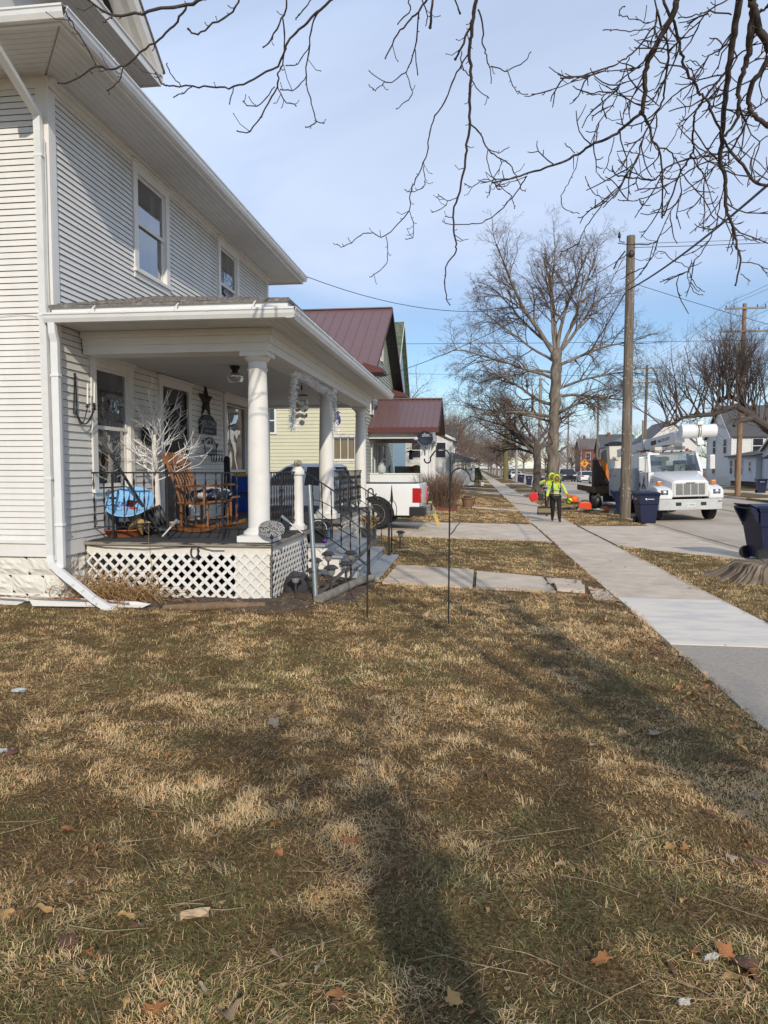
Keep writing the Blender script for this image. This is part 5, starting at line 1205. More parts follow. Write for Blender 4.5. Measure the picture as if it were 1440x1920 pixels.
def fhouse(name, label, x0, x1, y0, y1, zb, ze, zr, axis, wm, rm, wins=(), oh=.35, porch=None, chim=None, group=None, hip=False, fnd=.4):
 t = thing(name, label, 'house', ((x0 + x1) / 2, (y0 + y1) / 2, zb), group)
 q = MB(); q.box(x0, x1, y0, y1, zb + fnd, ze)
 xm, ym = (x0 + x1) / 2, (y0 + y1) / 2
 if not hip:
  if axis == 'x': q.prism([(x0, y0, ze), (x0, y1, ze), (x0, ym, zr)], (x1 - x0, 0, 0))
  else: q.prism([(x0, y0, ze), (x1, y0, ze), (xm, y0, zr)], (0, y1 - y0, 0))
 q.build('wall', wm, t)
 q = MB(); q.box(x0 - .02, x1 + .02, y0 - .02, y1 + .02, zb - .6, zb + fnd); q.build('foundation', BLOCK, t)
 r_ = MB(); tk = .12
 if hip:
  k = min(x1 - x0, y1 - y0) / 2
  pts = [(x0 - oh, y0 - oh, ze), (x1 + oh, y0 - oh, ze), (x1 + oh, y1 + oh, ze), (x0 - oh, y1 + oh, ze)]
  rp = [(x0 + k, ym, zr), (x1 - k + .01, ym, zr)] if x1 - x0 >= y1 - y0 else [(xm, y0 + k, zr), (xm, y1 - k + .01, zr)]
  v = pts + [(p[0], p[1], p[2] + tk) for p in pts] + rp
  r_.add(v, [(3, 2, 1, 0), (0, 1, 5, 4), (1, 2, 6, 5), (2, 3, 7, 6), (3, 0, 4, 7)] + ([(4, 5, 9, 8), (5, 6, 9), (6, 7, 8, 9), (7, 4, 8)] if x1 - x0 >= y1 - y0 else [(4, 5, 8), (5, 6, 9, 8), (6, 7, 9), (7, 4, 8, 9)]))
 else:
  for s in (0, 1):
   if axis == 'x':
    sl = (zr - ze) / (ym - y0); ye = y0 - oh if s == 0 else y1 + oh; zl = ze - sl * oh
    r_.prism([(x0 - oh, ye, zl + .02), (x0 - oh, ym, zr + .02), (x0 - oh, ym, zr + .02 + tk), (x0 - oh, ye, zl + .02 + tk)], (x1 - x0 + 2 * oh, 0, 0))
   else:
    sl = (zr - ze) / (xm - x0); xe = x0 - oh if s == 0 else x1 + oh; zl = ze - sl * oh
    r_.prism([(xe, y0 - oh, zl + .02), (xm, y0 - oh, zr + .02), (xm, y0 - oh, zr + .02 + tk), (xe, y0 - oh, zl + .02 + tk)], (0, y1 - y0 + 2 * oh, 0))
 ro = r_.build('roof', rm, t)
 if chim: q = MB(); q.box(chim[0] - .3, chim[0] + .3, chim[1] - .3, chim[1] + .3, ze, chim[2]); q.box(chim[0] - .36, chim[0] + .36, chim[1] - .36, chim[1] + .36, chim[2], chim[2] + .1); q.build('chimney', chim[3], ro)
 f_ = MB()
 if not hip:
  for xx in ((x0 - oh - .03, x1 + oh) if axis == 'x' else ()):
   for ye, sgn in ((y0 - oh, 1), (y1 + oh, -1)): sl = (zr - ze) / (ym - y0); f_.prism([(xx, ye, ze - sl * oh - .1), (xx, ym, zr - .1), (xx, ym, zr + .12), (xx, ye, ze - sl * oh + .12)], (.03, 0, 0))
  if axis == 'y':
   for xe in (x0 - oh, x1 + oh): sl = (zr - ze) / (xm - x0); f_.prism([(xe, y0 - oh - .03, ze - sl * oh - .1), (xm, y0 - oh - .03, zr - .1), (xm, y0 - oh - .03, zr + .12), (xe, y0 - oh - .03, ze - sl * oh + .12)], (0, .03, 0))
 for cx, cy in ((x0, y0), (x1, y0), (x0, y1), (x1, y1)):
  f_.box(cx - .07, cx + .07, cy - .07, cy + .07, zb + fnd, ze - .03)
 f_.build('trim_boards', FTRIM, t)
 for w in wins: fwin(t, *w)
 return t
# --- the green house next door, built with real boards
G_W = mat('pale_green_siding', (0.57, 0.555, 0.405), .6, .05, 2.5)
G_R = mat('maroon_metal_roof', (.195, .112, .108), .42, .08, 2, metal=.15, coat=.2)
G_T = mat('dark_maroon_trim', (0.10, 0.028, 0.024), .5, .1, 3)
gh = thing('green_house', 'pale green house next door with a maroon metal roof', 'house', (-8, 27, 0))
HX, HY0, HY1, HZE, HZR = -5.05, 32.9, 44.4, 6.45, 10.1
hym = (HY0 + HY1) / 2
q = MB(); siding(q, (HX, HY0, 0), (-1, 0, 0), (0, -1, 0), 10, .5, 6.5, .165, [(.46, 1.52, 1.95, 3.1)], .03); q.build('wall', G_W, gh)
q = MB(); siding(q, (HX, HY0, 0), UY, NX, HY1 - HY0, .5, 6.5, .165, [], .03)
z = 6.5
while z < HZR - .1: u0 = (z + .08 - HZE) / (HZR - HZE) * (hym - HY0); siding(q, (HX, HY0 + u0, 0), UY, NX, (HY1 - HY0) - 2 * u0, z, z + .165, .165, [], .03); z += .165
q.build('wall', mat('shaded_green_siding', (0.44, 0.48, 0.40), .6, .05, 2.5), gh)  # same green siding, greyed: the street wall's shade is in its colour
q = MB(); q.box(-15, HX - .03, HY1 - .05, HY1, 0, HZE); q.box(-15.1, -15, HY0, HY1, 0, HZE); q.box(-15, HX - .02, HY0 + .02, HY1 - .02, -.2, .5); q.prism([(-15.05, HY0, HZE), (-15.05, HY1, HZE), (-15.05, hym, HZR)], (-.05, 0, 0)); q.build('wall', BLOCK, gh)
q = MB(); sl = (HZR - HZE) / (hym - HY0)
for s, ye in ((0, HY0 - .6), (1, HY1 + .6)):
 zl = HZE - sl * .6; q.prism([(-15.4, ye, zl), (-15.4, hym, HZR), (-15.4, hym, HZR + .07), (-15.4, ye, zl + .07)], (HX + .6 + 15.4, 0, 0))
 nr = 22
 for i in range(nr + 1):
  x = -15.4 + (HX + .6 + 15.4) * i / nr; q.bar((x, ye, zl + .085), (x, hym, HZR + .085), .035, .035)
q.box(-15.4, HX + .61, hym - .12, hym + .12, HZR + .08, HZR + .13)
q.build('roof', G_R, gh)
q = MB()
for ye in (HY0 - .6, HY1 + .6): zl = HZE - sl * .6; q.prism([(HX + .601, ye, zl - .12), (HX + .601, hym, HZR - .12), (HX + .601, hym, HZR + .1), (HX + .601, ye, zl + .1)], (.03, 0, 0))
q.box(-15.4, HX + .635, HY0 - .48, HY0 - .61, HZE - sl * .6 - .12, HZE - sl * .6 + .08)
for y0, y1 in ((HY0 - .65, HY0 + 1.0), (HY1 - 1.0, HY1 + .65)): q.prism([(HX - .0, y0, 5.95), (HX + .9, y0, 5.95), (HX + .9, y0, 6.12), (HX - .0, y0, 6.40)], (0, y1 - y0, 0))
q.build('roof_trim', G_T, gh)
q = MB()
for ye in (HY0 - .6, HY1 + .6): zl = HZE - sl * .6; q.prism([(HX + .03, ye, zl - .03), (HX + .03, hym, HZR - .03), (HX + .03, hym, HZR - .005), (HX + .03, ye, zl - .005)], (.565, 0, 0))
q.build('rake_soffit', mat('dark_slate_paint', (.035, .035, .042), .6, .1, 4), gh)
w_ = window(gh, (HX - 1.52, HY0, 2.0), (1, 0, 0), (0, -1, 0), 1.06, 1.05, tr=.15, bars=2, rail=.98, cur_m=mat('orange_curtain', (.66, .37, .07), .9, .15, 6), curtain=.52, frame_m=mat('weathered_white_trim', (.62, .60, .54), .7, .15, 8, col2=(.40, .38, .33), thr=(.5, .65)), sash_m=TRIM)
fwin(gh, 'e', HY0 + 2.0, 4.3, .75, 1.3, HX + .02); fwin(gh, 'e', HY0 + 2.4, 1.3, .9, 1.6, HX + .02); fwin(gh, 'e', HY0 + 6.6, 1.3, 1.2, 1.6, HX + .02); fwin(gh, 'e', hym, 7.4, .7, 1.2, HX + .02); fwin(gh, 'e', HY0 + 8.4, 4.3, .8, 1.3, HX + .02)
fwin(gh, 'e', HY0 + 4.6, .82, .95, 2.0, HX + .02, door=mat('dark_screen_door', (.05, .045, .045), .5)); fwin(gh, 's', -12.4, 3.9, .8, 1.4, HY0 - .02); fwin(gh, 's', -9.6, 3.3, .5, 1.1, HY0 - .02)
q = MB(); q.box(HX + .001, HX + .03, HY0 - .03, HY0 + .1, .5, 6.35); q.box(HX - .1, HX + .03, HY0 - .03, HY0 - .001, .5, 6.35); q.build('corner_board', FTRIM, gh)
# its front porch
PXE, PYA, PYB = -2.38, 34.2, 40.4; pm = (PYA + PYB) / 2
q = MB(); q.box(HX + .03, PXE + .15, PYA - .1, PYB + .1, .70, .78); po = q.build('porch_floor', DECKGREY, gh)
q = MB(); q.box(HX + .03, PXE - .16, PYA, PYA + .12, .78, 1.32); q.box(HX + .03, PXE - .16, PYA - .03, PYA + .15, 1.321, 1.38); q.build('parapet', mat('white_panel', (.72, .735, .71), .55, .04, 3), po)
q = MB(); q.box(PXE - .1, PXE, PYA + 2.4, PYB - .3, .78, 1.38); q.build('parapet', mat('white_panel', (.72, .735, .71)), po)
q = MB(); q.box(HX + .05, PXE + .1, PYA + .02, PYB - .02, 0, .70); q.build('porch_base', BLOCK, po)
for x, y in ((PXE, PYA + .03), (PXE, PYB - .03), (PXE, PYA + 2.1)):
 q = MB(); q.box(x - .19, x + .19, y - .19, y + .19, .785, 3.02); q.box(x - .25, x + .25, y - .25, y + .25, .785, .93); q.box(x - .25, x + .25, y - .25, y + .25, 2.90, 3.02); q.build('porch_post', FTRIM, po)
q = MB(); q.box(HX + .03, PXE + .24, PYA - .18, PYA + .24, 3.03, 3.40); q.box(HX + .03, PXE + .24, PYB - .24, PYB + .18, 3.03, 3.40); q.box(PXE - .2, PXE + .239, PYA + .241, PYB - .241, 3.03, 3.40); q.prism([(PXE + .12, PYA - .1, 3.401), (PXE + .12, PYB + .1, 3.401), (PXE + .12, pm, 4.95)], (.08, 0, 0)); q.build('porch_beam', mat('pale_grey_paint', (.66, .66, .65), .6, .05, 3), po)
q = MB(); E0, E1 = 3.46, 5.10
for ye in (PYA - .5, PYB + .5):
 q.prism([(HX + .02, ye, E0), (HX + .02, pm, E1), (HX + .02, pm, E1 + .08), (HX + .02, ye, E0 + .08)], (PXE + .66 - HX, 0, 0))
 for i in range(13): x = HX + .06 + (PXE + .6 - HX) * i / 12; q.bar((x, ye, E0 + .10), (x, pm, E1 + .10), .045, .04)
q.box(HX + .02, PXE + .7, pm - .13, pm + .13, E1 + .09, E1 + .14)
q.build('porch_roof', G_R, po)
q = MB()
for ye in (PYA - .5, PYB + .5): q.prism([(PXE + .681, ye, E0 - .2), (PXE + .681, pm, E1 - .2), (PXE + .681, pm, E1 + .08), (PXE + .681, ye, E0 + .08)], (.03, 0, 0))
q.build('rake_board', BLACK, po)
q = MB(); q.box(HX + .02, PXE + .68, PYA - .54, PYA - .501, E0 - .17, E0 + .08); q.build('eave_board', G_T, po)
q = MB()
for k in range(4): q.box(PXE + .2 + .27 * k, PXE + .47 + .27 * k, PYA + .4, PYA + 1.9, .0, .62 - .16 * k)
q.build('porch_steps', BLOCK, po)
for y in (PYA + .36, PYA + 1.94):
 q = MB(); q.tube([(PXE + .2, y, 1.6), (PXE + 1.25, y, .85)], .02, 6)
 for k in range(7): x = PXE + .25 + k * .155; q.tube([(x, y, 1.57 - (x - PXE - .2) * .71), (x, y, .7 - (x - PXE - .2) * .6)], .009, 5)
 q.build('stair_railing', WPAINT, po)
# things on that porch
t = thing('satellite_dish', 'dark grey satellite dish with white lettering on the corner post of the green house porch', 'satellite dish', (-2.3, 33.7, 2.6))
M = Matrix.Translation((-2.30, 33.6, 3.03)) @ Matrix.Scale(1.4, 4) @ Matrix.Rotation(R(-14), 4, 'Z') @ Matrix.Rotation(R(14), 4, 'X')
q = MB(); q.lathe([(.001, .07), (.15, .055), (.25, .02), (.275, -.02), (.265, -.022), (.15, .04), (.001, .052)], (0, 0, 0), 32, 'y'); q.xf(M @ Matrix.Diagonal((1, 1, .9, 1))); dsh = q.build('reflector', mat('dark_grey_dish', (.035, .045, .07), .45, .05, 5), t, smooth='all')
text_obj('dish', .20, mat('white_lettering', (.7, .7, .7), .5), dsh, M @ frameM((.03, .018, .10), (1, 0, 0), (0, 0, 1)), shear=.2)
q = MB(); q.tube([M @ P3(0, .07, -.2), M @ P3(-.04, -.15, -.34), M @ P3(-.22, -.32, .02)], .022, 6); q.tube([M @ P3(0, .07, 0), (-2.33, 33.9, 2.60), (-2.35, 34.0, 2.25)], .03, 8); q.build('arm', mat('grey_bracket', (.20, .21, .22), .5), t)
q = MB(); q.ball(tuple(M @ P3(-.23, -.33, .05)), .085, 10, 8, (1.3, 1, 1)); q.build('receiver', mat('pale_pink_plastic', (.62, .52, .50), .5), t, smooth=True)
t = thing('milk_can', 'pale metal milk can standing on the green house porch parapet end', 'milk can', (-4.5, 34.26, 1.38)); q = MB(); q.lathe([(.17, 1.385), (.2, 1.42), (.2, 1.68), (.11, 1.79), (.13, 1.85), (.001, 1.85)], (-4.45, 34.26, 0), 14); q.tube([(-4.52, 34.26, 1.85), (-4.45, 34.26, 2.0), (-4.38, 34.26, 1.85)], .012, 5); q.build('can_body', mat('pale_enamel', (.42, .46, .45), .5, .2, 8), t, smooth=True)
t = thing('garden_chair', 'black curved back chair on the green house porch', 'chair', (-4, 36, .78)); CX0, CY0, CZ0 = -3.95, 35.4, .78; q = MB(); q.box(CX0 - .25, CX0 + .25, CY0, CY0 + .5, CZ0 + .42, CZ0 + .46); q.build('seat', BLACK, t)
q = MB(); q.tube([(CX0 - .24, CY0 + .02, CZ0 + .46), (CX0 - .32, CY0 + .02, CZ0 + .85), (CX0 - .26, CY0 + .25, CZ0 + .96), (CX0 - .32, CY0 + .48, CZ0 + .85), (CX0 - .24, CY0 + .48, CZ0 + .46)], .04, 6); q.build('backrest', BLACK, t)
for x in (-.23, .23):
 for y in (.03, .47): q = MB(); q.box(CX0 + x - .02, CX0 + x + .02, CY0 + y - .02, CY0 + y + .02, CZ0, CZ0 + .42); q.build('leg', BLACK, t)
t = thing('bench', 'brown wooden bench with striped cushions on the green house porch', 'bench', (-3.4, 39, .78)); q = MB(); q.box(-4.4, -2.8, 38.8, 39.4, 1.22, 1.30); q.build('seat', GREYWOOD, t); q = MB(); q.box(-4.4, -2.8, 39.42, 39.5, 1.3, 1.72); q.build('backrest', GREYWOOD, t)
for x in (-4.3, -2.9): q = MB(); q.box(x - .04, x + .04, 38.85, 39.4, .78, 1.22); q.build('leg', GREYWOOD, t)
t = thing('striped_cushion', 'red and green striped cushion propped on the neighbouring porch bench', 'cushion', (-3.2, 39, 1.3)); q = MB(); q.ball((-3.15, 38.95, 1.53), .26, 14, 10, (1.3, .5, 1)); q.build('cushion_body', mat('striped_red_green', (.35, .06, .04), .9, .1, 2, col2=(.10, .14, .07), thr=(.45, .5), stretch=(9, 1, 1)), t, smooth='all')
t = thing('bird_feeder', 'dark hanging feeder under the green house porch roof', 'bird feeder', (-3.2, 35.5, 2.1)); q = MB(); q.tube([(-3.15, 35.5, 3.2), (-3.15, 35.5, 2.5)], .008, 5); q.lathe([(.09, 2.05), (.1, 2.08), (.09, 2.4), (.30, 2.41), (.03, 2.52)], (-3.15, 35.5, 0), 10); q.build('feeder_body', BLACK, t)
# --- further houses on the left
fhouse('blue_house', 'tall light blue house with steep green shingled gable behind the green house', -16, -5.8, 50.5, 60.5, 0, 7.4, 12.7, 'x', sidingmat('light_blue_siding', (.36, .52, .62), .14), mat('green_scallop_roof', (.075, .105, .065), .9, .6, 7, .8, 14, col2=(.15, .17, .12), thr=(.48, .56), stretch=(1, 1, 2.2)), [('s', -7.4, 1.2, 1.1, 1.7, 50.5), ('s', -7.4, 4.2, 1.1, 1.7, 50.5), ('e', 53, 4.2, 1, 1.6, -5.8), ('e', 58, 4.2, 1, 1.6, -5.8)])
t = fhouse('white_house', 'white two storey house with grey roof and low front porch past the green house', -9, -2.15, 68, 76, 0, 4.4, 6.0, 'y', sidingmat('white_vinyl_siding', (.66, .66, .64), .12), GREYROOF, [('s', -3.2, 2.6, .9, 1.4, 68), ('s', -5.5, 2.6, .9, 1.4, 68), ('e', 70, 2.8, .9, 1.3, -2.15)])
q = MB(); q.prism([(-5, 66.6, 2.25), (.1, 66.6, 2.25), (.1, 68, 2.75), (-5, 68, 2.9)][:2] + [(.1, 73, 2.25), (-2.2, 73, 3.0), (-2.2, 66.6, 3.0)], (0, .02, .0)) if False else q.prism([(-2.2, 66.4, 3.1), (.25, 66.4, 2.3), (.25, 66.4, 2.18), (-2.2, 66.4, 2.18)], (0, 7.2, 0)); pr_ = q.build('porch_roof', GREYROOF, t)
q = MB()
q.box(-2.14, -.05, 66.8, 73.2, 0, .6); q.build('porch_base', FTRIM, pr_)
for x, y in ((-.1, 66.8), (-.1, 73.1), (-1.9, 66.8)): q = MB(); q.box(x - .1, x + .1, y - .1, y + .1, .6, 2.18); q.build('porch_post', FTRIM, pr_)
q = MB(); q.box(-2.1, -.2, 67.0, 67.06, .6, 1.4); q.box(-.7, -.35, 66.95, 66.99, 1.5, 2.1); q.build('porch_panel', FTRIM, pr_)
lw = sidingmat('cream_siding', (.58, .55, .47), .13)
fhouse('cream_house', 'cream house with a dark roof further down the left side of the street', -12, -2.6, 92, 101, 0, 4.6, 7.2, 'x', lw, DARKROOF, [('s', -4.5, 1.3, 1, 1.4, 92), ('s', -4.5, 3.6, .9, .9, 92), ('e', 96, 1.3, 1.2, 1.4, -2.6)])
fhouse('grey_house', 'grey house with a brown roof, farthest house seen on the left side', -12, -2.4, 118, 127, 0, 4.8, 7.4, 'y', sidingmat('grey_siding', (.38, .38, .38), .13), mat('brown_roof', (.12, .075, .055), .9, .3, 6), [('s', -4.5, 1.3, 1, 1.4, 118), ('e', 122, 1.3, 1.2, 1.4, -2.4)])
# --- houses on the right side of the street
RW = sidingmat('pale_blue_white_siding', (.60, .64, .70), .16)
t = fhouse('gabled_house', 'small pale blue gabled house with a grey roof at the right edge', 27, 39, 65.4, 71.4, .25, 3.35, 5.05, 'x', RW, GREYROOF, [('w', 67.6, 1.1, .85, 1.3, 27), ('w', 69.2, 1.1, .85, 1.3, 27), ('s', 29.5, 1.1, 1.2, 1.2, 65.4)], chim=(30, 68.6, 5.9, BRICK))
q = MB(); q.prism([(26.35, 66.9, 2.45), (27, 66.9, 2.85), (27, 66.9, 2.95), (26.3, 66.9, 2.55)], (0, 3.0, 0)); q.box(26.36, 26.99, 66.92, 66.98, 2.3, 2.5); q.build('awning', BLACK, t)
t = fhouse('white_two_storey_house', 'large white two storey house with a broad grey roof behind the far utility pole', 27, 39, 80, 88, .3, 5.15, 8.4, 'x', sidingmat('bright_white_siding', (.70, .69, .66), .15), DARKROOF, [('s', 29.6, 3.2, 1.0, 1.5, 80), ('w', 82, 3.2, .95, 1.5, 27), ('w', 85.5, 3.2, .95, 1.5, 27), ('w', 85.5, 1.0, .95, 1.5, 27)])
q = MB(); q.box(26.6, 30.5, 72.2, 79.95, .3, 2.75); wg = q.build('front_wing', RW, t)  # white wing in bluish siding, its shade put into the colour
q = MB(); q.prism([(26.2, 71.8, 2.72), (30.6, 71.8, 3.55), (30.6, 71.8, 3.67), (26.2, 71.8, 2.84)], (0, 8.1, 0)); q.build('wing_roof', DARKROOF, wg)
fwin(wg, 'w', 73.6, 1.3, .6, .9, 26.6); fwin(wg, 'w', 77.3, .6, .9, 1.9, 26.6, door=mat('deep_red_door', (.20, .02, .02), .5)); fwin(wg, 'w', 78.7, 1.0, .8, 1.4, 26.6); fwin(wg, 'w', 75.9, 1.0, .8, 1.4, 26.6)
t = fhouse('gable_front_house', 'white gable-front house with a tan chimney rising behind the bucket truck', 25.5, 33, 112, 124, .2, 5.2, 8.6, 'y', sidingmat('plain_white_siding', (.70, .69, .67), .16), GREYROOF, [('s', 27.5, 1.2, 1.0, 1.5, 112), ('s', 30.8, 1.2, 1.0, 1.5, 112), ('s', 29.2, 5.0, .9, 1.2, 112)], chim=(26.6, 118, 9.0, mat('tan_brick', (.40, .30, .18), .9, .2, 10)))
fhouse('grey_roofed_house', 'white house with a grey-green hipped roof left of the bucket truck', 25.6, 34, 143, 152, .2, 5.6, 8.2, 'x', sidingmat('soft_white_siding', (.62, .63, .64), .16), mat('grey_green_roof', (.15, .19, .19), .9, .3, 6), [('s', 27.5, 3.4, .9, 1.5, 143), ('s', 30, 3.4, .9, 1.5, 143), ('w', 146, 3.4, 1, 1.5, 25.6), ('w', 146, 1.0, 1, 1.5, 25.6)], hip=True)
fhouse('brick_house', 'dark red brick house with a chimney left of the orange warning sign', 25.8, 33, 180, 190, .1, 6.2, 8.8, 'x', BRICK, mat('brown_grey_roof', (.15, .13, .12), .9, .3, 6), [('s', 27.5, 3.6, 1, 1.6, 180), ('s', 30.5, 3.6, 1, 1.6, 180), ('s', 27.5, 1, 1, 1.6, 180), ('w', 185, 3.6, 1.2, 1.6, 25.8)], chim=(27.2, 185, 9.6, BRICK))
fhouse('brown_house', 'brown clad house with a steep gable beside the brick one', 27, 34, 158, 167, .1, 5.2, 8.8, 'x', sidingmat('brown_siding', (.17, .075, .06), .2), DARKROOF, [('w', 160.5, 1.0, 1.2, 1.5, 27), ('w', 164, 1.0, 1.2, 1.5, 27)], chim=(29, 162, 9.2, BRICK))
fhouse('distant_house', 'pale distant house closing the right side of the street', 25, 33, 225, 236, .1, 5.5, 8.5, 'y', sidingmat('distant_pale_siding', (.55, .55, .55), .2), GREYROOF, [('s', 29, 3.2, 1.2, 1.5, 225)])
# ================================================================== VEHICLES
def wheel(par, x, y, r_, w, rim=None, name='wheel', dual=False, rimr=.62):
 s = 1 if y > 0 else -1
 q = MB(); prof = [(r_ * .60, -w / 2), (r_ * .92, -w / 2), (r_, -w / 2 + .03), (r_, w / 2 - .03), (r_ * .92, w / 2), (r_ * .60, w / 2)]; q.lathe(prof, (x, y, r_), 28, 'y'); wo = q.build(name, RUBBER, par, smooth=True)
 q = MB(); f = s * w / 2
 q.lathe([(r_ * rimr, f - s * .012), (r_ * rimr, f + s * .004), (r_ * rimr * .9, f - s * .01), (r_ * rimr * .86, f - s * .05), (.001, f - s * .05)], (x, y, r_), 24, 'y')
 for k in range(6):
  a = k * PI / 3; q.bar((x, y + f - s * .02, r_), (x + r_ * rimr * .92 * math.cos(a), y + f - s * .015, r_ + r_ * rimr * .92 * math.sin(a)), .07 * r_ / .4, .03, up=(0, 1, 0))
 q.lathe([(.06, f - s * .03), (.055, f + s * .012), (.001, f + s * .014)], (x, y, r_), 12, 'y'); q.build('rim', rim or mat('silver_rim', (.55, .56, .58), .35, .1, 8, metal=.3), wo, smooth=True)
 return wo
def arch_poly(x0, x1, zb, top, wheels, r_):
 """side outline: bottom edge with wheel arches, then the given top points"""
 P = [(x0, zb)]
 for wx in sorted(wheels):
  n = 12
  for i in range(n + 1):
   a = PI - PI * i / n; P.append((wx + r_ * math.cos(a), max(zb, zb + .0 + (r_ * math.sin(a)) * 1.0 + (r_ * .0))))
 P.append((x1, zb)); return P + top
def car(name, label, cat, L, W, H, paint, wheels, wr, belt, hood, cabin, lights='rear', group=None, glassm=None, front_z=.62, rear_z=.75, deck=None):
 """x forward; cabin = (x rear bottom, x rear top, x front top, x front bottom)"""
 t = thing(name, label, cat, (0, 0, 0), group); x0, x1 = -L / 2, L / 2; zb = .24
 dk = deck if deck is not None else belt
 top = [(x1, front_z - .15), (x1 - .06, front_z), (x1 - .15, front_z + .06), (cabin[3], hood), (cabin[3] - .1, belt), (cabin[0] + .1, belt), (cabin[0], dk), (x0 + .12, dk - .03), (x0 + .02, rear_z), (x0, rear_z - .25)]
 P = arch_poly(x0 + .05, x1 - .1, zb, top, wheels, wr + .06)
 rings = [[(x, y, z) for x, z in P] for y in (-W / 2 + .0, W / 2)]
 q = MB(); q.loft(rings); q.build('body', paint, t, bevel=.035, seg=3, smooth=True)
 c = cabin; hw0, hw1 = W / 2 - .04, W / 2 - .20
 def cab(mb, e, z0, z1, sh): mb.loft([[(c[0] + e, -hw0 + sh, z0), (c[3] - e, -hw0 + sh, z0), (c[3] - e, hw0 - sh, z0), (c[0] + e, hw0 - sh, z0)], [(c[1] + e * .5, -hw1 + sh, z1), (c[2] - e * .5, -hw1 + sh, z1), (c[2] - e * .5, hw1 - sh, z1), (c[1] + e * .5, hw1 - sh, z1)]])
 q = MB(); cab(q, .04, belt - .02, H - .06, .02); q.build('glasshouse', glassm or FGLASS, t)
 q = MB(); q.loft([[(c[1] - .04, -hw1 - .01, H - .065), (c[2] + .04, -hw1 - .01, H - .065), (c[2] + .04, hw1 + .01, H - .065), (c[1] - .04, hw1 + .01, H - .065)], [(c[1] + .12, -hw1 + .10, H), (c[2] - .16, -hw1 + .10, H), (c[2] - .16, hw1 - .10, H), (c[1] + .12, hw1 - .10, H)]])
 for sy in (-1, 1):
  for xb, xt in ((c[0], c[1]), (c[3], c[2]), ((c[0] + c[3]) / 2, (c[1] + c[2]) / 2)): q.bar((xb, sy * hw0, belt - .02), (xt, sy * (hw1 + .0), H - .05), .075, .05)
 q.build('roof', paint, t, bevel=.015)
 for wx in wheels:
  for sy in (-1, 1): wheel(t, wx, sy * (W / 2 - .12), wr, .22)
 red = mat('red_lamp_lens', (.45, .012, .015), .25, .1, 4, coat=.4); clear = mat('clear_lamp_lens', (.6, .62, .62), .15, .1, 4, coat=.5)
 for sy in (-1, 1):
  q = MB(); q.box(x0 - .015, x0 + .12, sy * (W / 2 - .24) - .22, sy * (W / 2 - .24) + .22, rear_z - .10, rear_z + .06); q.build('tail_light', red, t, bevel=.02)
  q = MB(); q.box(x1 - .22, x1 + .012, sy * (W / 2 - .26) - .2, sy * (W / 2 - .26) + .2, front_z - .12, front_z + .02); q.build('headlight', clear, t, bevel=.02)
  q = MB(); q.box(c[3] - .35, c[3] - .2, sy * (W / 2 + .10) - .09, sy * (W / 2 + .10) + .09, belt, belt + .13); q.build('mirror', paint, t, bevel=.02)
 q = MB(); q.box(x1 - .03, x1 + .02, -W / 4, W / 4, front_z - .2, front_z - .02); q.build('grille', BLACK, t)
 q = MB(); q.box(x0 - .02, x0 + .02, -.26, .26, rear_z - .24, rear_z - .11); q.build('licence_plate', mat('plate_white', (.6, .62, .66), .5), t)
 q = MB(); q.box(x0 + .02, x0 + .2, -W / 2 + .1, W / 2 - .1, zb - .02, zb + .14); q.build('lower_bumper', BLACK, t); q = MB(); q.box(x1 - .2, x1 - .05, -W / 2 + .1, W / 2 - .1, zb - .02, zb + .14); q.build('lower_bumper', BLACK, t)
 return t
# pickup in the neighbour's drive: nose to the left, tail to the street
t = thing('pickup_truck', 'white crew cab pickup truck parked in the drive next door', 'pickup truck', (0, 0, 0))
L, W = 5.85, 1.98; RW_ = .39; wx = (-2.93 + 1.22, -2.93 + 4.72)
P = arch_poly(-2.83, 2.8, .36, [(2.88, .6), (2.86, .98), (2.7, 1.06), (1.35, 1.15), (1.3, 1.14), (-.75, 1.14), (-.78, 1.19), (-2.88, 1.20), (-2.9, 1.05), (-2.88, .5)], wx, RW_ + .08)
q = MB(); q.loft([[(x, y, z) for x, z in P] for y in (-W / 2, W / 2)]); q.build('body', CARWHITE, t, bevel=.04, seg=3, smooth=True)
q = MB(); q.box(-2.80, -.85, -W / 2 + .12, W / 2 - .12, 1.16, 1.205); q.build('bed_floor', BLACK, t)
q = MB(); q.loft([[(-.72, -.94, 1.12), (1.5, -.94, 1.12), (1.5, .94, 1.12), (-.72, .94, 1.12)], [(-.5, -.78, 1.66), (.72, -.78, 1.66), (.72, .78, 1.66), (-.5, .78, 1.66)]]); q.build('glasshouse', FGLASS, t)
q = MB(); q.loft([[(-.60, -.80, 1.64), (.80, -.80, 1.64), (.80, .80, 1.64), (-.60, .80, 1.64)], [(-.42, -.70, 1.74), (.60, -.70, 1.74), (.60, .70, 1.74), (-.42, .70, 1.74)]])
for sy in (-1, 1):
 for xb, xt, w in ((-.72, -.5, .16), (1.5, .74, .09), (.30, .24, .12)): q.bar((xb, sy * .955, 1.12), (xt, sy * .79, 1.66), w, .05)
q.build('roof', CARWHITE, t, bevel=.02)
q = MB()
for x in wx:
 for sy in (-1, 1):
  q.loft([[(x + r_ * math.cos(a), sy * (W / 2 + d), .36 + r_ * math.sin(a)) for r_, d in ((RW_ + .06, -.02), (RW_ + .06, .022), (RW_ + .13, .022), (RW_ + .13, -.02))] for a in [PI * i / 12 for i in range(13)]])
q.build('fender_flare', BLACK, t)
for x in wx:
 for sy in (-1, 1): wheel(t, x, sy * (W / 2 - .13), RW_, .26, rimr=.68)
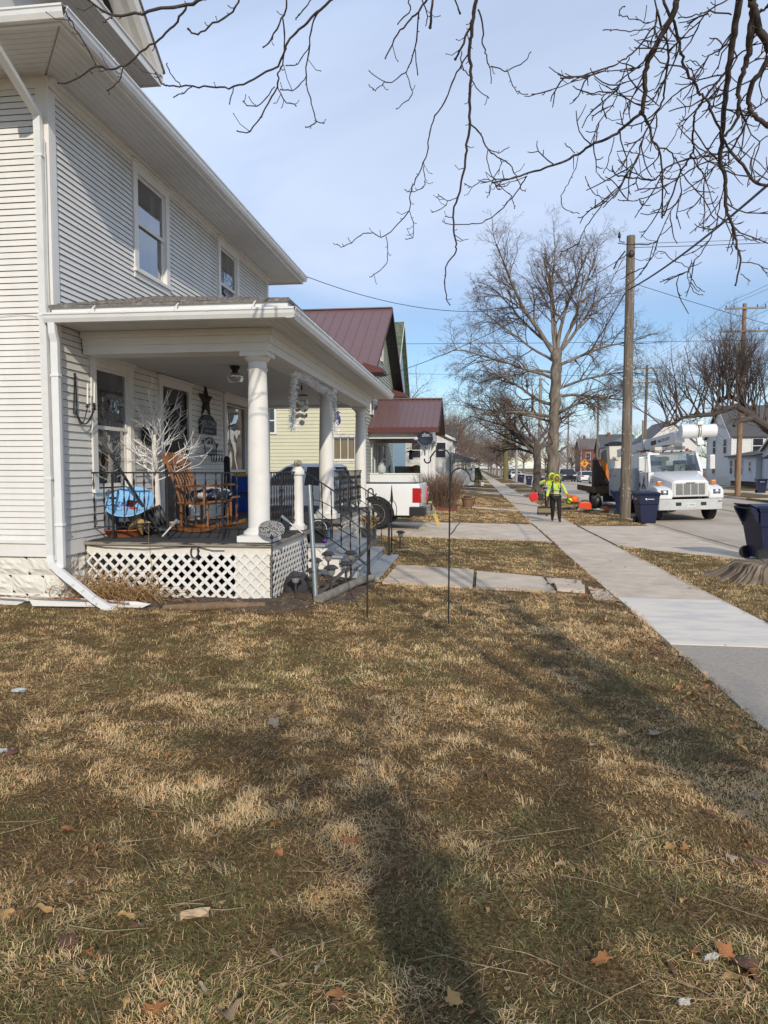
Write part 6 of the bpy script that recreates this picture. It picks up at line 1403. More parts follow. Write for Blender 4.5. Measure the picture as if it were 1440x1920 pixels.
for sy in (-1, 1):
 q = MB(); q.box(-2.925, -2.70, sy * (W / 2 - .085) - .10, sy * (W / 2 - .085) + .098, .70, 1.09); tl = q.build('tail_light', mat('red_lamp_lens', (.45, .012, .015), .25, .1, 4, coat=.4), t, bevel=.02)
 q = MB(); q.box(-2.932, -2.87, sy * (W / 2 - .085) - .08, sy * (W / 2 - .085) + .02, .87, .93); q.build('reverse_lamp', mat('clear_lamp_lens', (.6, .62, .62), .15), tl)
 q = MB(); q.box(1.35, 1.55, sy * 1.08 - .12, sy * 1.08 + .12, 1.14, 1.34); q.build('mirror', CARWHITE, t, bevel=.03)
 q = MB(); q.box(-3.05, -2.62, sy * .86 - .16, sy * .86 + .16, .36, .60); q.build('bumper_corner', BLACK, t, bevel=.03)
 for x in (.6, -.35): q = MB(); q.box(x, x + .16, sy * (W / 2 + .005) - .014, sy * (W / 2 + .005) + .014, .98, 1.01); q.build('door_handle', CARWHITE, t)
 q = MB()
 for x in (1.32, .28, -.70): q.box(x - .006, x + .006, sy * (W / 2 + .001) - .002, sy * (W / 2 + .001) + .002, .42, 1.12)
 q.build('door_seam', BLACK, t)
q = MB(); q.box(-3.03, -2.88, -.70, .70, .38, .58); q.build('bumper', CHROME, t, bevel=.02)
q = MB(); q.box(-3.2, -2.9, -.05, .05, .36, .44); q.ball((-3.18, 0, .5), .035, 10, 8); q.cyl((-3.18, 0, .42), (-3.18, 0, .5), .015); q.build('tow_hitch', CHROME, t)
q = MB(); q.box(-2.6, 2.5, -.55, .55, .28, .4); q.build('underbody', BLACK, t)
q = MB(); q.box(2.86, 2.92, -.6, .6, .62, .98); q.build('grille', CHROME, t)
t.rotation_euler = (0, 0, R(180 - 2)); t.location = (-4.28, 19.75, gz(-4, 19) + .02)
# street cars
SILV = mat('silver_white_paint', (.62, .66, .70), .3, .03, 4, coat=.5); DBLK = mat('black_car_paint', (.016, .017, .02), .3, .1, 4, coat=.6); BLUEP = mat('bright_blue_car_paint', (.01, .06, .30), .3, .05, 4, coat=.6); REDP = mat('red_car_paint', (.25, .02, .02), .3, .1, 4, coat=.5)
def place(t, x, y, rz, z=None): t.location = (x, y, gz(x, y) if z is None else z); t.rotation_euler = (0, 0, R(rz))
c = car('sedan', 'silver white sedan parked with its tail lights towards us', 'car', 4.8, 1.84, 1.46, SILV, (-1.42, 1.42), .33, .93, 1.0, (-1.9, -1.15, .35, 1.25), deck=1.04, rear_z=.88); place(c, 15.35, 92, 90)
c2 = car('hatchback', 'white car standing just beyond the silver sedan', 'car', 4.4, 1.8, 1.55, CARWHITE, (-1.3, 1.3), .33, .98, 1.02, (-2.0, -1.6, .4, 1.2), deck=1.0, rear_z=.9); place(c2, 15.2, 102, 90)
c = car('suv', 'black off-road vehicle facing us across the street', 'car', 4.6, 1.9, 1.8, DBLK, (-1.4, 1.4), .40, 1.1, 1.12, (-2.1, -1.95, .5, .95), front_z=.95, rear_z=.95); place(c, 13.6, 108, -90)
c = car('suv', 'bright blue vehicle parked on the left beyond the evergreen bush', 'car', 4.7, 1.95, 1.75, BLUEP, (-1.4, 1.4), .36, 1.05, 1.12, (-2.1, -1.7, .5, 1.3), front_z=.85, rear_z=.9); place(c, -.95, 138, -90)
c = car('sedan', 'small red car far down the street', 'car', 4.5, 1.8, 1.45, REDP, (-1.35, 1.35), .33, .92, 1.0, (-1.8, -1.1, .35, 1.2), deck=1.0); place(c, 9.4, 190, -80)
for (x, y, m_, lab) in ((15.4, 118, mat('grey_car_paint', (.2, .21, .23), .3, .05, 4, coat=.5), 'grey car parked on the far side behind the black off-road vehicle'), (7.2, 128, CARWHITE, 'white car on the near side of the street beyond the bins'), (7.2, 168, SILV, 'pale distant car on the near side of the street'), (15.4, 150, DBLK, 'dark distant car by the far kerb'), (7.3, 146, DBLK, 'dark car parked on the near side past the white car')):
 c = car('sedan', lab, 'car', 4.6, 1.82, 1.46, m_, (-1.4, 1.4), .33, .93, 1.0, (-1.85, -1.1, .35, 1.25), deck=1.02); place(c, x, y, -90)
# ================================================================== BUCKET TRUCK
AMBER = mat('amber_lamp_lens', (.60, .16, .01), .3, .1, 4, coat=.3)
BUMPERW = mat('dirty_white_paint', (.50, .515, .51), .45, .12, 5, col2=(.40, .39, .36), thr=(.5, .75))
TRUCKW = mat('work_truck_white', (.74, .75, .76), .35, .05, 3, coat=.4)
TGREY = mat('light_grey_utility_body', (.47, .49, .51), .45, .08, 4, col2=(.33, .33, .33), thr=(.6, .8))
CLEARL = mat('clear_lamp_lens', (.6, .62, .62), .15)
t = thing('bucket_truck', 'white bucket truck with its boom folded over the cab', 'bucket truck', (0, 0, 0))
# hood and fenders
q = MB(); q.loft([[(.98, -.66, .92), (.98, .66, .92), (.98, .66, 1.46), (.98, .55, 1.54), (.98, -.55, 1.54), (.98, -.66, 1.46)], [(.3, -.78, .92), (.3, .78, .92), (.3, .78, 1.58), (.3, .62, 1.70), (.3, -.62, 1.70), (.3, -.78, 1.58)], [(-.78, -.96, .92), (-.78, .96, .92), (-.78, .96, 1.74), (-.78, .78, 1.88), (-.78, -.78, 1.88), (-.78, -.96, 1.74)]])
q.build('hood', TRUCKW, t, bevel=.035, seg=3, smooth=True)
for sy in (-1, 1):
 q = MB(); P = [(.60, .70)] if False else []
 n = 12; P = [(1.02, .86)] + [( .62 * math.cos(a), .50 + .62 * math.sin(a)) for a in [R(20) + (PI - R(30)) * i / n for i in range(n + 1)]] + [(-.72, .72), (-.72, 1.18), (-.30, 1.34), (.35, 1.36), (.86, 1.26), (1.02, 1.14)]
 q.prism([(x, sy * .655, z) for x, z in P], (0, sy * .535, 0)); q.build('fender', TRUCKW, t, bevel=.05, seg=3, smooth=True)
 q = MB(); q.box(.98, 1.035, sy * .94 - .13, sy * .94 + .13, 1.02, 1.19); hl = q.build('headlight', BLACK, t, bevel=.02)
 q = MB(); q.ball((1.03, sy * .94, 1.105), .075, 14, 8, (.4, 1.35, 1)); q.build('lens', CHROME, hl, smooth=True)
 q = MB(); q.box(.42, .56, sy * 1.0 - .08, sy * 1.0 + .08, 1.38, 1.52); q.build('turn_signal', AMBER, t, bevel=.02)
 q = MB(); q.ball((.80, sy * .62, 1.42), .07, 10, 8, (.6, 1, 1.2)); q.build('work_lamp', CHROME, t, smooth=True)
# grille
q = MB(); q.box(.975, 1.0, -.62, .62, .94, 1.47); go = q.build('grille', mat('cream_grille_surround', (.62, .60, .56), .4, .1, 8), t, bevel=.012)
q = MB(); q.box(1.0, 1.004, -.52, .52, 1.0, 1.42); q.build('grille_mesh', BLACK, go)
q = MB()
for k in range(13): z = 1.01 + k * .032; q.box(1.004, 1.016, -.52, .52, z, z + .013)
for y in (-.27, 0, .27): q.box(1.004, 1.02, y - .02, y + .02, 1.0, 1.42)
q.build('grille_bar', CHROME, go)
q = MB(); q.box(1.0, 1.022, -.16, .16, 1.435, 1.462); q.build('badge', BLACK, go)
# bumper
q = MB(); q.prism([(1.06, -.72, .44), (1.06, .72, .44), (.98, 1.14, .44), (.62, 1.21, .44), (.62, 1.16, .44), (.9, 1.08, .44), (.96, .7, .44), (.96, -.7, .44), (.9, -1.08, .44), (.62, -1.16, .44), (.62, -1.21, .44), (.98, -1.14, .44)], (0, 0, .40)); bo = q.build('bumper', BUMPERW, t, bevel=.02)
for y in (-.45, .45): q = MB(); q.box(1.062, 1.072, y - .10, y + .10, .60, .73); q.build('tow_opening', BLACK, bo, bevel=.01)
q = MB(); q.box(1.062, 1.07, -.17, .17, .55, .70); lp_ = q.build('licence_plate', mat('pale_plate', (.60, .62, .60), .5), bo)
text_obj('L 79866', .085, mat('plate_letters', (.12, .14, .2), .6), lp_, frameM((1.071, 0, .625), (0, 1, 0), (0, 0, 1)))
q = MB(); q.bar((1.005, 1.03, .735), (.975, 1.135, .735), .008, .13, up=(0, 0, 1)); st_ = q.build('sticker', mat('white_sticker', (.66, .64, .60), .5), bo)
text_obj('308', .10, mat('dark_number', (.05, .03, .03), .6), st_, frameM((1.01, 1.055, .735), (-.29, .96, 0), (0, 0, 1)))
# cab
q = MB(); q.loft([[(-.76, -1.03, .60), (-.76, 1.03, .60), (-2.25, 1.03, .60), (-2.25, -1.03, .60)], [(-.76, -1.05, 1.84), (-.76, 1.05, 1.84), (-2.25, 1.05, 1.84), (-2.25, -1.05, 1.84)]]); cabo = q.build('cab', TRUCKW, t, bevel=.02)
q = MB()
for sy in (-1, 1):
 q.bar((-.76, sy * .995, 1.82), (-1.16, sy * .93, 2.56), .10, .08); q.bar((-2.2, sy * .99, 1.82), (-2.17, sy * .93, 2.56), .12, .12); q.bar((-1.30, sy * 1.02, 1.82), (-1.36, sy * .95, 2.54), .06, .05)
q.loft([[(-1.10, -.99, 2.54), (-1.10, .99, 2.54), (-2.25, .99, 2.54), (-2.25, -.99, 2.54)], [(-1.22, -.90, 2.66), (-1.22, .90, 2.66), (-2.2, .90, 2.66), (-2.2, -.90, 2.66)]]); q.box(-2.25, -2.2, -.98, .98, 1.83, 2.1)
ro_ = q.build('cab_roof', TRUCKW, t, bevel=.012)
q = MB(); q.add([(-.75, -.95, 1.86), (-.75, .95, 1.86), (-1.15, .90, 2.54), (-1.15, -.90, 2.54)], [(0, 1, 2, 3)]); q.build('windscreen', glass('truck_windscreen', (.72, .80, .82), .10), t, fix=False)
q = MB()
for sy in (-1, 1): q.add([(-.86, sy * 1.03, 1.86), (-1.33, sy * 1.03, 1.86), (-1.36, sy * .97, 2.50), (-1.20, sy * .97, 2.50)], [(0, 1, 2, 3)]); q.add([(-1.36, sy * 1.03, 1.86), (-2.14, sy * 1.03, 1.86), (-2.12, sy * .97, 2.50), (-1.40, sy * .97, 2.50)], [(0, 1, 2, 3)])
q.add([(-2.19, -.9, 2.1), (-2.19, .9, 2.1), (-2.19, .88, 2.52), (-2.19, -.88, 2.52)], [(0, 1, 2, 3)]); q.build('side_glass', glass('truck_side_glass', (.6, .66, .66), .06), t, fix=False)
q = MB()
for y in (-.5, .5): q.box(-1.95, -1.75, y - .25, y + .25, 1.5, 2.30)
q.build('seat', mat('grey_seat_fabric', (.30, .31, .32), .9, .1, 8), t, bevel=.04)
q = MB(); q.tube([(-1.12 + .03 * math.cos(a) * 0 - .09 * math.sin(a), .5 + .21 * math.cos(a), 1.92 + .17 * math.sin(a)) for a in [2 * PI * i / 20 for i in range(21)]], .014, 6); q.tube([(-.85, .5, 1.75), (-1.12, .5, 1.92)], .02, 6); q.build('steering_wheel', BLACK, t)
for y0, z0 in ((-.1, 1.87), (.75, 1.87)): q = MB(); q.bar((-.735, y0, z0), (-.83, y0 - .55, z0 + .17), .018); q.build('wiper', BLACK, t)
for k in range(5): y = -.72 + .36 * k; q = MB(); q.ball((-1.2, y, 2.66), .05, 10, 6, (1.2, 1, .7)); q.build('marker_lamp', AMBER, ro_, smooth=True)
for sy in (-1, 1):
 q = MB(); q.box(-.72, -.58, sy * 1.36 - .10, sy * 1.36 + .10, 1.92, 2.48); mo = q.build('mirror', mat('mirror_shell', (.62, .62, .60), .3, .05, 5), t, bevel=.03)
 q = MB(); q.tube([(-.85, sy * 1.03, 1.78), (-.66, sy * 1.36, 1.9)], .014, 6); q.tube([(-.98, sy * 1.0, 2.42), (-.66, sy * 1.36, 2.46)], .014, 6); q.build('mirror_arm', CHROME, mo)
 q = MB(); q.box(-2.14, -.86, sy * 1.056 - .004, sy * 1.056 + .004, .62, .64); q.box(-2.145, -2.13, sy * 1.056 - .004, sy * 1.056 + .004, .62, 2.5); q.box(-.865, -.85, sy * 1.056 - .004, sy * 1.056 + .004, .62, 1.84); q.build('door_seam', mat('dark_seam', (.10, .10, .11), .8), cabo)
 q = MB(); q.box(-2.07, -2.0, sy * 1.06 - .012, sy * 1.06 + .012, 1.24, 1.42); q.build('door_handle', BLACK, cabo)
 q = MB(); q.box(-2.1, -.9, sy * 1.08 - .12, sy * 1.08 + .12, .42, .50); q.box(-2.1, -.9, sy * 1.0 - .12, sy * 1.0 + .12, .30, .41); q.build('cab_step', BLACK, t)
# door logo on the near side: red tree figure over a dark arch
DL = mat('dark_logo', (.05, .05, .06), .6); RL = mat('red_logo', (.32, .03, .03), .6)
yy = -1.062
q = MB(); q.prism([(-1.40, yy, 1.42), (-1.30, yy, 1.62), (-1.34, yy, 1.64), (-1.38, yy, 1.75), (-1.42, yy, 1.64), (-1.46, yy, 1.62), (-1.54, yy, 1.42)], (0, -.003, 0)); q.build('logo_figure', RL, cabo)
q = MB(); q.loft([[(-1.46 + r_ * math.cos(a), yy - d, 1.16 + r_ * .9 * math.sin(a)) for r_, d in ((.16, 0), (.27, 0), (.27, .003), (.16, .003))] for a in [PI * i / 12 for i in range(13)]]); q.build('logo_arch', DL, cabo)
for k in range(5): q = MB(); q.box(-1.64 + k * .08, -1.59 + k * .08, yy - .003, yy, 1.02, 1.09); q.build('logo_letter', DL, cabo)
for z in (1.50, 1.58): q = MB(); q.box(-.60, -.42, -.975, -.965, z - .03 - .0, z); q.build('model_badge', DL, t)
# chassis and rear
q = MB(); q.box(-7.6, .8, -.45, .45, .55, .80); q.box(.35, .6, -1.0, 1.0, .42, .62); q.box(-1.0, .3, -.5, .5, .4, .9); q.build('chassis', BLACK, t)
q = MB()
for sy in (-1, 1):
 P = [(-2.42, .70), (-3.95, .70)] + [(-4.65 + .68 * math.cos(a), .62 + .62 * math.sin(a)) for a in [PI * i / 10 for i in range(0, 11)]] + [(-5.35, .70), (-7.2, .70), (-7.2, 2.02), (-2.42, 2.02)]
 q.prism([(x, sy * 1.20, z) for x, z in P], (0, -sy * .48, 0))
uo = q.build('utility_body', TGREY, t, bevel=.012)
q = MB(); q.box(-7.2, -2.45, -.72, .72, .95, 1.05); q.box(-2.46, -2.4, -.72, .72, .95, 2.0); q.build('bed_floor', BLACK, t)
for sy in (-1, 1):
 for x0, x1, z0, z1 in ((-3.1, -2.5, .8, 1.95), (-3.85, -3.2, .8, 1.95), (-5.3, -3.95, 1.35, 1.95), (-6.2, -5.45, .8, 1.95), (-7.1, -6.3, .8, 1.95)):
  q = MB(); q.box(x0, x1, sy * 1.205 - .006, sy * 1.205 + .006, z0, z1); dq = q.build('locker_door', TGREY, t, bevel=.006)
  q = MB(); q.box((x0 + x1) / 2 - .05, (x0 + x1) / 2 + .05, sy * 1.215 - .008, sy * 1.215 + .008, 1.6, 1.72); q.build('latch', BLACK, dq)
for x, y in ((0, 1.0), (0, -1.0)): wheel(t, x, y, .50, .30, rim=mat('white_steel_rim', (.55, .55, .54), .5, .15, 8))
for y in (1.02, -1.02, .68, -.68): wheel(t, -4.65, y, .50, .27, rim=mat('white_steel_rim', (.55, .55, .54)))
# boom, turret, knuckle
q = MB(); q.lathe([(.42, 1.05), (.42, 1.3), (.3, 1.4), (.3, 2.3), (.36, 2.35), (.36, 2.5)], (-3.0, 0, 0), 20); q.box(-3.3, -2.6, -.3, .3, 2.3, 2.75); q.build('turret', TRUCKW, t, smooth=True)
A, B = P3(-6.4, -1.2, 2.62), P3(-.1, .02, 3.22); d = (B - A).normalized()
q = MB(); q.bar(A + d * .9, A + d * 3.9, .34, .36); q.bar(A + d * 3.7, B - d * .1, .40, .44); bm_ = q.build('boom', TRUCKW, t, bevel=.04)
q = MB(); q.bar(A + d * 1.6, A + d * 1.75, .42, .44); q.bar(A + d * 3.6, A + d * 3.75, .47, .5); q.build('boom_collar', BUMPERW, bm_)
sidev = P3(d.y, -d.x, 0).normalized(); pt = A + d * 5.15 + sidev * .204
text_obj('608-755-6772', .17, DL, bm_, frameM(pt + d * .28, d, (0, 0, 1)))
q = MB(); c = A + d * 4.62 + sidev * .204; q.bar(c - d * .26, c + d * .20, .006, .17); q.build('lettering_block', mat('faded_red_lettering', (.16, .05, .06), .6, .6, 60), bm_)
q = MB(); q.lathe([(.22, -.12), (.275, -.1), (.275, .42), (.29, .43), (.29, .47), (.24, .48), (.24, .58), (.29, .60), (.29, .66), (.25, .68), (.25, 1.15), (.235, 1.2), (.001, 1.2)], (.05, .05, 3.40), 30, 'y'); kn_ = q.build('knuckle', TRUCKW, t, smooth=True)
q = MB(); q.bar((.1, .60, 3.72), (.12, .62, 2.86), .16, .20); q.box(-.05, .32, .5, .72, 3.62, 3.74); q.box(0.02, .3, .5, .74, 2.86, 3.02); q.build('bracket', TRUCKW, kn_, bevel=.02)
q = MB(); q.lathe([(.30, .50), (.30, .53)], (.05, .05, 3.40), 24, 'y'); q.build('rust_ring', mat('rust_stain', (.36, .25, .15), .8, .3, 10), kn_)
q = MB(); q.box(-1.9, -1.0, -.72, .45, 2.72, 2.86); q.box(-1.1, -1.0, .05, .35, 2.70, 2.98); q.build('boom_rest', mat('cream_tray', (.60, .58, .52), .6, .1, 8), t, bevel=.01)
rr = random.Random(5); q = MB()
for k in range(26): p = P3(rr.uniform(-2.6, -1.3), rr.uniform(-1.0, -.2), rr.uniform(2.68, 2.8)); q.tube([p, p + P3(rr.uniform(-.4, .4), rr.uniform(-.25, .25), rr.uniform(-.05, .1))], .018, 5)
q.build('hoses', BLACK, t)
q = MB(); q.box(-2.55, -2.35, -.9, -.75, 2.55, 2.62); q.lathe([(.08, 2.62), (.08, 2.72), (.04, 2.76)], (-2.45, -.82, 0), 12); q.build('beacon', AMBER, t, smooth=True)
q = MB(); q.lathe([(.08, 2.66), (.07, 2.75), (.001, 2.8)], (-1.7, .75, 0), 12); q.build('beacon', AMBER, t, smooth=True)
bx, by = -6.6, -1.02
q = MB(); q.loft([[(bx + sx * r_, by + sy * r_, z) for sx, sy in ((-1, -1), (1, -1), (1, 1), (-1, 1))] for r_, z in ((.29, 1.95), (.36, 3.12))]); bo_ = q.build('bucket', mat('cream_fibreglass', (.68, .64, .56), .5, .05, 4), t, bevel=.04)
q = MB(); q.loft([[(bx + sx * r_, by + sy * r_, z) for sx, sy in ((-1, -1), (1, -1), (1, 1), (-1, 1))] for r_, z in ((.41, 3.09), (.42, 3.17), (.15, 3.29))]); q.build('cover', mat('navy_tarp', (.015, .018, .03), .7, .2, 8), bo_)
q = MB(); q.prism([(bx + .335, by - .18, 2.58), (bx + .335, by + .18, 2.58), (bx + .33, by + .10, 2.41), (bx + .33, by - .10, 2.41)], (.06, 0, 0)); q.build('step', mat('tan_step', (.55, .50, .42), .6), bo_)
q = MB()
for y in (-1.3, -1.05, -.7): q.tube([(-6.3, y, 2.0), (-6.3, y, 2.35), (-6.9, y, 2.35), (-6.9, y, 2.0)], .02, 6)
q.build('rail', BUMPERW, t)
t.location = (8.0, 28.9, gz(8.1, 29))
t.rotation_euler = (R(1.8), 0, R(-88))
# ================================================================== FLATBED WITH MACHINE
t = thing('flatbed_trailer', 'rusty dark flatbed trailer parked behind the bucket truck', 'trailer', (6.9, 38.5, -.4))
RUST = mat('rusty_timber', (.10, .06, .035), .9, .4, 6, .5, 30, col2=(.26, .13, .03), thr=(.52, .66)); zr = gz(7, 38)
q = MB(); q.box(5.95, 8.15, 36.2, 42.5, zr + .84, zr + .94); q.build('deck', RUST, t)
q = MB(); q.box(5.92, 8.18, 36.12, 36.19, zr + .78, zr + 1.12); q.box(5.9, 5.949, 36.2, 42.5, zr + .78, zr + 1.08); q.box(8.151, 8.2, 36.2, 42.5, zr + .78, zr + 1.08); q.build('side_board', RUST, t)
q = MB(); q.box(7.1, 8.1, 36.05, 36.115, zr + .74, zr + 1.14); q.build('tailboard', mat('orange_rust_board', (.24, .12, .03), .9, .4, 7, .4, 20, col2=(.10, .06, .04), thr=(.45, .6)), t)
q = MB(); q.box(6.6, 7.5, 36.5, 43.5, zr + .55, zr + .78); q.box(6.3, 7.0, 36.3, 36.5, zr + .35, zr + .8); q.build('chassis', BLACK, t)
for y in (38.6, 39.6):
 for x in (6.3, 7.8): w = MB(); w.lathe([(.2, -.12), (.36, -.12), (.4, -.09), (.4, .09), (.36, .12), (.2, .12)], (x, y, zr + .4), 20, 'x'); wo = w.build('wheel', RUBBER, t, smooth=True)
zt_ = zr + .94
t = thing('stump_grinder', 'black and orange machine with a tall wedge shaped chute standing on the flatbed', 'machine', (7.1, 38, zt_))
ORNG = mat('machine_orange', (.62, .17, .012), .45, .15, 6, col2=(.30, .10, .02), thr=(.58, .7))
q = MB(); q.prism([(5.98, 37.2, zt_ + .1), (6.0, 37.2, zt_ + 1.5), (6.1, 37.2, zt_ + 1.62), (6.3, 37.2, zt_ + 1.2), (6.75, 37.2, zt_ + .5), (6.9, 37.2, zt_ + .1)], (0, .7, 0)); q.build('chute', mat('dark_brown_steel', (.055, .035, .025), .8, .4, 6), t, bevel=.02)
q = MB(); q.prism([(6.12, 37.1, zt_ + 1.62), (6.5, 37.1, zt_ + 1.38), (6.95, 37.1, zt_ + .95), (6.98, 37.1, zt_ + .5), (6.62, 37.1, zt_ + .55), (6.42, 37.1, zt_ + 1.1)], (0, .12, 0)); q.build('panel', ORNG, t, bevel=.01)
q = MB(); q.prism([(6.64, 37.08, zt_ + .53), (7.0, 37.08, zt_ + .46), (7.0, 37.08, zt_ + .18), (6.85, 37.08, zt_ + .13)], (0, .09, 0)); q.build('panel', mat('pale_orange_plate', (.66, .45, .30), .6, .1, 6), t)
q = MB(); q.box(6.3, 7.9, 36.9, 38.6, zt_ + .02, zt_ + .35); q.box(6.9, 7.7, 37.9, 39.2, zt_ + .35, zt_ + .95); q.build('body', BLACK, t, bevel=.03)
q = MB(); q.prism([(6.55, 38.3, zt_ + .9), (6.5, 38.3, zt_ + 1.85), (6.62, 38.3, zt_ + 2.0), (6.85, 38.3, zt_ + 2.08), (6.8, 38.3, zt_ + .9)], (0, .12, 0)); q.tube([(6.95, 38.3, zt_ + .6), (7.1, 38.3, zt_ + 1.2), (7.0, 38.3, zt_ + 2.0)], .05, 8); q.build('roll_bar', BLACK, t, bevel=.02)
q = MB(); q.box(7.35, 7.8, 37.02, 37.09, zt_ + .05, zt_ + .30); q.build('tail_lamp', mat('red_lamp_lens', (.45, .012, .015)), t)
q = MB(); q.tube([(6.9, 36.95, zt_), (6.9, 36.95, zt_ + .6), (7.0, 36.95, zt_ + .72), (7.25, 36.95, zt_ + .75)], .02, 6); q.build('grab_rail', mat('tan_rail', (.36, .25, .12), .7), t)
# ================================================================== WHEELED BINS
WLOGO = mat('white_logo', (.72, .75, .80), .5, .02, 4)
def make_bin():
 t = thing('wheelie_bin', 'navy bin', 'wheeled bin', (0, 0, 0), 'navy wheeled bins set out along the street')
 def ring(hx, hy, z, ox=0): return [(ox + sx * hx, sy * hy, z) for sx, sy in ((-1, -1), (1, -1), (1, 1), (-1, 1))]
 q = MB(); q.loft([ring(.24, .25, .05, .03), ring(.25, .26, .12, .03), ring(.315, .305, .68), ring(.335, .325, .70), ring(.355, .345, .98), ring(.375, .36, 1.0), ring(.375, .36, 1.03)]); q.build('bin_body', NAVY, t, bevel=.022, seg=2)
 q = MB(); q.loft([ring(.40, .375, 1.031, .01), ring(.41, .385, 1.06, .01), ring(.36, .34, 1.105, .0), ring(.24, .25, 1.125, .0)]); q.loft([[(-.40, -.33, 1.05), (-.40, .33, 1.05), (-.40, .33, 1.09), (-.40, -.33, 1.09)], [(-.53, -.30, 1.12), (-.53, .30, 1.12), (-.53, .30, 1.145), (-.53, -.30, 1.145)]]); q.build('lid', NAVY, t, bevel=.014)
 q = MB(); q.tube([(-.5, -.28, 1.06), (-.5, .28, 1.06)], .02, 8)
 for y in (-.27, .27): q.prism([(-.36, y - .03, .75), (-.36, y - .03, 1.03), (-.52, y - .03, 1.09), (-.52, y - .03, 1.03)], (0, .06, 0))
 q.build('handle', NAVY, t)
 for y in (-.29, .29): q = MB(); q.lathe([(.04, -.03), (.10, -.03), (.13, -.035), (.135, 0), (.13, .035), (.10, .03), (.04, .03)], (-.24, y, .135), 20, 'y'); wo = q.build('wheel', BLACK, t, smooth=True)
 for f, M in ((-1, frameM((.02, -.362, .88), (1, 0, 0), (0, 0, 1))), (1, frameM((.368, 0, .88), (0, 1, 0), (0, 0, 1)))):
  M = M @ Matrix.Translation((0, 0, -.012))
  q = MB(); q.ball((-.12, 0, .006), .026, 10, 6, (1.2, 1, .25)); q.prism([(-.115, -.04, 0.004), (-.09, -.045, .004), (-.10, -.01, .004)], (0, 0, .012))
  for k in range(7): q.box(-.075 + k * .032, -.05 + k * .032, -.016, .006, .004, .014)
  q.xf(M); q.build('logo', WLOGO, t)
 return t
b0 = make_bin()
bins = [(5.84, 15.2, 12, 'large navy wheeled bin near the stump at the right edge, seen from its side'), (5.86, 25.5, -84, 'navy wheeled bin in front of the bucket truck bumper, right of the utility pole'), (6.12, 30.6, -12, 'navy wheeled bin half hidden behind the left side of the near utility pole'),
  (17.9, 43.0, -95, 'navy wheeled bin across the street overflowing with a black bag'), (21.6, 57.5, -95, 'navy wheeled bin standing by the far house wall beyond the tall far pole'), (6.25, 60.5, -80, 'navy wheeled bin just left of the walking workers'),
  (6.25, 66.5, -100, 'navy wheeled bin behind the dark trunk of the second street tree'), (6.22, 84, -90, 'navy wheeled bin alone at the kerb left of the second street tree'), (6.22, 97, -90, 'navy wheeled bin at the kerb right beside the thin pale pole'), (6.22, 104, -90, 'navy wheeled bin just past the thin pale pole'), (6.22, 128, -90, 'small far navy bin left of the mossy trunk'), (6.22, 152, -90, 'very small far navy bin at the kerb'), (6.22, 172, -90, 'farthest tiny navy bin at the kerb')]
for i, (x, y, rz, lab) in enumerate(bins):
 o = b0 if i == 0 else copy_tree(b0)
 o.location = (x, y, gz(x, y)); o.rotation_euler = (0, 0, R(rz)); o['label'] = lab
t = thing('bin_bag', 'black rubbish bag bulging out of the bin across the street', 'bin bag', (17.9, 43, .5)); q = MB(); q.ball((17.9, 43, gz(17.9, 43) + 1.15), .33, 16, 10, (1.2, 1, .65)); q.v = [tuple(Vector(p) + Vector((1, 1, 1)) * .07 * mnoise.noise(Vector(p) * 6)) for p in q.v]; q.build('bag', BLACK, t, smooth='all')
t = thing('bin_bag', 'white rubbish bag lying beside the far kerb bin', 'bin bag', (17.1, 43, -.4)); q = MB(); z = gz(17.1, 43); q.ball((17.35, 43.2, z + .42), .36, 16, 10, (.85, .9, 1)); q.v = [tuple(Vector(p) + Vector((1, 1, 1)) * .09 * mnoise.noise(Vector(p) * 5)) for p in q.v]; q.build('bag', mat('white_bag_plastic', (.62, .64, .68), .35, .05, 8), t, smooth='all')
# ================================================================== POLES AND WIRES
def pole(name, label, x, y, h, r0, r1, m, lean=(0, 0), arms=(), steps=0, group=None, transformer=0):
 t = thing(name, label, 'utility pole', (x, y, gz(x, y)), group); z0 = gz(x, y); q = MB(); n = 18
 q.tube([(x + lean[0] * i / n, y + lean[1] * i / n, z0 - .3 + (h + .3) * i / n) for i in range(n + 1)], [r0 + (r1 - r0) * i / n for i in range(n + 1)], 20); q.build('shaft', m, t, smooth=True)
 tx, ty, tz = x + lean[0], y + lean[1], z0 + h
 for dz, w in arms:
  q = MB(); q.box(tx - w / 2, tx + w / 2, ty - r1 - .13, ty - r1 - .01, tz - dz - .06, tz - dz + .06); a_ = q.build('crossarm', GREYWOOD, t)
  q = MB()
  for k in (-.47, -.28, .28, .47): q.lathe([(.02, 0), (.05, .03), (.03, .08), (.055, .11), (.03, .17)], (tx + k * w, ty - r1 - .07, tz - dz + .06), 8)
  q.build('insulators', mat('brown_insulator', (.12, .07, .05), .3), a_)
  q = MB(); q.bar((tx - w * .25, ty - r1 - .05, tz - dz - .06), (tx, ty - r1, tz - dz - .75), .04, .02); q.bar((tx + w * .25, ty - r1 - .05, tz - dz - .06), (tx, ty - r1, tz - dz - .75), .04, .02); q.build('brace', STEEL, a_)
 if transformer: q = MB(); q.lathe([(.001, 0), (.24, 0), (.25, .05), (.25, .8), (.2, .88), (.06, .92), (.05, 1.0)], (tx - .42, ty, tz - transformer), 18); q.box(tx - .2, tx - .1, ty - .05, ty + .05, tz - transformer + .2, tz - transformer + .6); q.build('transformer', mat('grey_transformer', (.36, .37, .38), .5, .05, 4), t, smooth=True)
 return t
PT = 10.6
t = pole('utility_pole', 'thick weathered grey-brown utility pole standing close to the bins and truck', 5.74, 28.3, PT, .205, .155, CREAMPOLE, (.0, 0), steps=1)
q = MB(); rr = random.Random(3)
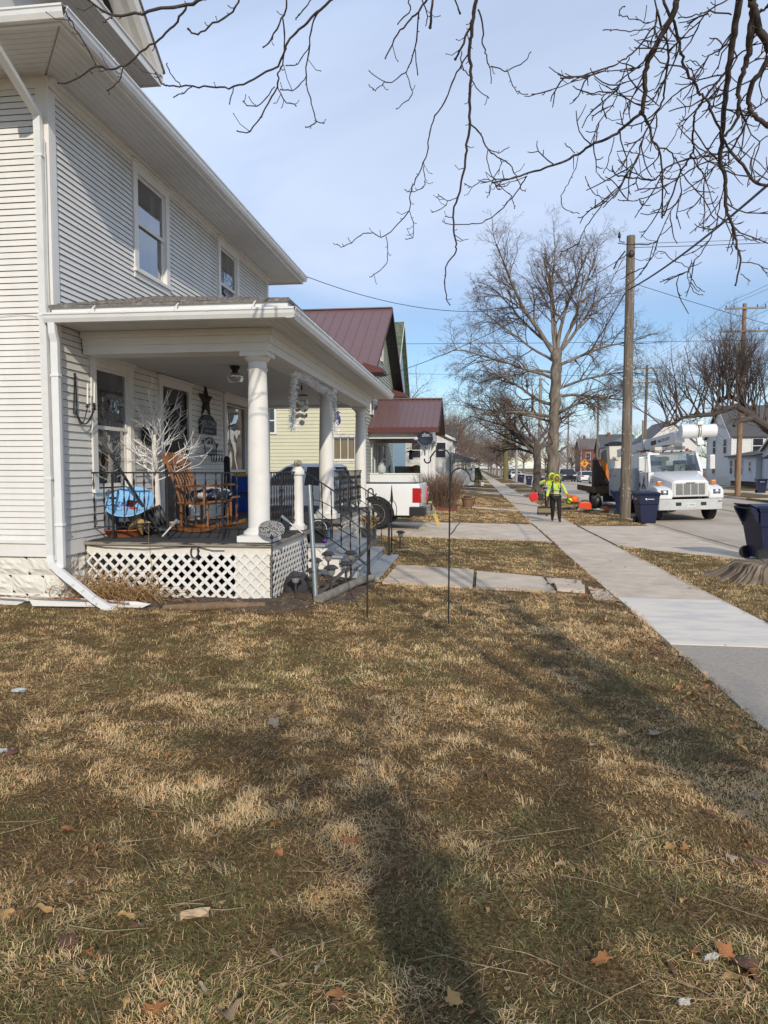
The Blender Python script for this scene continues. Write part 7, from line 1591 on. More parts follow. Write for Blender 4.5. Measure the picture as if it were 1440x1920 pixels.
for k in range(60): a = rr.uniform(PI, 2 * PI); z = rr.uniform(.3, 9); r_ = .2 - .05 * z / 11; q.box(5.74 + r_ * math.cos(a) - .012, 5.74 + r_ * math.cos(a) + .012, 28.3 + r_ * math.sin(a) - .014, 28.3 + r_ * math.sin(a) + .004, z - .015, z + .015)
q.build('staples', mat('pale_metal_tag', (.5, .5, .48), .4), t)
q = MB(); zt0 = gz(5.66, 28.3) + PT; q.tube([(5.5, 28.2, zt0 - .25), (5.32, 28.2, zt0 - .22), (5.30, 28.2, zt0 + .05)], .02, 6); q.lathe([(.05, 0), (.06, .05), (.03, .2)], (5.3, 28.2, zt0 - .08), 8); q.tube([(5.5, 28.1, zt0 - .6), (5.2, 28.1, zt0 - 1.0), (5.1, 28.1, zt0 - 1.25)], .03, 6); q.ball((5.74, 28.12, zt0 - .7), .06, 10, 8, (1.8, .9, 2.2)); q.build('cable_bracket', BLACK, t)
rp = [(18.15, 52.4), (18.3, 81), (18.3, 111.5), (18.3, 146), (18.3, 182), (18.3, 225)]
rlab = ['tall brown utility pole with two crossarms and a transformer beyond the truck', 'double crossarm pole seen just right of the near utility pole', 'pale pole rising over the white cars', 'slim pole left of the orange warning sign', 'far slim pole on the right side of the street', 'farthest pole on the right side']
for i, (x, y) in enumerate(rp): pole('utility_pole', rlab[i], x, y, 13.15 if i == 0 else 13, .19, .13, REDPOLE if i == 0 else CREAMPOLE, (.1, 0), [(.35, 2.7), (1.9, 3.2)], transformer=3.6 if i == 0 else 0, group='poles on the far side of the street')
lp = [(5.45, 62, 9.5, 'pale pole half hidden by the big street tree trunk'), (5.35, 94, 9.5, 'thin pale pole standing between the second tree and the mossy trunk'), (5.3, 126, 9.5, 'slim pale pole just left of the mossy trunk'), (5.3, 150, 9.5, 'slim brown pole further left of the mossy trunk'), (5.3, 185, 9.5, 'distant slim pole close to the stop sign'), (5.3, 215, 9.5, 'farthest slim pole on the near side')]
for x, y, h, lab in lp: pole('utility_pole', lab, x, y, h, .16, .12, mat('pale_grey_pole', (.36, .33, .29), .9, .2, 4, stretch=(3, 3, .3)), group='slim poles along the near kerb')
WIRE = mat('black_wire', (.02, .02, .024), .5)
def wire(label, a, b, sag, r_, n=24):
 a = Vector(a); b = Vector(b); q = MB(); q.tube([a.lerp(b, i / n) - Vector((0, 0, sag * 4 * (i / n) * (1 - i / n))) for i in range(n + 1)], r_, 5)
 o = q.build('overhead_wire', WIRE); return tag(o, label, 'wire')
TP = (5.66, 28.15, zt0)
wire('thick black cable running from the near pole up over the lawn to the right', (5.55, -16, 9.3), (5.6, 28.1, 8.25), 1.75, .028, 40)
wire('thick black cable descending from the near pole behind the big tree', (5.6, 28.3, 8.25), (5.45, 62, 7.2), .9, .022)
wire('thin wire running level right from the top of the near pole', (5.66, 28.2, zt0 - .45), (30, 22, 9.6), .5, .012)
wire('second thin wire right of the near pole top, slightly above the other', (5.66, 28.2, zt0 - .3), (31, 25, 10.9), .6, .009)
wire('service wire sloping down right from the middle of the near pole', (5.66, 28.2, 8.6), (26, 38, 5.6), .3, .011)
wire('service wire from the near pole top down to the green house gable', (5.6, 28.2, zt0 - .7), (HX + .05, 34.6, 5.9), .5, .014)
wire('service wire from the white house eave rising to the near pole', (-4.15, 17.2, 6.28), (5.6, 28.2, zt0 - 1.1), 1.25, .009)
wire('thin wire from the near pole to the street lamp side of the big tree', (5.6, 28.3, zt0 - .6), (5.45, 62, 8.9), .7, .010)
wire('level wire crossing the whole street in front of the big tree', (-14, 44, 9.4), (40, 46, 9.4), .25, .014, 40)
wire('lower level wire crossing the street far behind', (-12, 70, 11.0), (40, 72, 10.6), .4, .016, 40)
wire('lowest level wire crossing the street far behind', (-12, 85, 9.6), (18, 88, 8.8), .3, .016, 30)
for k, (dx, dz) in enumerate(((-1.3, .22), (1.3, .22), (-.75, .22), (-1.5, -1.35), (1.5, -1.35), (.9, -1.35))):
 lab = ['left upper', 'right upper', 'inner upper', 'left lower', 'right lower', 'inner lower'][k]
 pts = [(18.25, -8), *rp]
 q = MB()
 for (xa, ya), (xb, yb) in zip(pts[:-1], pts[1:]):
  za, zb_ = 12.62 + dz, 12.62 + dz; n = 12
  q.tube([(xa + .1 + dx + (xb - xa) * i / n, ya - .2 + (yb - ya) * i / n, za - 4 * .8 * (i / n) * (1 - i / n) * (yb - ya) / 40) for i in range(n + 1)], .011, 5)
 tag(q.build('overhead_wire', WIRE), lab + ' power line strung between the crossarm poles of the far side', 'wire')
# ================================================================== SIGNS
t = thing('warning_sign', 'orange diamond warning sign with a red octagon under a black arrow', 'road sign', (17.9, 121, 0)); z0 = gz(17.9, 121); q = MB(); q.box(17.86, 17.94, 121, 121.05, z0, 2.9); q.build('post', STEEL, t)
SX, SZ = 17.9, 2.35
q = MB(); q.prism([(SX, 120.97, SZ - .72), (SX + .72, 120.97, SZ), (SX, 120.97, SZ + .72), (SX - .72, 120.97, SZ)], (0, .02, 0)); q.build('plate', mat('sign_orange', (.75, .34, .01), .5, .03, 4), t)
q = MB(); q.prism([(SX + .26 * math.cos(PI / 8 + k * PI / 4), 120.95, SZ - .12 + .26 * math.sin(PI / 8 + k * PI / 4)) for k in range(8)], (0, .018, 0)); q.build('octagon', mat('sign_red', (.60, .03, .02), .5), t)
q = MB(); q.prism([(SX - .1, 120.95, SZ + .22), (SX - .1, 120.95, SZ + .32), (SX - .22, 120.95, SZ + .32), (SX, 120.95, SZ + .52), (SX + .22, 120.95, SZ + .32), (SX + .1, 120.95, SZ + .32), (SX + .1, 120.95, SZ + .22)], (0, .018, 0)); q.build('arrow', BLACK, t)
t = thing('stop_sign', 'pale back of an octagonal sign far along the left side', 'road sign', (4.0, 150, 0)); z0 = gz(4, 150); q = MB(); q.box(3.97, 4.03, 150, 150.05, z0, 2.4); q.build('post', STEEL, t); q = MB(); q.prism([(4 + .42 * math.cos(PI / 8 + k * PI / 4), 149.97, 2.0 + .42 * math.sin(PI / 8 + k * PI / 4)) for k in range(8)], (0, .02, 0)); q.build('plate', mat('sign_back', (.55, .55, .53), .5), t)
# ================================================================== PEOPLE
def skin(name, nodes, edges, m, parent, sub=2, root=0, extra=None):
 me = bpy.data.meshes.new(name); off = parent.location
 me.from_pydata([tuple(Vector(n[0]) - off) for n in nodes], edges, [])
 o = bpy.data.objects.new(name, me); COL.objects.link(o)
 sm = o.modifiers.new('skin', 'SKIN'); sm.use_smooth_shade = True; sm.branch_smoothing = .6
 if not me.skin_vertices:
  me.attributes.new('skin_dummy', 'FLOAT', 'POINT')
 sv = me.skin_vertices[0].data if me.skin_vertices else None
 if sv is None: raise RuntimeError('skin layer')
 for i, n in enumerate(nodes): r_ = n[1]; sv[i].radius = r_ if isinstance(r_, tuple) else (r_, r_); sv[i].use_root = (i == root)
 sb = o.modifiers.new('sub', 'SUBSURF'); sb.levels = sub; sb.render_levels = sub
 bpy.context.view_layer.update()
 m2 = bpy.data.meshes.new_from_object(o.evaluated_get(bpy.context.evaluated_depsgraph_get()))
 o.modifiers.clear(); o.data = m2; bpy.data.meshes.remove(me)
 if extra is not None:
  bm = bmesh.new(); bm.from_mesh(m2); me3 = bpy.data.meshes.new('tmp'); me3.from_pydata([tuple(Vector(v) - off) for v in extra.v], [], extra.f); bm.from_mesh(me3); bmesh.ops.recalc_face_normals(bm, faces=bm.faces); bm.to_mesh(m2); bm.free(); bpy.data.meshes.remove(me3)
 m2.materials.clear(); m2.materials.append(m); m2.polygons.foreach_set('use_smooth', [True] * len(m2.polygons))
 o.parent = parent; return o
SKINM = mat('brown_skin', (.32, .17, .11), .6, .08, 8); HIVIS = mat('neon_yellow_fleece', (.52, .70, .03), .85, .22, 7, 1.6, 9); PANTS = mat('black_work_trousers', (.015, .015, .017), .85, .2, 8, .3, 20); BOOT = mat('dark_brown_boot', (.03, .022, .016), .7, .2, 8); TAPE = mat('silver_reflective_tape', (.50, .54, .56), .35, .05, 8)
def hand(ex, w, d, side):
 """palm, four curled fingers and a thumb added to the body mesh"""
 w = Vector(w); d = Vector(d).normalized(); x = d.cross(Vector((0, 1, 0))).normalized(); y = Vector((0, -1, 0))
 for k, l in enumerate((.055, .065, .06, .048)):
  b = w + d * .075 + y * (.024 - .016 * k); ex.tube([b, b + d * l * .5, b + d * l * .75 + x * side * .02, b + d * l * .7 + x * side * .04], [.009, .0085, .008, .006], 6)
 b = w + d * .03 + y * .03; ex.tube([b, b + d * .025 + y * .022, b + d * .055 + y * .026], [.011, .0095, .008], 6); ex.ball(tuple(w + d * .04), .036, 10, 8, (.7, 1.1, 1.2))
def person(label, x, y, J, hood_face=True, mask=None, scale=1.0):
 z0 = gz(x, y) + .015; t = thing('person', label, 'person', (x, y, z0)); V = lambda p: (x + p[0] * scale, y + p[1] * scale, z0 + p[2] * scale)
 j = J; ex = MB()
 hand(ex, V(j['wl']), Vector(j['wl']) - Vector(j['el']), 1); hand(ex, V(j['wr']), Vector(j['wr']) - Vector(j['er']), -1)
 h = Vector(j['head']); fd = Vector(j.get('face', (0, -1, 0))).normalized()
 ex.ball(V(h + fd * .105 + Vector((0, 0, -.012))), .019, 8, 6, (.8, .9, 1.2))                                      # nose
 for s in (-1, 1): ex.ball(V(h + fd * .02 + Vector((s * .088, 0, -.01))), .022, 8, 6, (.5, .8, 1.3))               # ears
 nodes = [(V(j['pel']), .12), (V(j['spi']), .11), (V(j['che']), .13), (V(j['nec']), .058), (V(h - Vector((0, 0, .06)) + fd * .02), (.072, .08)), (V(h), (.085, .098)), (V(h + Vector((0, 0, .07))), (.074, .085)),
             (V(j['sl']), .06), (V(j['el']), .042), (V(j['wl']), .028), (V(j['sr']), .06), (V(j['er']), .042), (V(j['wr']), .028),
             (V(j['hl']), .085), (V(j['kl']), .055), (V(j['al']), .04), (V(j['hr']), .085), (V(j['kr']), .055), (V(j['ar']), .04)]
 E = [(0, 1), (1, 2), (2, 3), (3, 4), (4, 5), (5, 6), (2, 7), (7, 8), (8, 9), (2, 10), (10, 11), (11, 12), (0, 13), (13, 14), (14, 15), (0, 16), (16, 17), (17, 18)]
 body = skin('body', nodes, E, SKINM, t, extra=ex)
 for s in (-1, 1): q = MB(); q.ball(V(h + fd * .088 + Vector((s * .034, 0, .022))), .011, 8, 6); q.build('eye', mat('dark_eye', (.01, .008, .006), .3), t)
 q = MB(); q.ball(V(h + fd * .093 + Vector((0, 0, -.055))), .022, 10, 6, (1.1, .35, .35)); q.build('mouth', mat('lip_tone', (.25, .09, .07), .6), t)
 # hoodie: torso, sleeves, hood collar
 n2 = [(V(Vector(j['pel']) + Vector((0, 0, .06))), (.175, .13)), (V(j['spi']), (.165, .125)), (V(j['che']), (.175, .13)), (V(Vector(j['nec']) - Vector((0, 0, .02))), (.10, .10)), (V(j['sl']), .085), (V(j['el']), .066), (V(Vector(j['wl']) * .92 + Vector(j['el']) * .08), .048), (V(j['sr']), .085), (V(j['er']), .066), (V(Vector(j['wr']) * .92 + Vector(j['er']) * .08), .048)]
 hd = skin('hoodie', n2, [(0, 1), (1, 2), (2, 3), (2, 4), (4, 5), (5, 6), (2, 7), (7, 8), (8, 9)], HIVIS, t)
 # hood: open shell round the head
 q = MB(); nn, mm = 20, 10; rg = []
 rot = fd.to_track_quat('-Y', 'Z').to_matrix()
 for i in range(mm + 1):
  th = R(52) + (PI - R(52)) * i / mm; ring = []
  for k in range(nn):
   a = 2 * PI * k / nn; p = Vector((math.sin(th) * math.cos(a) * .128, -math.cos(th) * .135, math.sin(th) * math.sin(a) * .150 + (-.03 if math.sin(a) < 0 else 0)))
   ring.append(V(h + Vector((0, 0, .0)) + rot @ p))
  rg.append(ring)
 inner = [[tuple(Vector(V(h)) + (Vector(p) - Vector(V(h))) * .90) for p in r_] for r_ in rg]
 q.loft(rg[::-1] + inner, cap=False); q.build('hood', HIVIS, hd, smooth='all')
 if mask: q = MB(); q.ball(V(h + fd * .025 + Vector((0, 0, -.03))), .10, 14, 10, (.95, 1, 1.05)); q.build('face_covering', mask, t, smooth='all')
 n3 = [(V(Vector(j['pel']) + Vector((0, 0, .02))), (.15, .12)), (V(j['hl']), .105), (V(j['kl']), .078), (V(j['al']), .068), (V(j['hr']), .105), (V(j['kr']), .078), (V(j['ar']), .068)]
 skin('trousers', n3, [(0, 1), (1, 2), (2, 3), (0, 4), (4, 5), (5, 6)], PANTS, t)
 for a, b in (('al', 'tl'), ('ar', 'tr')):
  q = MB(); A_ = Vector(j[a]); T_ = Vector(j[b]); m_ = (A_ + T_) / 2
  skin('boot', [(V(A_ + Vector((0, 0, .04))), .056), (V(A_ - Vector((0, -.02, .03))), .054), (V(m_ + Vector((0, 0, -.005))), (.05, .042)), (V(T_), (.045, .032))], [(0, 1), (1, 2), (2, 3)], BOOT, t, sub=1)
 # reflective bands
 P_, C_ = Vector(j['pel']), Vector(j['che'])
 for k in (.32, .70):
  c = P_.lerp(C_, k); q = MB(); rg = []
  for i in range(29): a = 2 * PI * i / 28; ca, sa = math.cos(a), math.sin(a); rg.append([V((c.x + (.183 + e) * ca, c.y + (.142 + e) * sa, c.z + dz)) for e, dz in ((0, -.022), (.012, -.022), (.012, .022), (0, .022))])
  q.loft(rg); q.build('reflective_band', TAPE, hd)
 for a, b, f in (('el', 'wl', .3), ('er', 'wr', .3), ('sl', 'el', .55), ('sr', 'er', .55)):
  A_, B_ = Vector(j[a]), Vector(j[b]); c = A_.lerp(B_, f); dd_ = (B_ - A_).normalized() * .02; q = MB(); rad = (.088 if a[0] == 's' else .066) * scale; q.tube([V(c - dd_), V(c + dd_)], rad * .92, 14); q.build('reflective_band', TAPE, hd)
 for s in (-1, 1):
  q = MB(); q.tube([V((C_.x + s * .10, C_.y - .145, C_.z + .1)), V((C_.x + s * .10, C_.y - .16, C_.z - .05))], .018, 6, flat=.5); q.build('reflective_band', TAPE, hd)
 return t, V, hd
J1 = dict(pel=(0, .0, .90), spi=(0, -.02, 1.08), che=(0, -.04, 1.26), nec=(0, -.06, 1.42), head=(.0, -.10, 1.54), face=(.02, -1, -.22), sl=(-.17, -.02, 1.35), el=(-.27, .03, 1.10), wl=(-.33, -.10, .86), sr=(.17, -.02, 1.35), er=(.29, .05, 1.13), wr=(.37, -.12, .95), hl=(-.09, 0, .86), kl=(-.10, .02, .48), al=(-.10, .16, .13), tl=(-.11, .02, .035), hr=(.09, -.01, .86), kr=(.10, -.17, .48), ar=(.11, -.22, .09), tr=(.12, -.37, .03))
p1, V1, _ = person('person in a neon yellow hooded sweatshirt and black trousers walking towards us carrying bags', 2.86, 25.8, J1)
q = MB()
for s in (-1, 1): q.tube([V1((s * .12, -.16, 1.02)), V1((s * .135, -.20, 1.22)), V1((s * .13, -.06, 1.43)), V1((s * .13, .14, 1.38))], .022, 6, flat=.5)
bt = thing('backpack', 'black backpack worn by the front worker', 'backpack', V1((0, .2, 1.0)))
q.build('strap', BLACK, bt); q = MB(); q.box(*[V1((-.15, 0, 0))[0], V1((.2, 0, 0))[0]], V1((0, .10, 0))[1], V1((0, .30, 0))[1], V1((0, 0, .95))[2], V1((0, 0, 1.42))[2]); q.build('pack', BLACK, bt, bevel=.05)
tb = thing('tote_bag', 'khaki and black tote bag hanging by its straps from the front worker', 'bag', V1((-.4, -.1, .3)))
q = MB(); c = V1((-.42, -.10, .42)); q.loft([[(c[0] + sx * a, c[1] + sy * b, c[2] + z) for sx, sy in ((-1, -1), (1, -1), (1, 1), (-1, 1))] for a, b, z in ((.18, .08, -.14), (.23, .12, -.10), (.22, .11, .06), (.19, .05, .12))]); q.build('bag_body', mat('khaki_canvas', (.22, .17, .09), .9, .2, 12), tb, bevel=.03)
q = MB(); q.loft([[(c[0] + sx * a, c[1] + sy * b, c[2] + z) for sx, sy in ((-1, -1), (1, -1), (1, 1), (-1, 1))] for a, b, z in ((.235, .125, -.16), (.24, .13, -.07))]); q.loft([[(c[0] + sx * a, c[1] + sy * b, c[2] + z) for sx, sy in ((-1, -1), (1, -1), (1, 1), (-1, 1))] for a, b, z in ((.225, .115, .055), (.20, .06, .125))]); q.build('dark_panel', BLACK, tb, bevel=.02)
q = MB()
for y in (-.06, .06): q.tube([(c[0] - .15, c[1] + y, c[2] + .06), V1((-.46, -.1, .72)), V1((-.385, -.10, .83)), V1((-.33, -.1, .72)), (c[0] + .12, c[1] + y, c[2] + .06)], .013, 6)
q.build('strap', BLACK, tb)
th_ = thing('hard_hat', 'yellow and black helmet carried at the side of the front worker', 'helmet', V1((.46, -.1, .7))); c = V1((.45, -.16, .76)); q = MB(); q.ball(c, .12, 16, 10, (.9, 1, .95)); q.build('shell', HIVIS, th_, smooth='all')
q = MB(); q.tube([(c[0] + .115 * math.cos(a), c[1] - .04, c[2] + .115 * math.sin(a)) for a in [2 * PI * i / 18 for i in range(19)]], .018, 6); q.tube([(c[0] - .08, c[1] - .11, c[2] + .06), (c[0] + .06, c[1] - .12, c[2] - .06)], .022, 6); q.build('ear_band', BLACK, th_)
th_ = thing('hard_hat', 'bright orange helmet hanging beside the yellow one', 'helmet', V1((.6, -.1, .75))); c = V1((.60, -.14, .82)); q = MB(); q.ball(c, .135, 16, 10, (1.05, 1, .95)); q.lathe([(.13, -.06), (.17, -.075), (.17, -.085), (.12, -.07)], c, 18); ORH = mat('helmet_orange', (.80, .12, .01), .4, .05, 6); q.build('shell', ORH, th_, smooth=True); q = MB(); q.tube([V1((.40, -.16, .93)), (c[0] - .05, c[1] - .03, c[2] + .1)], .014, 6); q.build('strap', BLACK, th_)
gl_ = thing('work_glove', 'orange work glove on the hand of the front worker', 'glove', V1((.4, -.14, .95))); q = MB(); b = Vector(V1((.405, -.155, .955))); q.ball(tuple(b), .055, 10, 8, (.9, 1, 1.1))
for k in range(4): q.tube([b + P3(-.03 + .02 * k, -.03, -.02), b + P3(-.03 + .02 * k, -.045, -.07), b + P3(-.03 + .02 * k, -.02, -.09)], [.012, .011, .008], 6)
q.tube([b + P3(-.045, -.02, 0), b + P3(-.06, -.04, -.03)], [.013, .01], 6); q.build('glove_body', ORH, gl_, smooth='all')
J2 = dict(pel=(0, .0, .92), spi=(-.02, -.03, 1.10), che=(-.04, -.06, 1.28), nec=(-.02, -.10, 1.45), head=(.06, -.16, 1.58), face=(.3, -1, -.4), sl=(-.21, -.04, 1.36), el=(-.40, -.12, 1.28), wl=(-.16, -.24, 1.44), sr=(.14, -.04, 1.36), er=(.25, .02, 1.12), wr=(.24, -.12, .92), hl=(-.09, 0, .88), kl=(-.11, -.14, .50), al=(-.11, -.16, .10), tl=(-.11, -.31, .03), hr=(.09, 0, .88), kr=(.10, .03, .48), ar=(.10, .18, .13), tr=(.11, .05, .035))
p2, V2, _ = person('person in a neon yellow hood and brown face covering walking behind with one arm raised', 2.93, 28.8, J2, mask=mat('brown_face_cloth', (.20, .11, .08), .9, .15, 12))
gc = thing('fuel_can', 'red fuel can slung at the side of the rear worker', 'fuel can', V2((-.5, -.1, .75))); c = Vector(V2((-.60, -.14, .78))); Mg = Matrix.Translation(c) @ Matrix.Rotation(R(-28), 4, 'Y'); RC = mat('fuel_can_red', (.60, .02, .02), .4, .05, 6)
q = MB(); q.box(-.19, .15, -.12, .12, -.16, .13); q.xf(Mg); q.build('can_body', RC, gc, bevel=.04); q = MB(); q.tube([Mg @ P3(-.1, 0, .12), Mg @ P3(-.08, 0, .19), Mg @ P3(.06, 0, .19), Mg @ P3(.08, 0, .12)], .018, 6); q.build('handle', RC, gc); q = MB(); q.cyl(Mg @ P3(.12, 0, .10), Mg @ P3(.18, 0, .22), .03); q.build('spout', BLACK, gc)
bp = thing('gear_pack', 'black gear pack hanging between the red can and the rear worker', 'pack', V2((-.35, -.1, .7))); q = MB(); c = V2((-.34, -.16, .78)); q.box(c[0] - .12, c[0] + .1, c[1] - .1, c[1] + .1, c[2] - .16, c[2] + .16); q.build('pack', BLACK, bp, bevel=.04); q = MB(); q.tube([c, V2((-.30, -.2, 1.1)), V2((-.1, -.2, 1.40))], .02, 6); q.build('strap', mat('tan_strap', (.30, .20, .12), .9), bp)
# gear lying on the terrace beside the workers
gx, gy = 4.95, 33.2; zg = gz(gx, gy) + .03
gc = thing('fuel_can', 'orange-red fuel can standing on the grass by the flatbed', 'fuel can', (gx, gy, zg)); q = MB(); q.loft([[(gx + sx * a, gy + sy * .15, zg + z) for sx, sy in ((-1, -1), (1, -1), (1, 1), (-1, 1))] for a, z in ((.28, 0), (.29, .24), (.22, .36))]); q.build('can_body', mat('orange_red_plastic', (.72, .07, .012), .4, .05, 6), gc, bevel=.04); q = MB(); q.tube([(gx - .14, gy, zg + .34), (gx - .1, gy, zg + .43), (gx + .12, gy, zg + .43), (gx + .16, gy, zg + .34)], .022, 6); q.build('handle', BLACK, gc)
bl = thing('leaf_blower', 'black backpack blower standing behind the orange-red can', 'leaf blower', (5.6, 34, zg)); q = MB(); q.ball((5.62, 34.0, zg + .32), .26, 14, 10, (.9, .7, 1.2)); q.box(5.42, 5.82, 34.05, 34.25, zg, zg + .6); q.build('engine', BLACK, bl, bevel=.0, smooth=True); q = MB(); q.tube([(5.4, 33.9, zg + .2), (5.1, 33.7, zg + .3), (4.9, 33.6, zg + .1), (4.2, 33.4, zg + .05)], .05, 8); q.build('hose', BLACK, bl, smooth=True); q = MB(); q.tube([(5.45, 33.8, zg + .5), (5.62, 33.75, zg + .7), (5.8, 33.8, zg + .5)], .02, 6); q.build('handle', STEEL, bl)
cs = thing('chainsaw', 'orange and grey chainsaw lying on the grass in front of the blower', 'chainsaw', (5.5, 31.5, zg)); q = MB(); q.box(5.4, 5.72, 31.4, 31.62, zg, zg + .24); q.build('motor', mat('saw_orange', (.75, .16, .02), .45, .05, 6), cs, bevel=.04); q = MB(); q.box(5.72, 6.05, 31.49, 31.53, zg + .06, zg + .14); q.box(5.2, 5.42, 31.4, 31.62, zg, zg + .17); q.build('bar', mat('pale_grey_metal', (.45, .46, .45), .4, .1, 8), cs, bevel=.01); q = MB(); q.tube([(5.42, 31.4, zg + .2), (5.45, 31.36, zg + .36), (5.6, 31.36, zg + .36), (5.66, 31.4, zg + .22)], .016, 6); q.build('handle', BLACK, cs)
rp_ = thing('rope_coil', 'pale green tangle of rope and cloth lying on the grass edge', 'rope', (5.0, 31.3, zg)); q = MB(); rr = random.Random(12)
for k in range(9): q.tube([(5.0 + (.22 + .03 * k) * math.cos(a) * 1.3 + rr.uniform(-.02, .02), 31.4 + (.12 + .02 * k) * math.sin(a), zg + .03 + .012 * k + .02 * math.sin(3 * a)) for a in [2 * PI * i / 20 for i in range(21)]], .018, 6)
q.build('coil', mat('pale_green_rope', (.30, .36, .30), .9, .3, 20), rp_)
sk_ = thing('wood_wedge', 'short pale wooden handle standing behind the orange-red can', 'handle', (4.8, 33.6, zg)); q = MB(); q.tube([(4.86, 33.7, zg), (4.78, 33.65, zg + .38), (4.74, 33.63, zg + .56)], [.03, .028, .034], 8); q.build('haft', mat('pale_ash_wood', (.50, .33, .14), .6, .2, 8), sk_, smooth=True)
pv = thing('pipe_length', 'dark pipe lying on the grass behind the workers', 'pipe', (3.6, 33, zg)); q = MB(); q.tube([(3.5, 33.0, zg + .06), (4.7, 33.4, zg + .07)], .05, 10); q.build('tube', mat('dark_grey_pipe', (.08, .085, .09), .5), pv, smooth=True)
# ================================================================== TREES
def ground_at(px, py):
 z = -.1
 for _ in range(40):
  d = _f + _r * ((px - 720) / FPX) - _u * ((py - 960) / FPX); t_ = (z - CAM_Z) / d.z; p = CAMV + d * t_; z = .5 * z + .5 * gz(p.x, p.y)
 return Vector((p.x, p.y, gz(p.x, p.y)))
class Tree:
 def __init__(s, seed, keep=None): s.r = random.Random(seed); s.tr = MB(); s.cr = MB(); s.keep = keep
 def limb(s, p, d, L, r0, lev, maxlev, up, nk, droop=0.0, first=.25, wob=.16, ratio=(.38, .62), thin=.45, spread=(.55, 1.0)):
  rr = s.r; n = max(3, min(9, int(L / .35))) if lev < maxlev else 3
  pts = [Vector(p)]; rad = [r0]; d = Vector(d).normalized(); dirs = [d]
  for i in range(n):
   w = wob * (1 if lev else .6)
   d = (d + Vector((rr.gauss(0, w), rr.gauss(0, w), rr.gauss(0, w) + up * .22 - droop * .3 * (i / n)))).normalized()
   pts.append(pts[-1] + d * L / n); rad.append(max(.003, r0 * (1 - (1 - thin * .6) * (i + 1) / n))); dirs.append(d)
  if s.keep and not s.keep(pts[-1]): return
  mb = s.tr if lev == 0 else s.cr
  mb.tube(pts, rad, 9 if lev == 0 else (5 if lev < 2 else 3), caps=lev < 2)
  if lev >= maxlev: return
  k = nk[min(lev, len(nk) - 1)]
  for j in range(k):
   t = first + (1 - first) * (j + rr.random()) / k; i = min(n - 1, int(t * n)); q = pts[i].lerp(pts[i + 1], t * n - i)
   ax = dirs[i].cross(Vector((rr.gauss(0, 1), rr.gauss(0, 1), rr.gauss(0, 1)))); ax = ax.normalized() if ax.length > .01 else Vector((1, 0, 0))
   sp = rr.uniform(*spread); nd = (dirs[i] * math.cos(sp) + ax * math.sin(sp)).normalized()
   s.limb(q, nd, L * rr.uniform(*ratio) * (1.15 - .5 * t), max(.0035, rad[i] * rr.uniform(.45, .65)), lev + 1, maxlev, up * .8, nk, droop, .15, wob * 1.1, ratio, thin, spread)
 def done(s, name, label, loc, bark=BARK, twig=None, group=None, cat='tree'):
  t = thing(name, label, cat, (0, 0, 0), group); s.tr.build('trunk', bark, t, smooth=True, fix=False); s.cr.build('crown', twig or TWIG, t, fix=False, smooth='all'); t.location = loc; return t
GTWIG = mat('grey_brown_twig', (.15, .109, .086), .9, .35, 3)
BTWIG = mat('warm_brown_twig', (.20, .142, .118), .9, .35, 2)
def trunk_tube(tr, pts, rad, n=16, knob=.12):
 P = []; Rr = []
 for i in range(len(pts) - 1):
  for k in range(5): P.append(Vector(pts[i]).lerp(Vector(pts[i + 1]), k / 5)); Rr.append(rad[i] + (rad[i + 1] - rad[i]) * k / 5)
 P.append(Vector(pts[-1])); Rr.append(rad[-1]); o = len(tr.tr.v); tr.tr.tube(P, Rr, n)
 for i in range(o, len(tr.tr.v)):
  v = Vector(tr.tr.v[i]); tr.tr.v[i] = tuple(v + Vector((mnoise.noise(v * 2.2), mnoise.noise(v * 2.2 + Vector((9, 0, 0))), 0)) * knob * rad[0] * 2)
# big street tree
T = Tree(11); rr = T.r
trunk_tube(T, [(0, 0, -.3), (0, 0, .25), (-.02, 0, 1.2), (-.05, 0, 3), (0, 0, 5), (.05, 0, 7), (.05, 0, 9.0)], [.66, .46, .39, .355, .335, .315, .30])
for (dx, dz, L, r_) in ((-.42, 1, 8.6, .21), (.02, 1, 9.0, .20), (.16, 1, 7.8, .18), (.55, 1, 7.2, .17), (-.14, 1, 7.4, .14)):
 T.limb((.05 + dx * .2, 0, 8.6), (dx, rr.uniform(-.35, .35), dz), L * .86, r_ * .68, 0, 4, .10, (12, 9, 6, 4), wob=.14, spread=(.45, .9), ratio=(.34, .55))
for k, (z, sx, L, el) in enumerate(((4.6, -1, 6.2, .22), (5.2, 1, 3.6, .5), (5.7, -1, 5.2, .15), (6.6, 1, 5.4, .28), (7.2, -1, 6.6, .38), (7.9, 1, 6.4, .45), (8.2, -1, 6.0, .62), (6.2, 1, 4.6, .0), (8.6, 1, 6.4, .75), (7.6, -1, 5.0, .1), (8.9, -1, 5.6, .9), (5.0, -1, 4.6, .05))):
 T.limb((0, 0, z), (sx, rr.uniform(-.7, .7), el), L, .085 + .012 * (k % 3), 0, 4, .09, (14, 10, 6, 4), droop=.5, wob=.15, spread=(.5, 1.0), ratio=(.32, .54))
for k in range(16): a = rr.uniform(0, 6.28); T.limb((.4 * math.cos(a), .4 * math.sin(a), rr.uniform(3.2, 8)), (math.cos(a), math.sin(a), rr.uniform(0, .9)), rr.uniform(1.0, 2.6), .03, 1, 3, .15, (5, 5, 3))
mtree = T.done('street_tree', 'big bare street tree with a thick trunk rising behind the workers', (4.72, 44, gz(4.7, 44)), BARK, GTWIG)
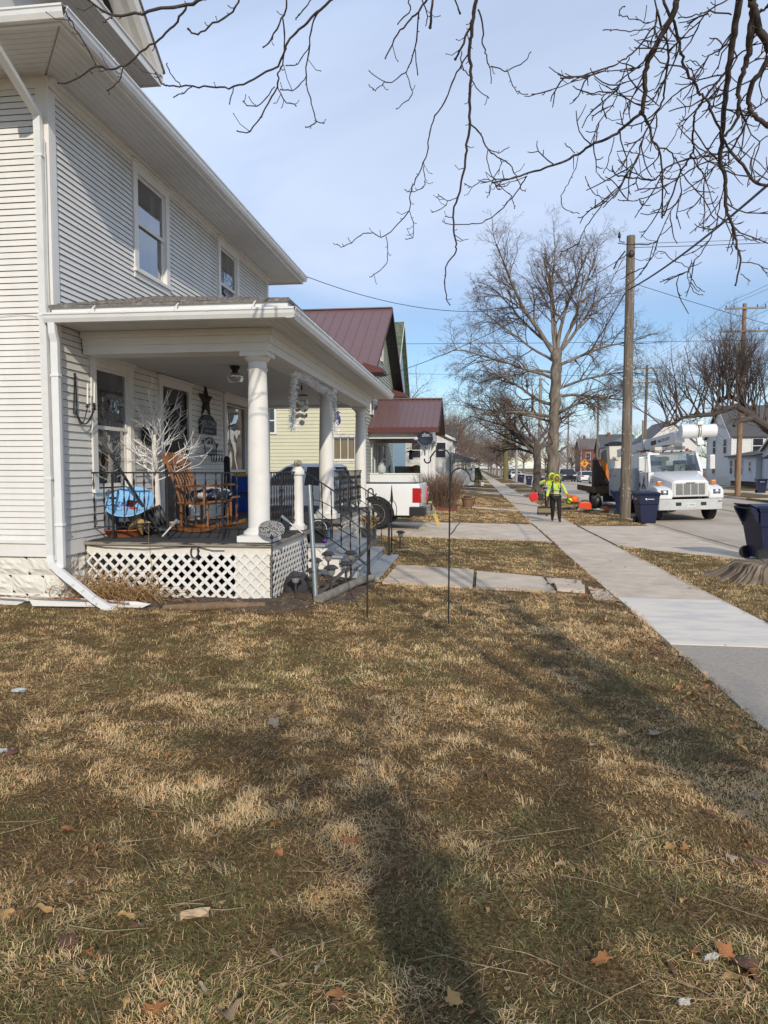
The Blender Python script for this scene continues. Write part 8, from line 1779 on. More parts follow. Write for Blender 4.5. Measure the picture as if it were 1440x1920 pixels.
# second street tree, lower and darker
T = Tree(23); rr = T.r; trunk_tube(T, [(0, 0, -.3), (.02, 0, .3), (.05, 0, 2), (-.05, 0, 4.2)], [.55, .36, .31, .30])
for k in range(13):
 a = rr.uniform(0, 6.28) if k > 5 else (PI + rr.uniform(-.5, .5)); T.limb((0, 0, rr.uniform(2.7, 4.2)), (math.cos(a), math.sin(a), rr.uniform(.15, 1.1)), rr.uniform(4.5, 7.2), rr.uniform(.09, .15), 0, 4, .10, (9, 6, 5, 3), droop=.25, wob=.13, ratio=(.34, .55))
t2 = T.done('street_tree', 'dark low branching street tree left of the big one', (5.15, 61, gz(5, 61)), mat('dark_grey_bark', (.115, .095, .082), .9, .4, 8, 1.2, 22, stretch=(1, 1, .3)), TWIG)
# mossy trunk
T = Tree(31); rr = T.r; trunk_tube(T, [(0, 0, -.3), (0, 0, .4), (0, 0, 5), (.1, 0, 9)], [.55, .42, .36, .3])
for k in range(12): a = rr.uniform(0, 6.28); T.limb((0, 0, rr.uniform(5, 9)), (math.cos(a), math.sin(a), rr.uniform(.4, 1.5)), rr.uniform(3.5, 6), .12, 0, 3, .1, (8, 6, 4), wob=.13)
t3 = T.done('street_tree', 'street tree with a greenish mossy trunk further down the kerb', (4.75, 112, gz(5, 112)), mat('mossy_bark', (.16, .145, .06), .9, .3, 6, .8, 20), BTWIG)
# generic far trees
def gen_tree(seed, H, r0, twig, label, loc, group, lev=3, nl=14, kk=(8, 7, 5)):
 T = Tree(seed); rr = T.r; trunk_tube(T, [(0, 0, -.3), (0, 0, .3), (.03, 0, H * .16), (0, .03, H * .28)], [r0 * 1.5, r0, r0 * .85, r0 * .8], 10)
 for k in range(nl): a = k * 2.4 + rr.uniform(-.4, .4); e = .25 + 1.9 * k / nl; T.limb((0, 0, H * (.18 + .12 * k / nl)), (math.cos(a), math.sin(a), e), H * rr.uniform(.46, .66), r0 * .5, 0, lev, .12, kk, droop=.1, wob=.13)
 return T.done('bare_tree', label, loc, BARK, twig, group)
GL = 'bare trees crowding the left side of the distant street'; GRR = 'bare trees behind the houses on the right'; GS = 'bare trees lining the distant kerb'
LL = 'bare brown tree in the crowd of trees beyond the white house on the left'; LR = 'bare brown tree standing behind the houses across the street'; LS = 'bare tree along the near kerb of the distant street'
gA = gen_tree(41, 12, .22, BTWIG, LL, (-6, 96, 0), GL); gB = gen_tree(42, 14, .26, GTWIG, LL, (-9, 120, 0), GL, nl=16); gC = gen_tree(43, 9, .16, BTWIG, LL, (-3.2, 84, 0), GL)
rf_ = random.Random(77)
for (x, y, s, g_) in ((-4.5, 112, .9, 0), (-12, 84, 1.1, 1), (-2.6, 134, .8, 0), (-6, 150, 1.1, 1), (-3, 168, 1.0, 2), (-8, 190, 1.3, 0), (-2.5, 205, 1.1, 1), (-16, 150, 1.3, 0), (-12, 230, 1.5, 1), (-4, 260, 1.4, 0), (-9, 66, .85, 2), (-15, 60, 1.0, 1), (-20, 110, 1.2, 0)):
 copy_tree((gA, gB, gC)[g_], (x, y, gz(x, y)), rf_.uniform(0, 6.28), LL, s, GL)
for (x, y, s, g_) in ((5.0, 136, .8, 0), (4.9, 160, .85, 1), (4.9, 188, .9, 2), (5, 220, 1.0, 0), (4.8, 255, 1.1, 1)):
 copy_tree((gA, gB, gC)[g_], (x, y, gz(x, y)), rf_.uniform(0, 6.28), LS, s, GS)
for (x, y, s, g_) in ((36, 100, .85, 0), (42, 128, 1.0, 1), (37, 150, 1.0, 2), (30, 205, 1.0, 0), (38, 190, 1.1, 1), (24, 250, 1.2, 0), (46, 92, .95, 1), (22, 200, .8, 2), (21, 160, .75, 0), (40, 75, .75, 0), (20.5, 134, .6, 2), (48, 60, .9, 1), (34, 240, 1.2, 1), (14, 330, 1.5, 0), (8, 360, 1.5, 1), (20, 300, 1.5, 1), (2, 330, 1.4, 0)):
 copy_tree((gA, gB, gC)[g_], (x, y, gz(min(x, 30), y)), rf_.uniform(0, 6.28), LR, s, GRR)
# pruned tree over the truck at the right
T = Tree(57); rr = T.r; dp = 43
def tp(x, y, dd=0): return at(1140 + x * 300 / 1371, 440 + y * 420 / 1920, dp + dd)
main = [(1500, 1800), (1400, 1690), (1300, 1610), (1190, 1520), (1100, 1470), (1000, 1500), (900, 1540), (760, 1550), (640, 1570), (540, 1630), (450, 1650)]
P = [tp(x, y, .15 * i) for i, (x, y) in enumerate(main)]; P = [Vector((21.6, 42.5, -.4)), Vector((21.3, 42.6, 2.5))] + P
trunk_tube(T, P, [.42, .34, .31, .28, .25, .22, .19, .17, .15, .12, .09, .06, .035], 12, .1)
br2 = [tp(1330, 1640, .4), tp(1230, 1520, .6), tp(1120, 1420, .8), tp(1040, 1385, .9), tp(960, 1420, .9), tp(930, 1480, 1.0)]; trunk_tube(T, br2, [.2, .17, .15, .13, .10, .07], 10, .1)
br3 = [tp(1450, 1700, -.2), tp(1240, 1570, -.5), tp(1110, 1600, -.8), tp(1080, 1640, -.9)]; trunk_tube(T, br3, [.2, .18, .14, .11], 8, .1)
for i in range(3, 12):
 for k in range(5):
  p = P[i].lerp(P[i + 1], rr.random()) if i < 12 else P[i]; T.limb(p, (rr.uniform(-.75, .55), rr.uniform(-.5, .5), rr.uniform(.7, 1.4)), rr.uniform(2.6, 5.2) * (1 - .05 * (i - 6)), .055, 1, 4, .14, (9, 8, 6, 3), wob=.10, ratio=(.36, .6), spread=(.35, .75))
 for k in range(3): T.limb(P[i], (rr.uniform(-1, .2), rr.uniform(-.6, .6), rr.uniform(-.4, .3)), rr.uniform(1.2, 2.4), .035, 1, 3, .0, (6, 5, 3), wob=.14)
for i in range(5):
 for k in range(5): T.limb(br2[i].lerp(br2[i + 1], rr.random()), (rr.uniform(-.6, .6), rr.uniform(-.5, .5), rr.uniform(.9, 1.5)), rr.uniform(2.8, 4.6), .05, 1, 4, .12, (9, 8, 6, 3), wob=.1, ratio=(.36, .6), spread=(.35, .75))
T.done('pruned_tree', 'pruned dark tree whose thick limb arches over the bucket truck from the right edge', (0, 0, 0), mat('dark_limb_bark', (.085, .068, .058), .9, .4, 5, 1, 20), mat('dark_brown_twig', (.125, .096, .082), .9, .3, 4))
# evergreen bush, bare shrub, stump planter
t = thing('evergreen_bush', 'small clipped dark evergreen cone by the pale porch far along the left', 'bush', (.1, 75, 0)); q = MB(); rr = random.Random(4); z0 = gz(.1, 75)
for k in range(2600):
 h_ = rr.random() ** .8; r_ = .72 * math.sqrt(max(0, 1 - (2 * h_ * .92 - .75) ** 2 / 1.7)) * rr.uniform(.75, 1.04) * (1.1 - .45 * h_); a = rr.uniform(0, 6.28); p = P3(.1 + r_ * math.cos(a), 75 + r_ * math.sin(a), z0 + .1 + 1.65 * h_); d = P3(math.cos(a), math.sin(a), .8).normalized(); w = d.cross(P3(rr.uniform(-1, 1), rr.uniform(-1, 1), rr.uniform(-1, 1))).normalized() * .03
 q.add([p - w, p + w, p + d * .12], [(0, 1, 2)])
q.build('foliage', mat('dark_evergreen', (.028, .050, .018), .8, .4, 6), t, fix=False); q = MB(); q.tube([(.1, 75, z0 - .1), (.1, 75, z0 + .9)], .06, 8); q.build('stem', BARK, t)
t = thing('flower_pot', 'white pot with pink flowers at the foot of the evergreen cone', 'flower pot', (.5, 73.6, 0)); q = MB(); z0 = gz(.7, 73.6); q.lathe([(.16, z0), (.24, z0 + .36), (.22, z0 + .36), (.001, z0 + .3)], (.75, 73.6, 0), 14); q.build('pot_body', WPAINT, t, smooth=True); q = MB()
for k in range(30): a = rr.uniform(0, 6.28); q.ball((.75 - .25 * rr.random(), 73.6 + .2 * math.sin(a), z0 + .38 + .15 * rr.random()), .05, 6, 4)
q.build('flowers', mat('dusty_pink_flowers', (.40, .24, .26), .9, .3, 10), t)
t = thing('bare_shrub', 'dense bare brown shrub in the red mulch beside the green house porch', 'shrub', (-1.6, 30, 0)); q = MB(); rr = random.Random(15); sx, sy = -1.45, 30.6; z0 = gz(sx, sy)
for k in range(620):
 a = rr.uniform(0, 6.28); r_ = .62 * math.sqrt(rr.random()); p = P3(sx + r_ * math.cos(a), sy + r_ * math.sin(a), z0); lean = .10 + .55 * r_; d = P3(math.cos(a) * lean + rr.gauss(0, .13), math.sin(a) * lean + rr.gauss(0, .13), 1).normalized(); l = rr.uniform(.9, 1.72); pts = [p]
 for i in range(4): d = (d + P3(rr.gauss(0, .09), rr.gauss(0, .09), 0)).normalized(); pts.append(pts[-1] + d * l / 4)
 q.tube(pts, [.009, .008, .007, .005, .003], 3, caps=False)
 for i in (2, 3):
  for s in range(2): e = (d + P3(rr.gauss(0, .5), rr.gauss(0, .5), .1)).normalized(); q.tube([pts[i], pts[i] + e * rr.uniform(.15, .35)], [.005, .0025], 3, caps=False)
q.build('stems', mat('brown_shrub_stem', (.20, .135, .095), .9, .4, 5), t, fix=False)
t = thing('stump_planter', 'brown wicker planter shaped like a stump standing in the lawn past the shrub', 'planter', (-.28, 32, 0)); z0 = gz(-.28, 32); q = MB(); q.lathe([(.20, z0), (.24, z0 + .38), (.27, z0 + .40), (.27, z0 + .45), (.22, z0 + .46), (.001, z0 + .44)], (-.3, 31.7, 0), 16); q.build('tub', mat('wicker_brown', (.20, .12, .07), .9, .4, 6, .6, 20, stretch=(5, 5, 1)), t, smooth=True); q = MB(); q.lathe([(.17, z0 + .47), (.18, z0 + .52), (.001, z0 + .53)], (-.3, 31.7, 0), 12); q.tube([(-.05, 31.7, z0 + .1), (.02, 31.7, z0 + .42), (.1, 31.7, z0 + .45)], .03, 6); q.build('rim', mat('dark_wood_rim', (.10, .06, .045), .9), t)
t = thing('yellow_board', 'narrow yellow board with black marks leaning against the pickup hitch', 'board', (-1.0, 21.4, 0)); q = MB(); q.bar((-1.02, 20.9, gz(-1, 21) + .02), (-1.30, 20.9, .66), .10, .03, up=(0, 1, 0)); q.build('plank', mat('yellow_wood', (.52, .38, .10), .7, .2, 8, col2=(.12, .10, .05), thr=(.55, .65)), t)
# stump of the felled tree near the kerb
t = thing('tree_stump', 'weathered grey tree stump with flared roots at the edge of the right terrace', 'tree stump', (4.62, 12.3, 0)); q = MB(); cx, cy = 4.75, 12.25; z0 = gz(cx, cy); n = 240; rg = []; rr = random.Random(18); rdg = [rr.uniform(-.055, .055) for k in range(n)]
fl = [1 + .13 * math.sin(5 * 2 * PI * k / n + .7) + .07 * math.sin(11 * 2 * PI * k / n) for k in range(n)]
for i, (r_, h_) in enumerate(((1.06, -.08), (.95, .02), (.78, .12), (.66, .22), (.60, .30), (.57, .335), (.52, .35), (.30, .345), (.12, .33), (.01, .33))):
 ring = []
 for k in range(n):
  a = 2 * PI * k / n; f_ = 1 + (fl[k] - 1) * max(0, (1 - h_ / .4)) + (.012 * math.sin(23 * a + i * .3) + rdg[k] * .8) * (h_ < .345) + .028 * rr.uniform(-1, 1); ring.append((cx + r_ * f_ * math.cos(a), cy + r_ * f_ * math.sin(a) * .85, z0 + h_ * (.8 if h_ > 0 else 1) + (.05 * mnoise.noise((math.cos(a) * 2, math.sin(a) * 2, r_ * 6)) if h_ > .25 else 0)))
 rg.append([(x_ + .035 * mnoise.noise((x_ * 9, y_ * 9, z_ * 4)), y_ + .035 * mnoise.noise((x_ * 9 + 5, y_ * 9, z_ * 4)), z_ + (.03 * mnoise.noise((x_ * 14, y_ * 14, 1)) if h_ > .1 else 0)) for x_, y_, z_ in ring])
q.loft(rg); so_ = q.build('stump_wood', attr_mat('weathered_stump', .9), t, smooth='all', fix=True); ca = so_.data.attributes.new('Col', 'FLOAT_COLOR', 'POINT'); rc_ = random.Random(3)
for i, v in enumerate(so_.data.vertices):
 k = i % n; g_ = max(0, min(1, .5 + rdg[k] * 9)) * (.75 + .5 * mnoise.noise(v.co * 5)); w_ = rc_.uniform(.85, 1.15); ca.data[i].color = ((.055 + .30 * g_) * w_, (.04 + .235 * g_) * w_, (.028 + .17 * g_) * w_, 1)  # streaked wood colour, darkened down in the grooves between ridges
# ------------------------------------------------------------------ the bare tree overhead, its trunk behind the camera
Zr = lambda x, y: (1000 + x / 3.2727, y / 3.2727)
Zm = lambda x, y: (600 + x / 3.4286, y / 3.4286)
Zl = lambda x, y: (100 + x / 2.769, y / 2.769)
TR = []  # (zoom fn, start width, end width, base depth, points)
def B_(z, w0, w1, d, s): TR.append((z, w0, w1, d, [tuple(float(c) for c in p.split(',')) for p in s.split()]))
B_(Zr, 40, 24, 4.9, '880,0 855,100 790,210 720,340 685,440 685,560 665,690'); B_(Zr, 22, 9, 5.6, '665,690 560,775 490,830 350,895 270,950 170,1000 0,1055 -110,1090 -250,1120'); B_(Zr, 20, 9, 5.6, '665,690 700,760 730,860 770,920 790,1100 790,1335')
B_(Zr, 10, 6, 5.8, '770,905 830,925 890,1000 905,1050 950,1120 1040,1220 1110,1340'); B_(Zr, 10, 8, 5.0, '745,0 755,130 700,210 600,340 540,370 430,435 300,470 170,480'); B_(Zr, 7, 5, 5.2, '590,350 560,440 525,540 490,640 440,700 380,800 350,890')
B_(Zr, 7, 5, 5.2, '700,330 640,410 430,440 250,500 110,550'); B_(Zr, 7, 5, 5.3, '690,430 640,480 530,520 490,565 420,580 330,580'); B_(Zr, 6, 5, 5.3, '525,555 570,620 540,750'); B_(Zr, 6, 6, 5.1, '745,120 700,140 660,130 570,105 525,75 560,40')
B_(Zr, 6, 5, 5.1, '720,170 640,190 540,185 430,185'); B_(Zr, 6, 5, 5.7, '495,840 470,960 430,1060'); B_(Zr, 6, 4, 5.8, '275,960 250,1060 200,1150 170,1220 200,1290 280,1310'); B_(Zr, 5, 5, 5.8, '255,940 195,880')
B_(Zr, 18, 14, 4.9, '800,0 840,100 870,150 895,270 920,380 960,470 1000,520 1015,570 1060,600 1085,680 1130,760 1160,850 1210,930'); B_(Zr, 20, 18, 5.6, '1210,930 1280,1010 1350,1110 1440,1140 1560,1150')
B_(Zr, 44, 10, 5.0, '1265,0 1240,130 1225,250 1205,380 1185,530 1170,700 1155,870 1150,1000 1180,1100 1180,1240 1190,1310 1220,1370 1225,1420 1260,1540 1270,1620 1240,1750'); B_(Zr, 16, 10, 5.2, '1215,400 1150,480 1080,560 1010,660 985,730 975,850 985,900 960,970 900,1060 850,1200 800,1320')
B_(Zr, 10, 10, 5.3, '1010,650 1090,605 1165,575'); B_(Zr, 50, 14, 4.8, '1345,0 1350,100 1330,200 1320,330 1290,430 1265,520 1260,640 1245,740 1180,830'); B_(Zr, 44, 44, 4.8, '1350,60 1390,180 1450,290'); B_(Zr, 14, 14, 4.8, '1350,90 1400,70 1460,30')
B_(Zr, 34, 26, 5.0, '1470,310 1400,430 1340,530 1325,650 1340,690 1400,740 1460,800'); B_(Zr, 14, 12, 5.2, '1320,690 1290,790 1240,880 1210,930'); B_(Zr, 13, 8, 5.5, '1200,930 1100,945 1010,970 900,990 800,1040 750,1100 640,1095 520,1080')
B_(Zr, 10, 5, 5.5, '1200,950 1020,1010 900,1085 800,1150 700,1210 610,1235 520,1225'); B_(Zr, 14, 5, 5.0, '760,60 790,180 830,320 810,480 795,610 760,690 700,790 660,880 640,980 580,1060 520,1160 440,1230 400,1290 320,1390 290,1470 260,1530')
B_(Zr, 5, 4, 5.8, '440,1220 390,1200 345,1150 320,1085'); B_(Zr, 5, 4, 5.6, '660,860 560,888'); B_(Zr, 5, 4, 5.6, '670,950 590,930 515,930'); B_(Zr, 9, 6, 5.8, '1180,1110 1140,1280 1120,1390 1080,1470 1030,1550 960,1640 945,1670 880,1690 780,1730')
B_(Zr, 6, 4, 6.1, '945,1670 960,1740 1000,1800 1040,1810'); B_(Zr, 6, 4, 6.1, '950,1670 990,1740 1050,1790'); B_(Zr, 6, 4, 6.1, '955,1640 850,1590 790,1545 750,1560'); B_(Zr, 8, 5, 5.7, '905,1090 900,1200 850,1280 820,1340 780,1440 730,1520 700,1630 655,1650')
B_(Zr, 6, 5, 6.0, '1220,1430 1190,1540'); B_(Zr, 6, 4, 6.0, '1225,1440 1290,1450 1350,1475 1400,1455'); B_(Zr, 7, 6, 6.1, '1275,1610 1360,1620 1440,1655 1500,1690'); B_(Zr, 6, 4, 6.1, '1270,1680 1330,1725'); B_(Zr, 7, 5, 5.6, '1100,950 1060,1050 1040,1180 1020,1250')
B_(Zr, 8, 5, 5.6, '1450,830 1380,880 1340,1000 1360,1100'); B_(Zr, 9, 7, 4.9, '1215,90 1090,70 1040,110 960,190 870,280 830,320'); B_(Zr, 10, 6, 5.1, '1220,210 1150,310 1080,340 990,490 880,570 780,670 690,770'); B_(Zr, 8, 6, 4.8, '1190,0 1060,70 1000,90 890,110')
B_(Zr, 8, 5, 5.4, '1330,690 1400,640 1450,600'); B_(Zr, 8, 5, 5.2, '1290,430 1350,370 1440,350'); B_(Zr, 7, 5, 5.4, '980,900 1010,1010 1060,1100 1100,1240 1130,1330 1200,1350'); B_(Zr, 6, 4, 5.4, '1150,1010 1060,1060 1000,1160 930,1180 870,1260'); B_(Zr, 6, 4, 5.4, '1160,880 1240,900 1300,940 1380,1000 1440,1060')
B_(Zr, 6, 4, 5.2, '930,380 990,380 1050,430 1010,480'); B_(Zr, 6, 4, 5.2, '1085,680 1060,720'); B_(Zr, 6, 4, 5.4, '880,600 940,680 900,760 860,850 800,930')
B_(Zm, 26, 7, 5.0, '1008,-10 985,110 975,230 960,340 970,420 965,600 965,790 945,930 930,1080 885,1265 855,1400 870,1540 870,1620 810,1720 808,1900 835,1960'); B_(Zm, 16, 12, 5.0, '1000,40 960,170 910,300 870,380'); B_(Zm, 10, 5, 5.2, '955,345 880,470 820,610 740,745 700,880 680,1010 620,1150 580,1250 570,1350 420,1520 340,1500 280,1500 200,1560 145,1585 110,1570')
B_(Zm, 6, 4, 6.2, '425,1520 435,1600 425,1690 370,1750 320,1780'); B_(Zm, 6, 4, 6.1, '575,1355 600,1450 595,1525 550,1535'); B_(Zm, 6, 4, 5.9, '665,1040 675,1150 665,1200 590,1235 545,1220'); B_(Zm, 11, 5, 5.6, '970,800 1030,860 1080,960 1160,1020 1220,1060 1260,1130 1290,1210 1320,1230')
B_(Zm, 7, 4, 5.7, '1080,960 1075,1040 1110,1140 1165,1200 1225,1260 1250,1340'); B_(Zm, 7, 4, 5.7, '1160,1020 1165,1070 1110,1150 1095,1220 1075,1270'); B_(Zm, 5, 4, 5.7, '1080,960 1150,980 1215,945'); B_(Zm, 6, 4, 5.9, '885,1265 820,1290 760,1250'); B_(Zm, 5, 4, 5.9, '820,1290 800,1330 720,1365')
B_(Zm, 9, 5, 5.8, '1330,1130 1280,1210 1180,1330 1070,1420 950,1442 820,1440 790,1420'); B_(Zm, 6, 4, 5.8, '1330,1130 1240,1170 1165,1200 1060,1150 980,1200 930,1180'); B_(Zm, 12, 5, 5.1, '1015,60 1050,180 1045,270 1070,360 1090,425 1150,430 1205,455 1310,400 1355,335'); B_(Zm, 7, 4, 5.3, '1205,455 1250,570 1290,600 1335,605'); B_(Zm, 6, 4, 5.3, '1090,425 1100,535')
B_(Zm, 8, 4, 5.2, '910,330 915,430 960,490 1010,570 1085,630'); B_(Zm, 14, 7, 4.9, '690,-5 630,80 560,150 480,255 420,375'); B_(Zm, 10, 5, 5.0, '635,85 610,310 550,460 430,530 315,455'); B_(Zm, 6, 4, 5.2, '430,530 395,545 355,580 315,545'); B_(Zm, 7, 4, 5.2, '550,460 590,580 570,640 490,700'); B_(Zm, 7, 6, 5.1, '610,310 628,480')
B_(Zm, 9, 6, 4.9, '565,-5 580,50 500,155'); B_(Zm, 15, 14, 4.8, '725,-5 708,175'); B_(Zm, 10, 10, 4.8, '865,-5 900,85'); B_(Zm, 9, 5, 4.9, '655,-5 690,90 680,165'); B_(Zm, 5, 4, 5.9, '850,1400 805,1392')
B_(Zl, 18, 9, 4.4, '790,-8 690,25 560,45 430,75 330,85 240,40 180,-5'); B_(Zl, 12, 9, 4.5, '690,30 640,110 570,190 480,250 370,340 290,355 220,350 110,415 25,430'); B_(Zl, 8, 6, 4.6, '225,345 170,240 100,120 60,60'); B_(Zl, 7, 6, 4.7, '365,345 340,420 280,470'); B_(Zl, 7, 5, 4.4, '330,85 290,95 260,115')
B_(Zl, 10, 8, 4.5, '965,-5 930,60 830,125 750,175 700,150'); B_(Zl, 13, 6, 4.6, '1450,-5 1360,70 1280,150 1210,230 1165,340 1040,410 935,455 840,450 720,445 600,450 560,430 530,380'); B_(Zl, 5, 4, 4.9, '660,445 610,390 590,330'); B_(Zl, 5, 4, 4.9, '720,450 670,490 625,505'); B_(Zl, 5, 4, 4.9, '935,455 915,540')
B_(Zl, 9, 6, 4.9, '1165,380 1160,450 1100,570 1020,680 955,680'); B_(Zl, 6, 4, 4.9, '1150,450 1090,530 1020,550 985,525'); B_(Zl, 9, 6, 4.6, '1210,-5 1190,100 1130,200 1090,245'); B_(Zl, 8, 6, 4.6, '1190,90 1200,200 1190,330 1165,380'); B_(Zl, 9, 5, 4.6, '1440,-2 1350,100 1330,230 1310,390 1340,540 1365,630 1310,660'); B_(Zl, 5, 4, 5.0, '1365,630 1405,640')
B_(Zl, 5, 4, 4.9, '1310,400 1260,460 1180,465'); B_(Zl, 6, 4, 4.6, '1340,-5 1290,70 1260,100'); B_(Zl, 6, 4, 4.8, '1330,230 1270,330 1210,340'); B_(Zl, 5, 4, 5.0, '1165,450 1200,520 1260,550')
def catmull(P, k):
 out = []; n = len(P)
 for i in range(n - 1):
  p0, p1, p2, p3 = P[max(0, i - 1)], P[i], P[i + 1], P[min(n - 1, i + 2)]
  for j in range(k):
   t = j / k; out.append(.5 * ((2 * p1) + (p2 - p0) * t + (2 * p0 - 5 * p1 + 4 * p2 - p3) * t * t + (3 * p1 - p0 - 3 * p2 + p3) * t ** 3))
 out.append(P[-1]); return out
OT = Tree(99); rr = OT.r
FORK = Vector((5.2, -7.5, 4.8)); mains = []; lots = []
for z, w0, w1, d, pts in TR:
 zf = 2.769 if z is Zl else (3.4286 if z is Zm else 3.2727); px = [z(*p) for p in pts]
 dep = [d + max(0, v) / 560 * 1.3 for u, v in px]; Pw = [at(u, v, e) for (u, v), e in zip(px, dep)]; Pw = catmull(Pw, 4); n = len(Pw)
 r0 = max(w0, 6) / zf / 2 * d / FPX; r1 = max(w1, 5) / zf / 2 * (d + .8) / FPX
 for i in range(1, n - 1): Pw[i] = Pw[i] + Vector((rr.gauss(0, .004), rr.gauss(0, .006), rr.gauss(0, .004)))
 rad = [(r0 + (r1 - r0) * i / (n - 1)) * (1 + (.16 if w0 < 12 else .04) * (i % 3 == 0) * (i > 0)) for i in range(n)]; OT.cr.tube(Pw, rad, 8 if w0 > 15 else 6); OT.cr.ball(tuple(Pw[-1]), r1 * 1.5, 6, 4)
 if z is Zr and w0 >= 7:                                           # side twigs
  for i in range(3, n - 1, 3):
   if rr.random() < .62:
    e = (Pw[i + 1] - Pw[i]).normalized(); e = (e + Vector((rr.gauss(0, .6), rr.gauss(0, .6), rr.gauss(-.15, .5)))).normalized(); L_ = rr.uniform(.14, .5); q_ = [Pw[i]]
    for k in range(5):
     e = (e + Vector((rr.gauss(0, .22), rr.gauss(0, .22), rr.gauss(.04, .2)))).normalized(); q_.append(q_[-1] + e * L_ / 5)
     if k in (1, 2, 3) and rr.random() < .6: f_ = (e + Vector((rr.gauss(0, .7), rr.gauss(0, .7), rr.gauss(0, .6)))).normalized() * rr.uniform(.04, .16); OT.cr.tube([q_[-1], q_[-1] + f_ * .6, q_[-1] + f_ + Vector((0, 0, .015))], [.0045, .004, .0032], 4)
    OT.cr.tube(q_, [min(.007, rad[i] * .6), .006, .0055, .005, .0045, .004], 5)
 for i in range(2, n - 1):                                        # spurs and buds
  if rr.random() < .24:
   tn = (Pw[i + 1] - Pw[i]).normalized(); s = tn.cross(Vector((rr.gauss(0, 1), rr.gauss(0, 1), rr.gauss(0, 1)))).normalized(); l = rr.choice((.02, .03, .05, .09, .16)); e = (tn * .7 + s).normalized(); q_ = [Pw[i], Pw[i] + e * l * .55, Pw[i] + (e * .9 + Vector((0, 0, .25))) * l]; OT.cr.tube(q_, [max(.0028, rad[i] * .45), .0028, .0026], 4); OT.cr.ball(tuple(q_[-1]), .0042, 5, 4)
 if pts[0][1] <= 10 or pts[0][0] > 1440: (mains if w0 >= 18 else lots).append((Pw[0], r0, Pw[0] - Pw[min(3, n - 1)]))
mids = []
for p0, r0, d0 in mains:                                              # limbs carrying the hanging boughs back to the trunk
 c1 = p0 + d0.normalized() * .8 + Vector((0, 0, .9)); c2 = FORK + (p0 - FORK) * .5 + Vector((.3, 0, 2.2)); path = catmull([p0, c1, c2, FORK + (p0 - FORK) * .12 + Vector((.1, 0, .9)), FORK], 6)
 n = len(path); OT.tr.tube(path, [r0 + (.075 - r0) * (i / (n - 1)) ** 1.6 for i in range(n)], 9); mids += path[4:-6]
for p0, r0, d0 in lots:
 m = min(mids, key=lambda c: (c - p0).length - .6 * c.z); path = catmull([p0, p0 + d0.normalized() * .35 + Vector((0, 0, .35)), m], 5); n = len(path); OT.tr.tube(path, [r0 + (max(.018, r0) - r0) * i / (n - 1) for i in range(n)], 6)
trunk_tube(OT, [(5.25, -7.55, -.6), (5.23, -7.5, .0), (5.2, -7.5, 1.5), (5.17, -7.5, 3.2), (5.2, -7.5, 4.9), (5.3, -7.8, 6.2), (5.4, -8.1, 8.2)], [.66, .46, .40, .36, .34, .24, .12])
OT.keep = lambda p: not (in_view(p, 60) and p.y > 0)
for k in range(3):
 a = rr.uniform(-1.2, -.4); OT.limb((5.25, -7.7, rr.uniform(4.4, 7)), (math.cos(a), math.sin(a), rr.uniform(.35, 1.2)), rr.uniform(3, 5), .08, 0, 3, .06, (8, 6, 4), droop=.25, wob=.13, ratio=(.36, .6))
OT.done('overhanging_tree', 'bare tree whose dark twisted boughs hang into the top of the view', (0, 0, 0), mat('dark_bough_bark', (.06, .048, .042), .85, .4, 10, .8, 30), TWIG)
# the lawn tree behind the viewpoint, whose trunk shades the near grass
T = Tree(7); rr = T.r; T.keep = OT.keep
trunk_tube(T, [(0, 0, -.4), (0, 0, .1), (-.02, 0, 1.5), (0, 0, 2.8), (0, 0, 3.9)], [.36, .23, .185, .165, .14])
for k in range(4): a = rr.uniform(3.6, 5.9); T.limb((0, 0, rr.uniform(3.3, 3.9)), (math.cos(a) * .7, math.sin(a) * .8 - .3, rr.uniform(.5, 1.1)), rr.uniform(1.2, 2.0), .03, 0, 3, .06, (8, 6, 4), wob=.16)
T.done('lawn_tree', 'bare lawn tree standing behind the viewpoint near the sidewalk edge', (1.7, -3.3, gz(1.7, -3)))
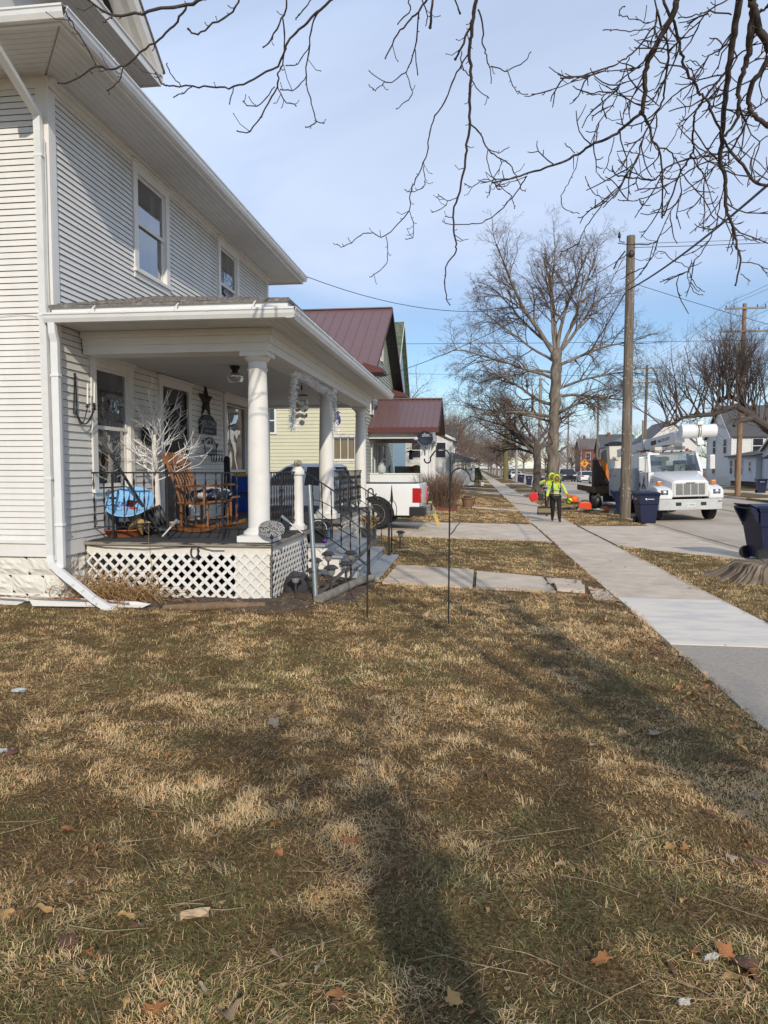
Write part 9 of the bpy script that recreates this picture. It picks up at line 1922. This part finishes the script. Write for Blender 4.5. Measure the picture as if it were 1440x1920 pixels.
# ================================================================== LEAVES AND LITTER ON THE LAWN
LC = [mat('tan_dry_leaf', (.40, .27, .15), .75, .2, 30, .3, 60), mat('orange_brown_leaf', (.34, .145, .05), .7, .25, 30, .3, 60), mat('dark_brown_leaf', (.13, .065, .04), .75, .25, 30, .3, 60), mat('pale_grey_leaf', (.36, .28, .20), .8, .15, 30, .3, 60), mat('ochre_leaf', (.50, .30, .11), .7, .2, 30, .3, 60)]
def leaf_mesh(seed, kind):
 rr = random.Random(seed); n = 30; pts = []
 for k in range(n):
  a = 2 * PI * k / n
  if kind == 'maple': r_ = .55 + .42 * abs(math.cos(2.5 * a)) ** 1.6 + .08 * math.cos(11 * a); r_ *= .75 + .3 * math.cos(a)
  elif kind == 'oak': r_ = (.62 + .38 * math.cos(a) ** 2) * (1 + .26 * math.cos(7 * a));
  else: r_ = .45 + .55 * abs(math.cos(a)) ** 1.2
  x = r_ * math.cos(a); y = r_ * math.sin(a) * (.85 if kind == 'maple' else .5); pts.append((x, y))
 cu, cw = rr.uniform(.1, .75), rr.uniform(-.45, .45)
 def z(x, y): return cu * y * y * 1.6 + cw * x * x * .8 + .12 * math.sin(4 * x + 3 * y) + .15
 V = [(0, 0, z(0, 0))] + [(x * .5, y * .5, z(x * .5, y * .5)) for x, y in pts] + [(x, y, z(x, y)) for x, y in pts]; F = [(0, 1 + k, 1 + (k + 1) % n) for k in range(n)] + [(1 + k, 1 + n + k, 1 + n + (k + 1) % n, 1 + (k + 1) % n) for k in range(n)]
 mb = MB(); mb.add(V, F); mb.tube([(-.5, 0, z(-.5, 0)), (-.95, .05, z(-.9, 0)), (-1.35, .12, z(-.9, 0) + .05)], [.03, .025, .02], 4); return mb
LM = []; NM = (('maple', 'lobed'), ('oak', 'long lobed'), ('plain', 'narrow'))
CN = ('tan', 'orange brown', 'dark brown', 'pale grey', 'ochre')
protos = {}
for ci in range(5):
 for ki, (kd, kn_) in enumerate(NM):
  for v in range(2):
   o = leaf_mesh(ci * 20 + ki * 5 + v, kd).build('fallen_leaf', LC[ci], None, fix=False, smooth='all'); COL.objects.unlink(o); protos[(ci, ki, v)] = o
rr = random.Random(123)
def put_leaf(p, ci, ki, s, tilt=None, lift=.016):
 o = protos[(ci, ki, rr.randint(0, 1))].copy(); COL.objects.link(o); z = p.z + bumps(p.x, p.y) * (min(1, max(0, (1.9 - p.x) * .8)) if p.x < 1.95 else (.7 if p.x > 3.35 else 0))
 o.location = (p.x, p.y, z + lift); o.scale = (s * rr.uniform(.85, 1.15),) * 3; o.rotation_euler = (rr.gauss(0, .28), rr.gauss(0, .28), rr.uniform(0, 6.28))
 where = 'on the sidewalk' if 1.95 < p.x < 3.35 else ('on the right hand grass strip' if p.x > 3.35 else ('on the lawn along the sidewalk edge' if p.x > 1.2 else ('on the near lawn' if p.y < 4 else 'on the lawn towards the house')))
 tag(o, '%s %s dead leaf lying %s' % (CN[ci], NM[ki][1], where), 'fallen leaf', 'dead leaves lying %s' % where); return o
named = [(425, 1905, 0, 0, .075), (1255, 1600, 4, 0, .055), (1283, 1603, 1, 0, .042), (1392, 1540, 0, 1, .055), (1130, 1812, 1, 1, .06), (658, 1585, 1, 1, .05), (402, 1582, 0, 1, .05), (40, 1715, 1, 2, .055), (5, 1710, 4, 0, .05), (120, 1775, 2, 0, .055), (80, 1705, 4, 2, .05), (1365, 1800, 1, 0, .06), (1390, 1815, 2, 0, .07), (1408, 1830, 1, 2, .06), (1380, 1840, 4, 0, .05), (1420, 1630, 2, 0, .065), (522, 1800, 0, 0, .05), (1330, 1535, 2, 1, .045), (135, 1560, 1, 0, .045), (288, 1538, 1, 0, .04), (845, 1885, 4, 0, .05), (1280, 1700, 4, 0, .035), (515, 1363, 3, 0, .06), (1400, 1590, 1, 2, .04), (1190, 1340, 1, 1, .05), (1225, 1380, 3, 0, .06), (300, 1898, 1, 1, .05), (640, 1875, 1, 0, .05), (630, 1890, 2, 1, .05), (210, 1515, 1, 0, .035), (20, 1420, 2, 0, .06), (548, 1325, 2, 2, .05)]
for px, py, ci, ki, s in named: put_leaf(ground_at(px, py), ci, ki, s)
cnt = 0
while cnt < 255:
 m = rr.random()
 if m < .40: y = rr.uniform(2.2, 13); x = 1.9 - abs(rr.gauss(0, .38)); s = rr.uniform(.03, .055)
 elif m < .50: y = rr.uniform(3, 16); x = 3.38 + abs(rr.gauss(0, .5)); s = rr.uniform(.03, .05)
 elif m < .62: y = rr.uniform(7.7, 8.6) if rr.random() < .6 else rr.uniform(8.4, 10.3); x = rr.uniform(-4.6, -1.5) if y < 8.45 else rr.uniform(-2.3, -1.5); s = rr.uniform(.03, .05)
 elif m < .64: y = rr.uniform(4, 16); x = rr.uniform(2.1, 3.3); s = rr.uniform(.03, .045)
 else: y = 1.3 * (8.2 / 1.3) ** rr.random(); x = rr.uniform(-.66 * y, .40 * y); s = rr.uniform(.02, .042)
 if x > 5.6 or not in_view((x, y, gz(x, y)), -5): continue
 put_leaf(Vector((x, y, gz(x, y) + (.015 if 1.95 < x < 3.35 else 0))), rr.choice((0, 1, 1, 2, 2, 3, 4)), rr.randint(0, 2), s); cnt += 1
# wood chips, papery scraps, twigs
for px, py, l, m_, nm, lab, cat in ((365, 1728, .095, mat('pale_wood_chip', (.46, .34, .21), .8, .2, 20), 'wood_chip', 'pale split wood chip lying on the near lawn', 'wood chip'), (1332, 1812, .042, mat('white_scrap', (.46, .44, .41), .6), 'paper_scrap', 'crumpled white scrap lying by the leaf pile at the lower right', 'litter'), (1283, 1890, .034, mat('white_scrap', (.46, .44, .41), .6), 'paper_scrap', 'small white scrap lying at the bottom right of the lawn', 'litter'), (36, 1303, .085, mat('silver_wrapper', (.36, .39, .42), .4), 'wrapper', 'silver crumpled wrapper lying on the grass at the left edge', 'litter'), (10, 1415, .07, mat('silver_wrapper', (.36, .39, .42), .4), 'wrapper', 'pale wrapper beside a dark leaf at the left edge', 'litter'), (1018, 1057, .06, mat('white_scrap', (.46, .44, .41), .6), 'paper_scrap', 'white scrap lying on the grass between front walk and driveway', 'litter')):
 p = ground_at(px, py); t = thing(nm, lab, cat, p); q = MB(); n = 10; rg = []
 for i in range(5):
  tt = i / 4; rg.append([(p.x + (tt - .5) * l * 2 * .5 + .006 * rr.uniform(-1, 1), p.y + (.18 * l + .04 * l * rr.uniform(-1, 1)) * math.cos(2 * PI * k / n) + .25 * (tt - .5) * l, p.z + bumps(p.x, p.y) * .9 + .03 + .06 * l + (.10 * l) * math.sin(2 * PI * k / n) + .01 * rr.uniform(-1, 1)) for k in range(n)])
 q.loft(rg); q.build('scrap_body', m_, t)
tw = MB(); rr = random.Random(61)
for k in range(260):
 y = 1.3 * (9 / 1.3) ** rr.random(); x = rr.uniform(-.68 * y, .42 * y); x = min(x, 1.85); z = gz(x, y) + bumps(x, y) + .02; a = rr.uniform(0, 6.28); l = rr.uniform(.08, .38); d = P3(math.cos(a), math.sin(a), rr.uniform(-.02, .08)); s = P3(-d.y, d.x, 0) * rr.uniform(-.12, .12) * l; p = P3(x, y, z)
 tw.tube([p, p + d * l * .5 + s, p + d * l], [.0017, .0014, .0009], 4, caps=False)
tag(tw.build('dead_stalks', mat('straw_stalk', (.34, .26, .15), .85, .4, 20), None, fix=False), 'long dead straw stalks scattered through the lawn', 'dead stalks', kind='stuff')
# crumbs of leaf litter along the edges
N = 5200; g = np.random.default_rng(8); sel = g.random(N); y = 1.8 + 15 * g.random(N) ** 1.2
x = np.where(sel < .55, 1.93 - np.abs(g.normal(0, .20, N)), np.where(sel < .8, 3.36 + np.abs(g.normal(0, .22, N)), -4.6 + 3.0 * g.random(N))); y = np.where(sel >= .8, 7.7 + .9 * g.random(N), y)
li = MB()
for a, b in zip(x, y):
 s = rr.uniform(.006, .02); an = rr.uniform(0, 6.28); z = gz(a, b) + (bumps(a, b) * min(1, max(0, 1.9 - a) * .8) if a < 1.95 else .02 + bumps(a, b) * .7) + rr.uniform(.012, .03); c, d = math.cos(an) * s, math.sin(an) * s
 li.add([(a - c, b - d, z), (a + d * .6, b - c * .6, z + rr.uniform(-.004, .008)), (a + c, b + d, z + rr.uniform(-.006, .01)), (a - d * .6, b + c * .6, z + rr.uniform(-.004, .008))], [(0, 1, 2, 3)])
lm = mat('brown_leaf_crumbs', (.17, .10, .06), .9, .5, 60, col2=(.32, .22, .13), thr=(.5, .55))
tag(li.build('leaf_crumbs', lm, None, fix=False), 'brown crumbled leaf litter along the paving edges and the porch foot', 'leaf litter', kind='stuff')
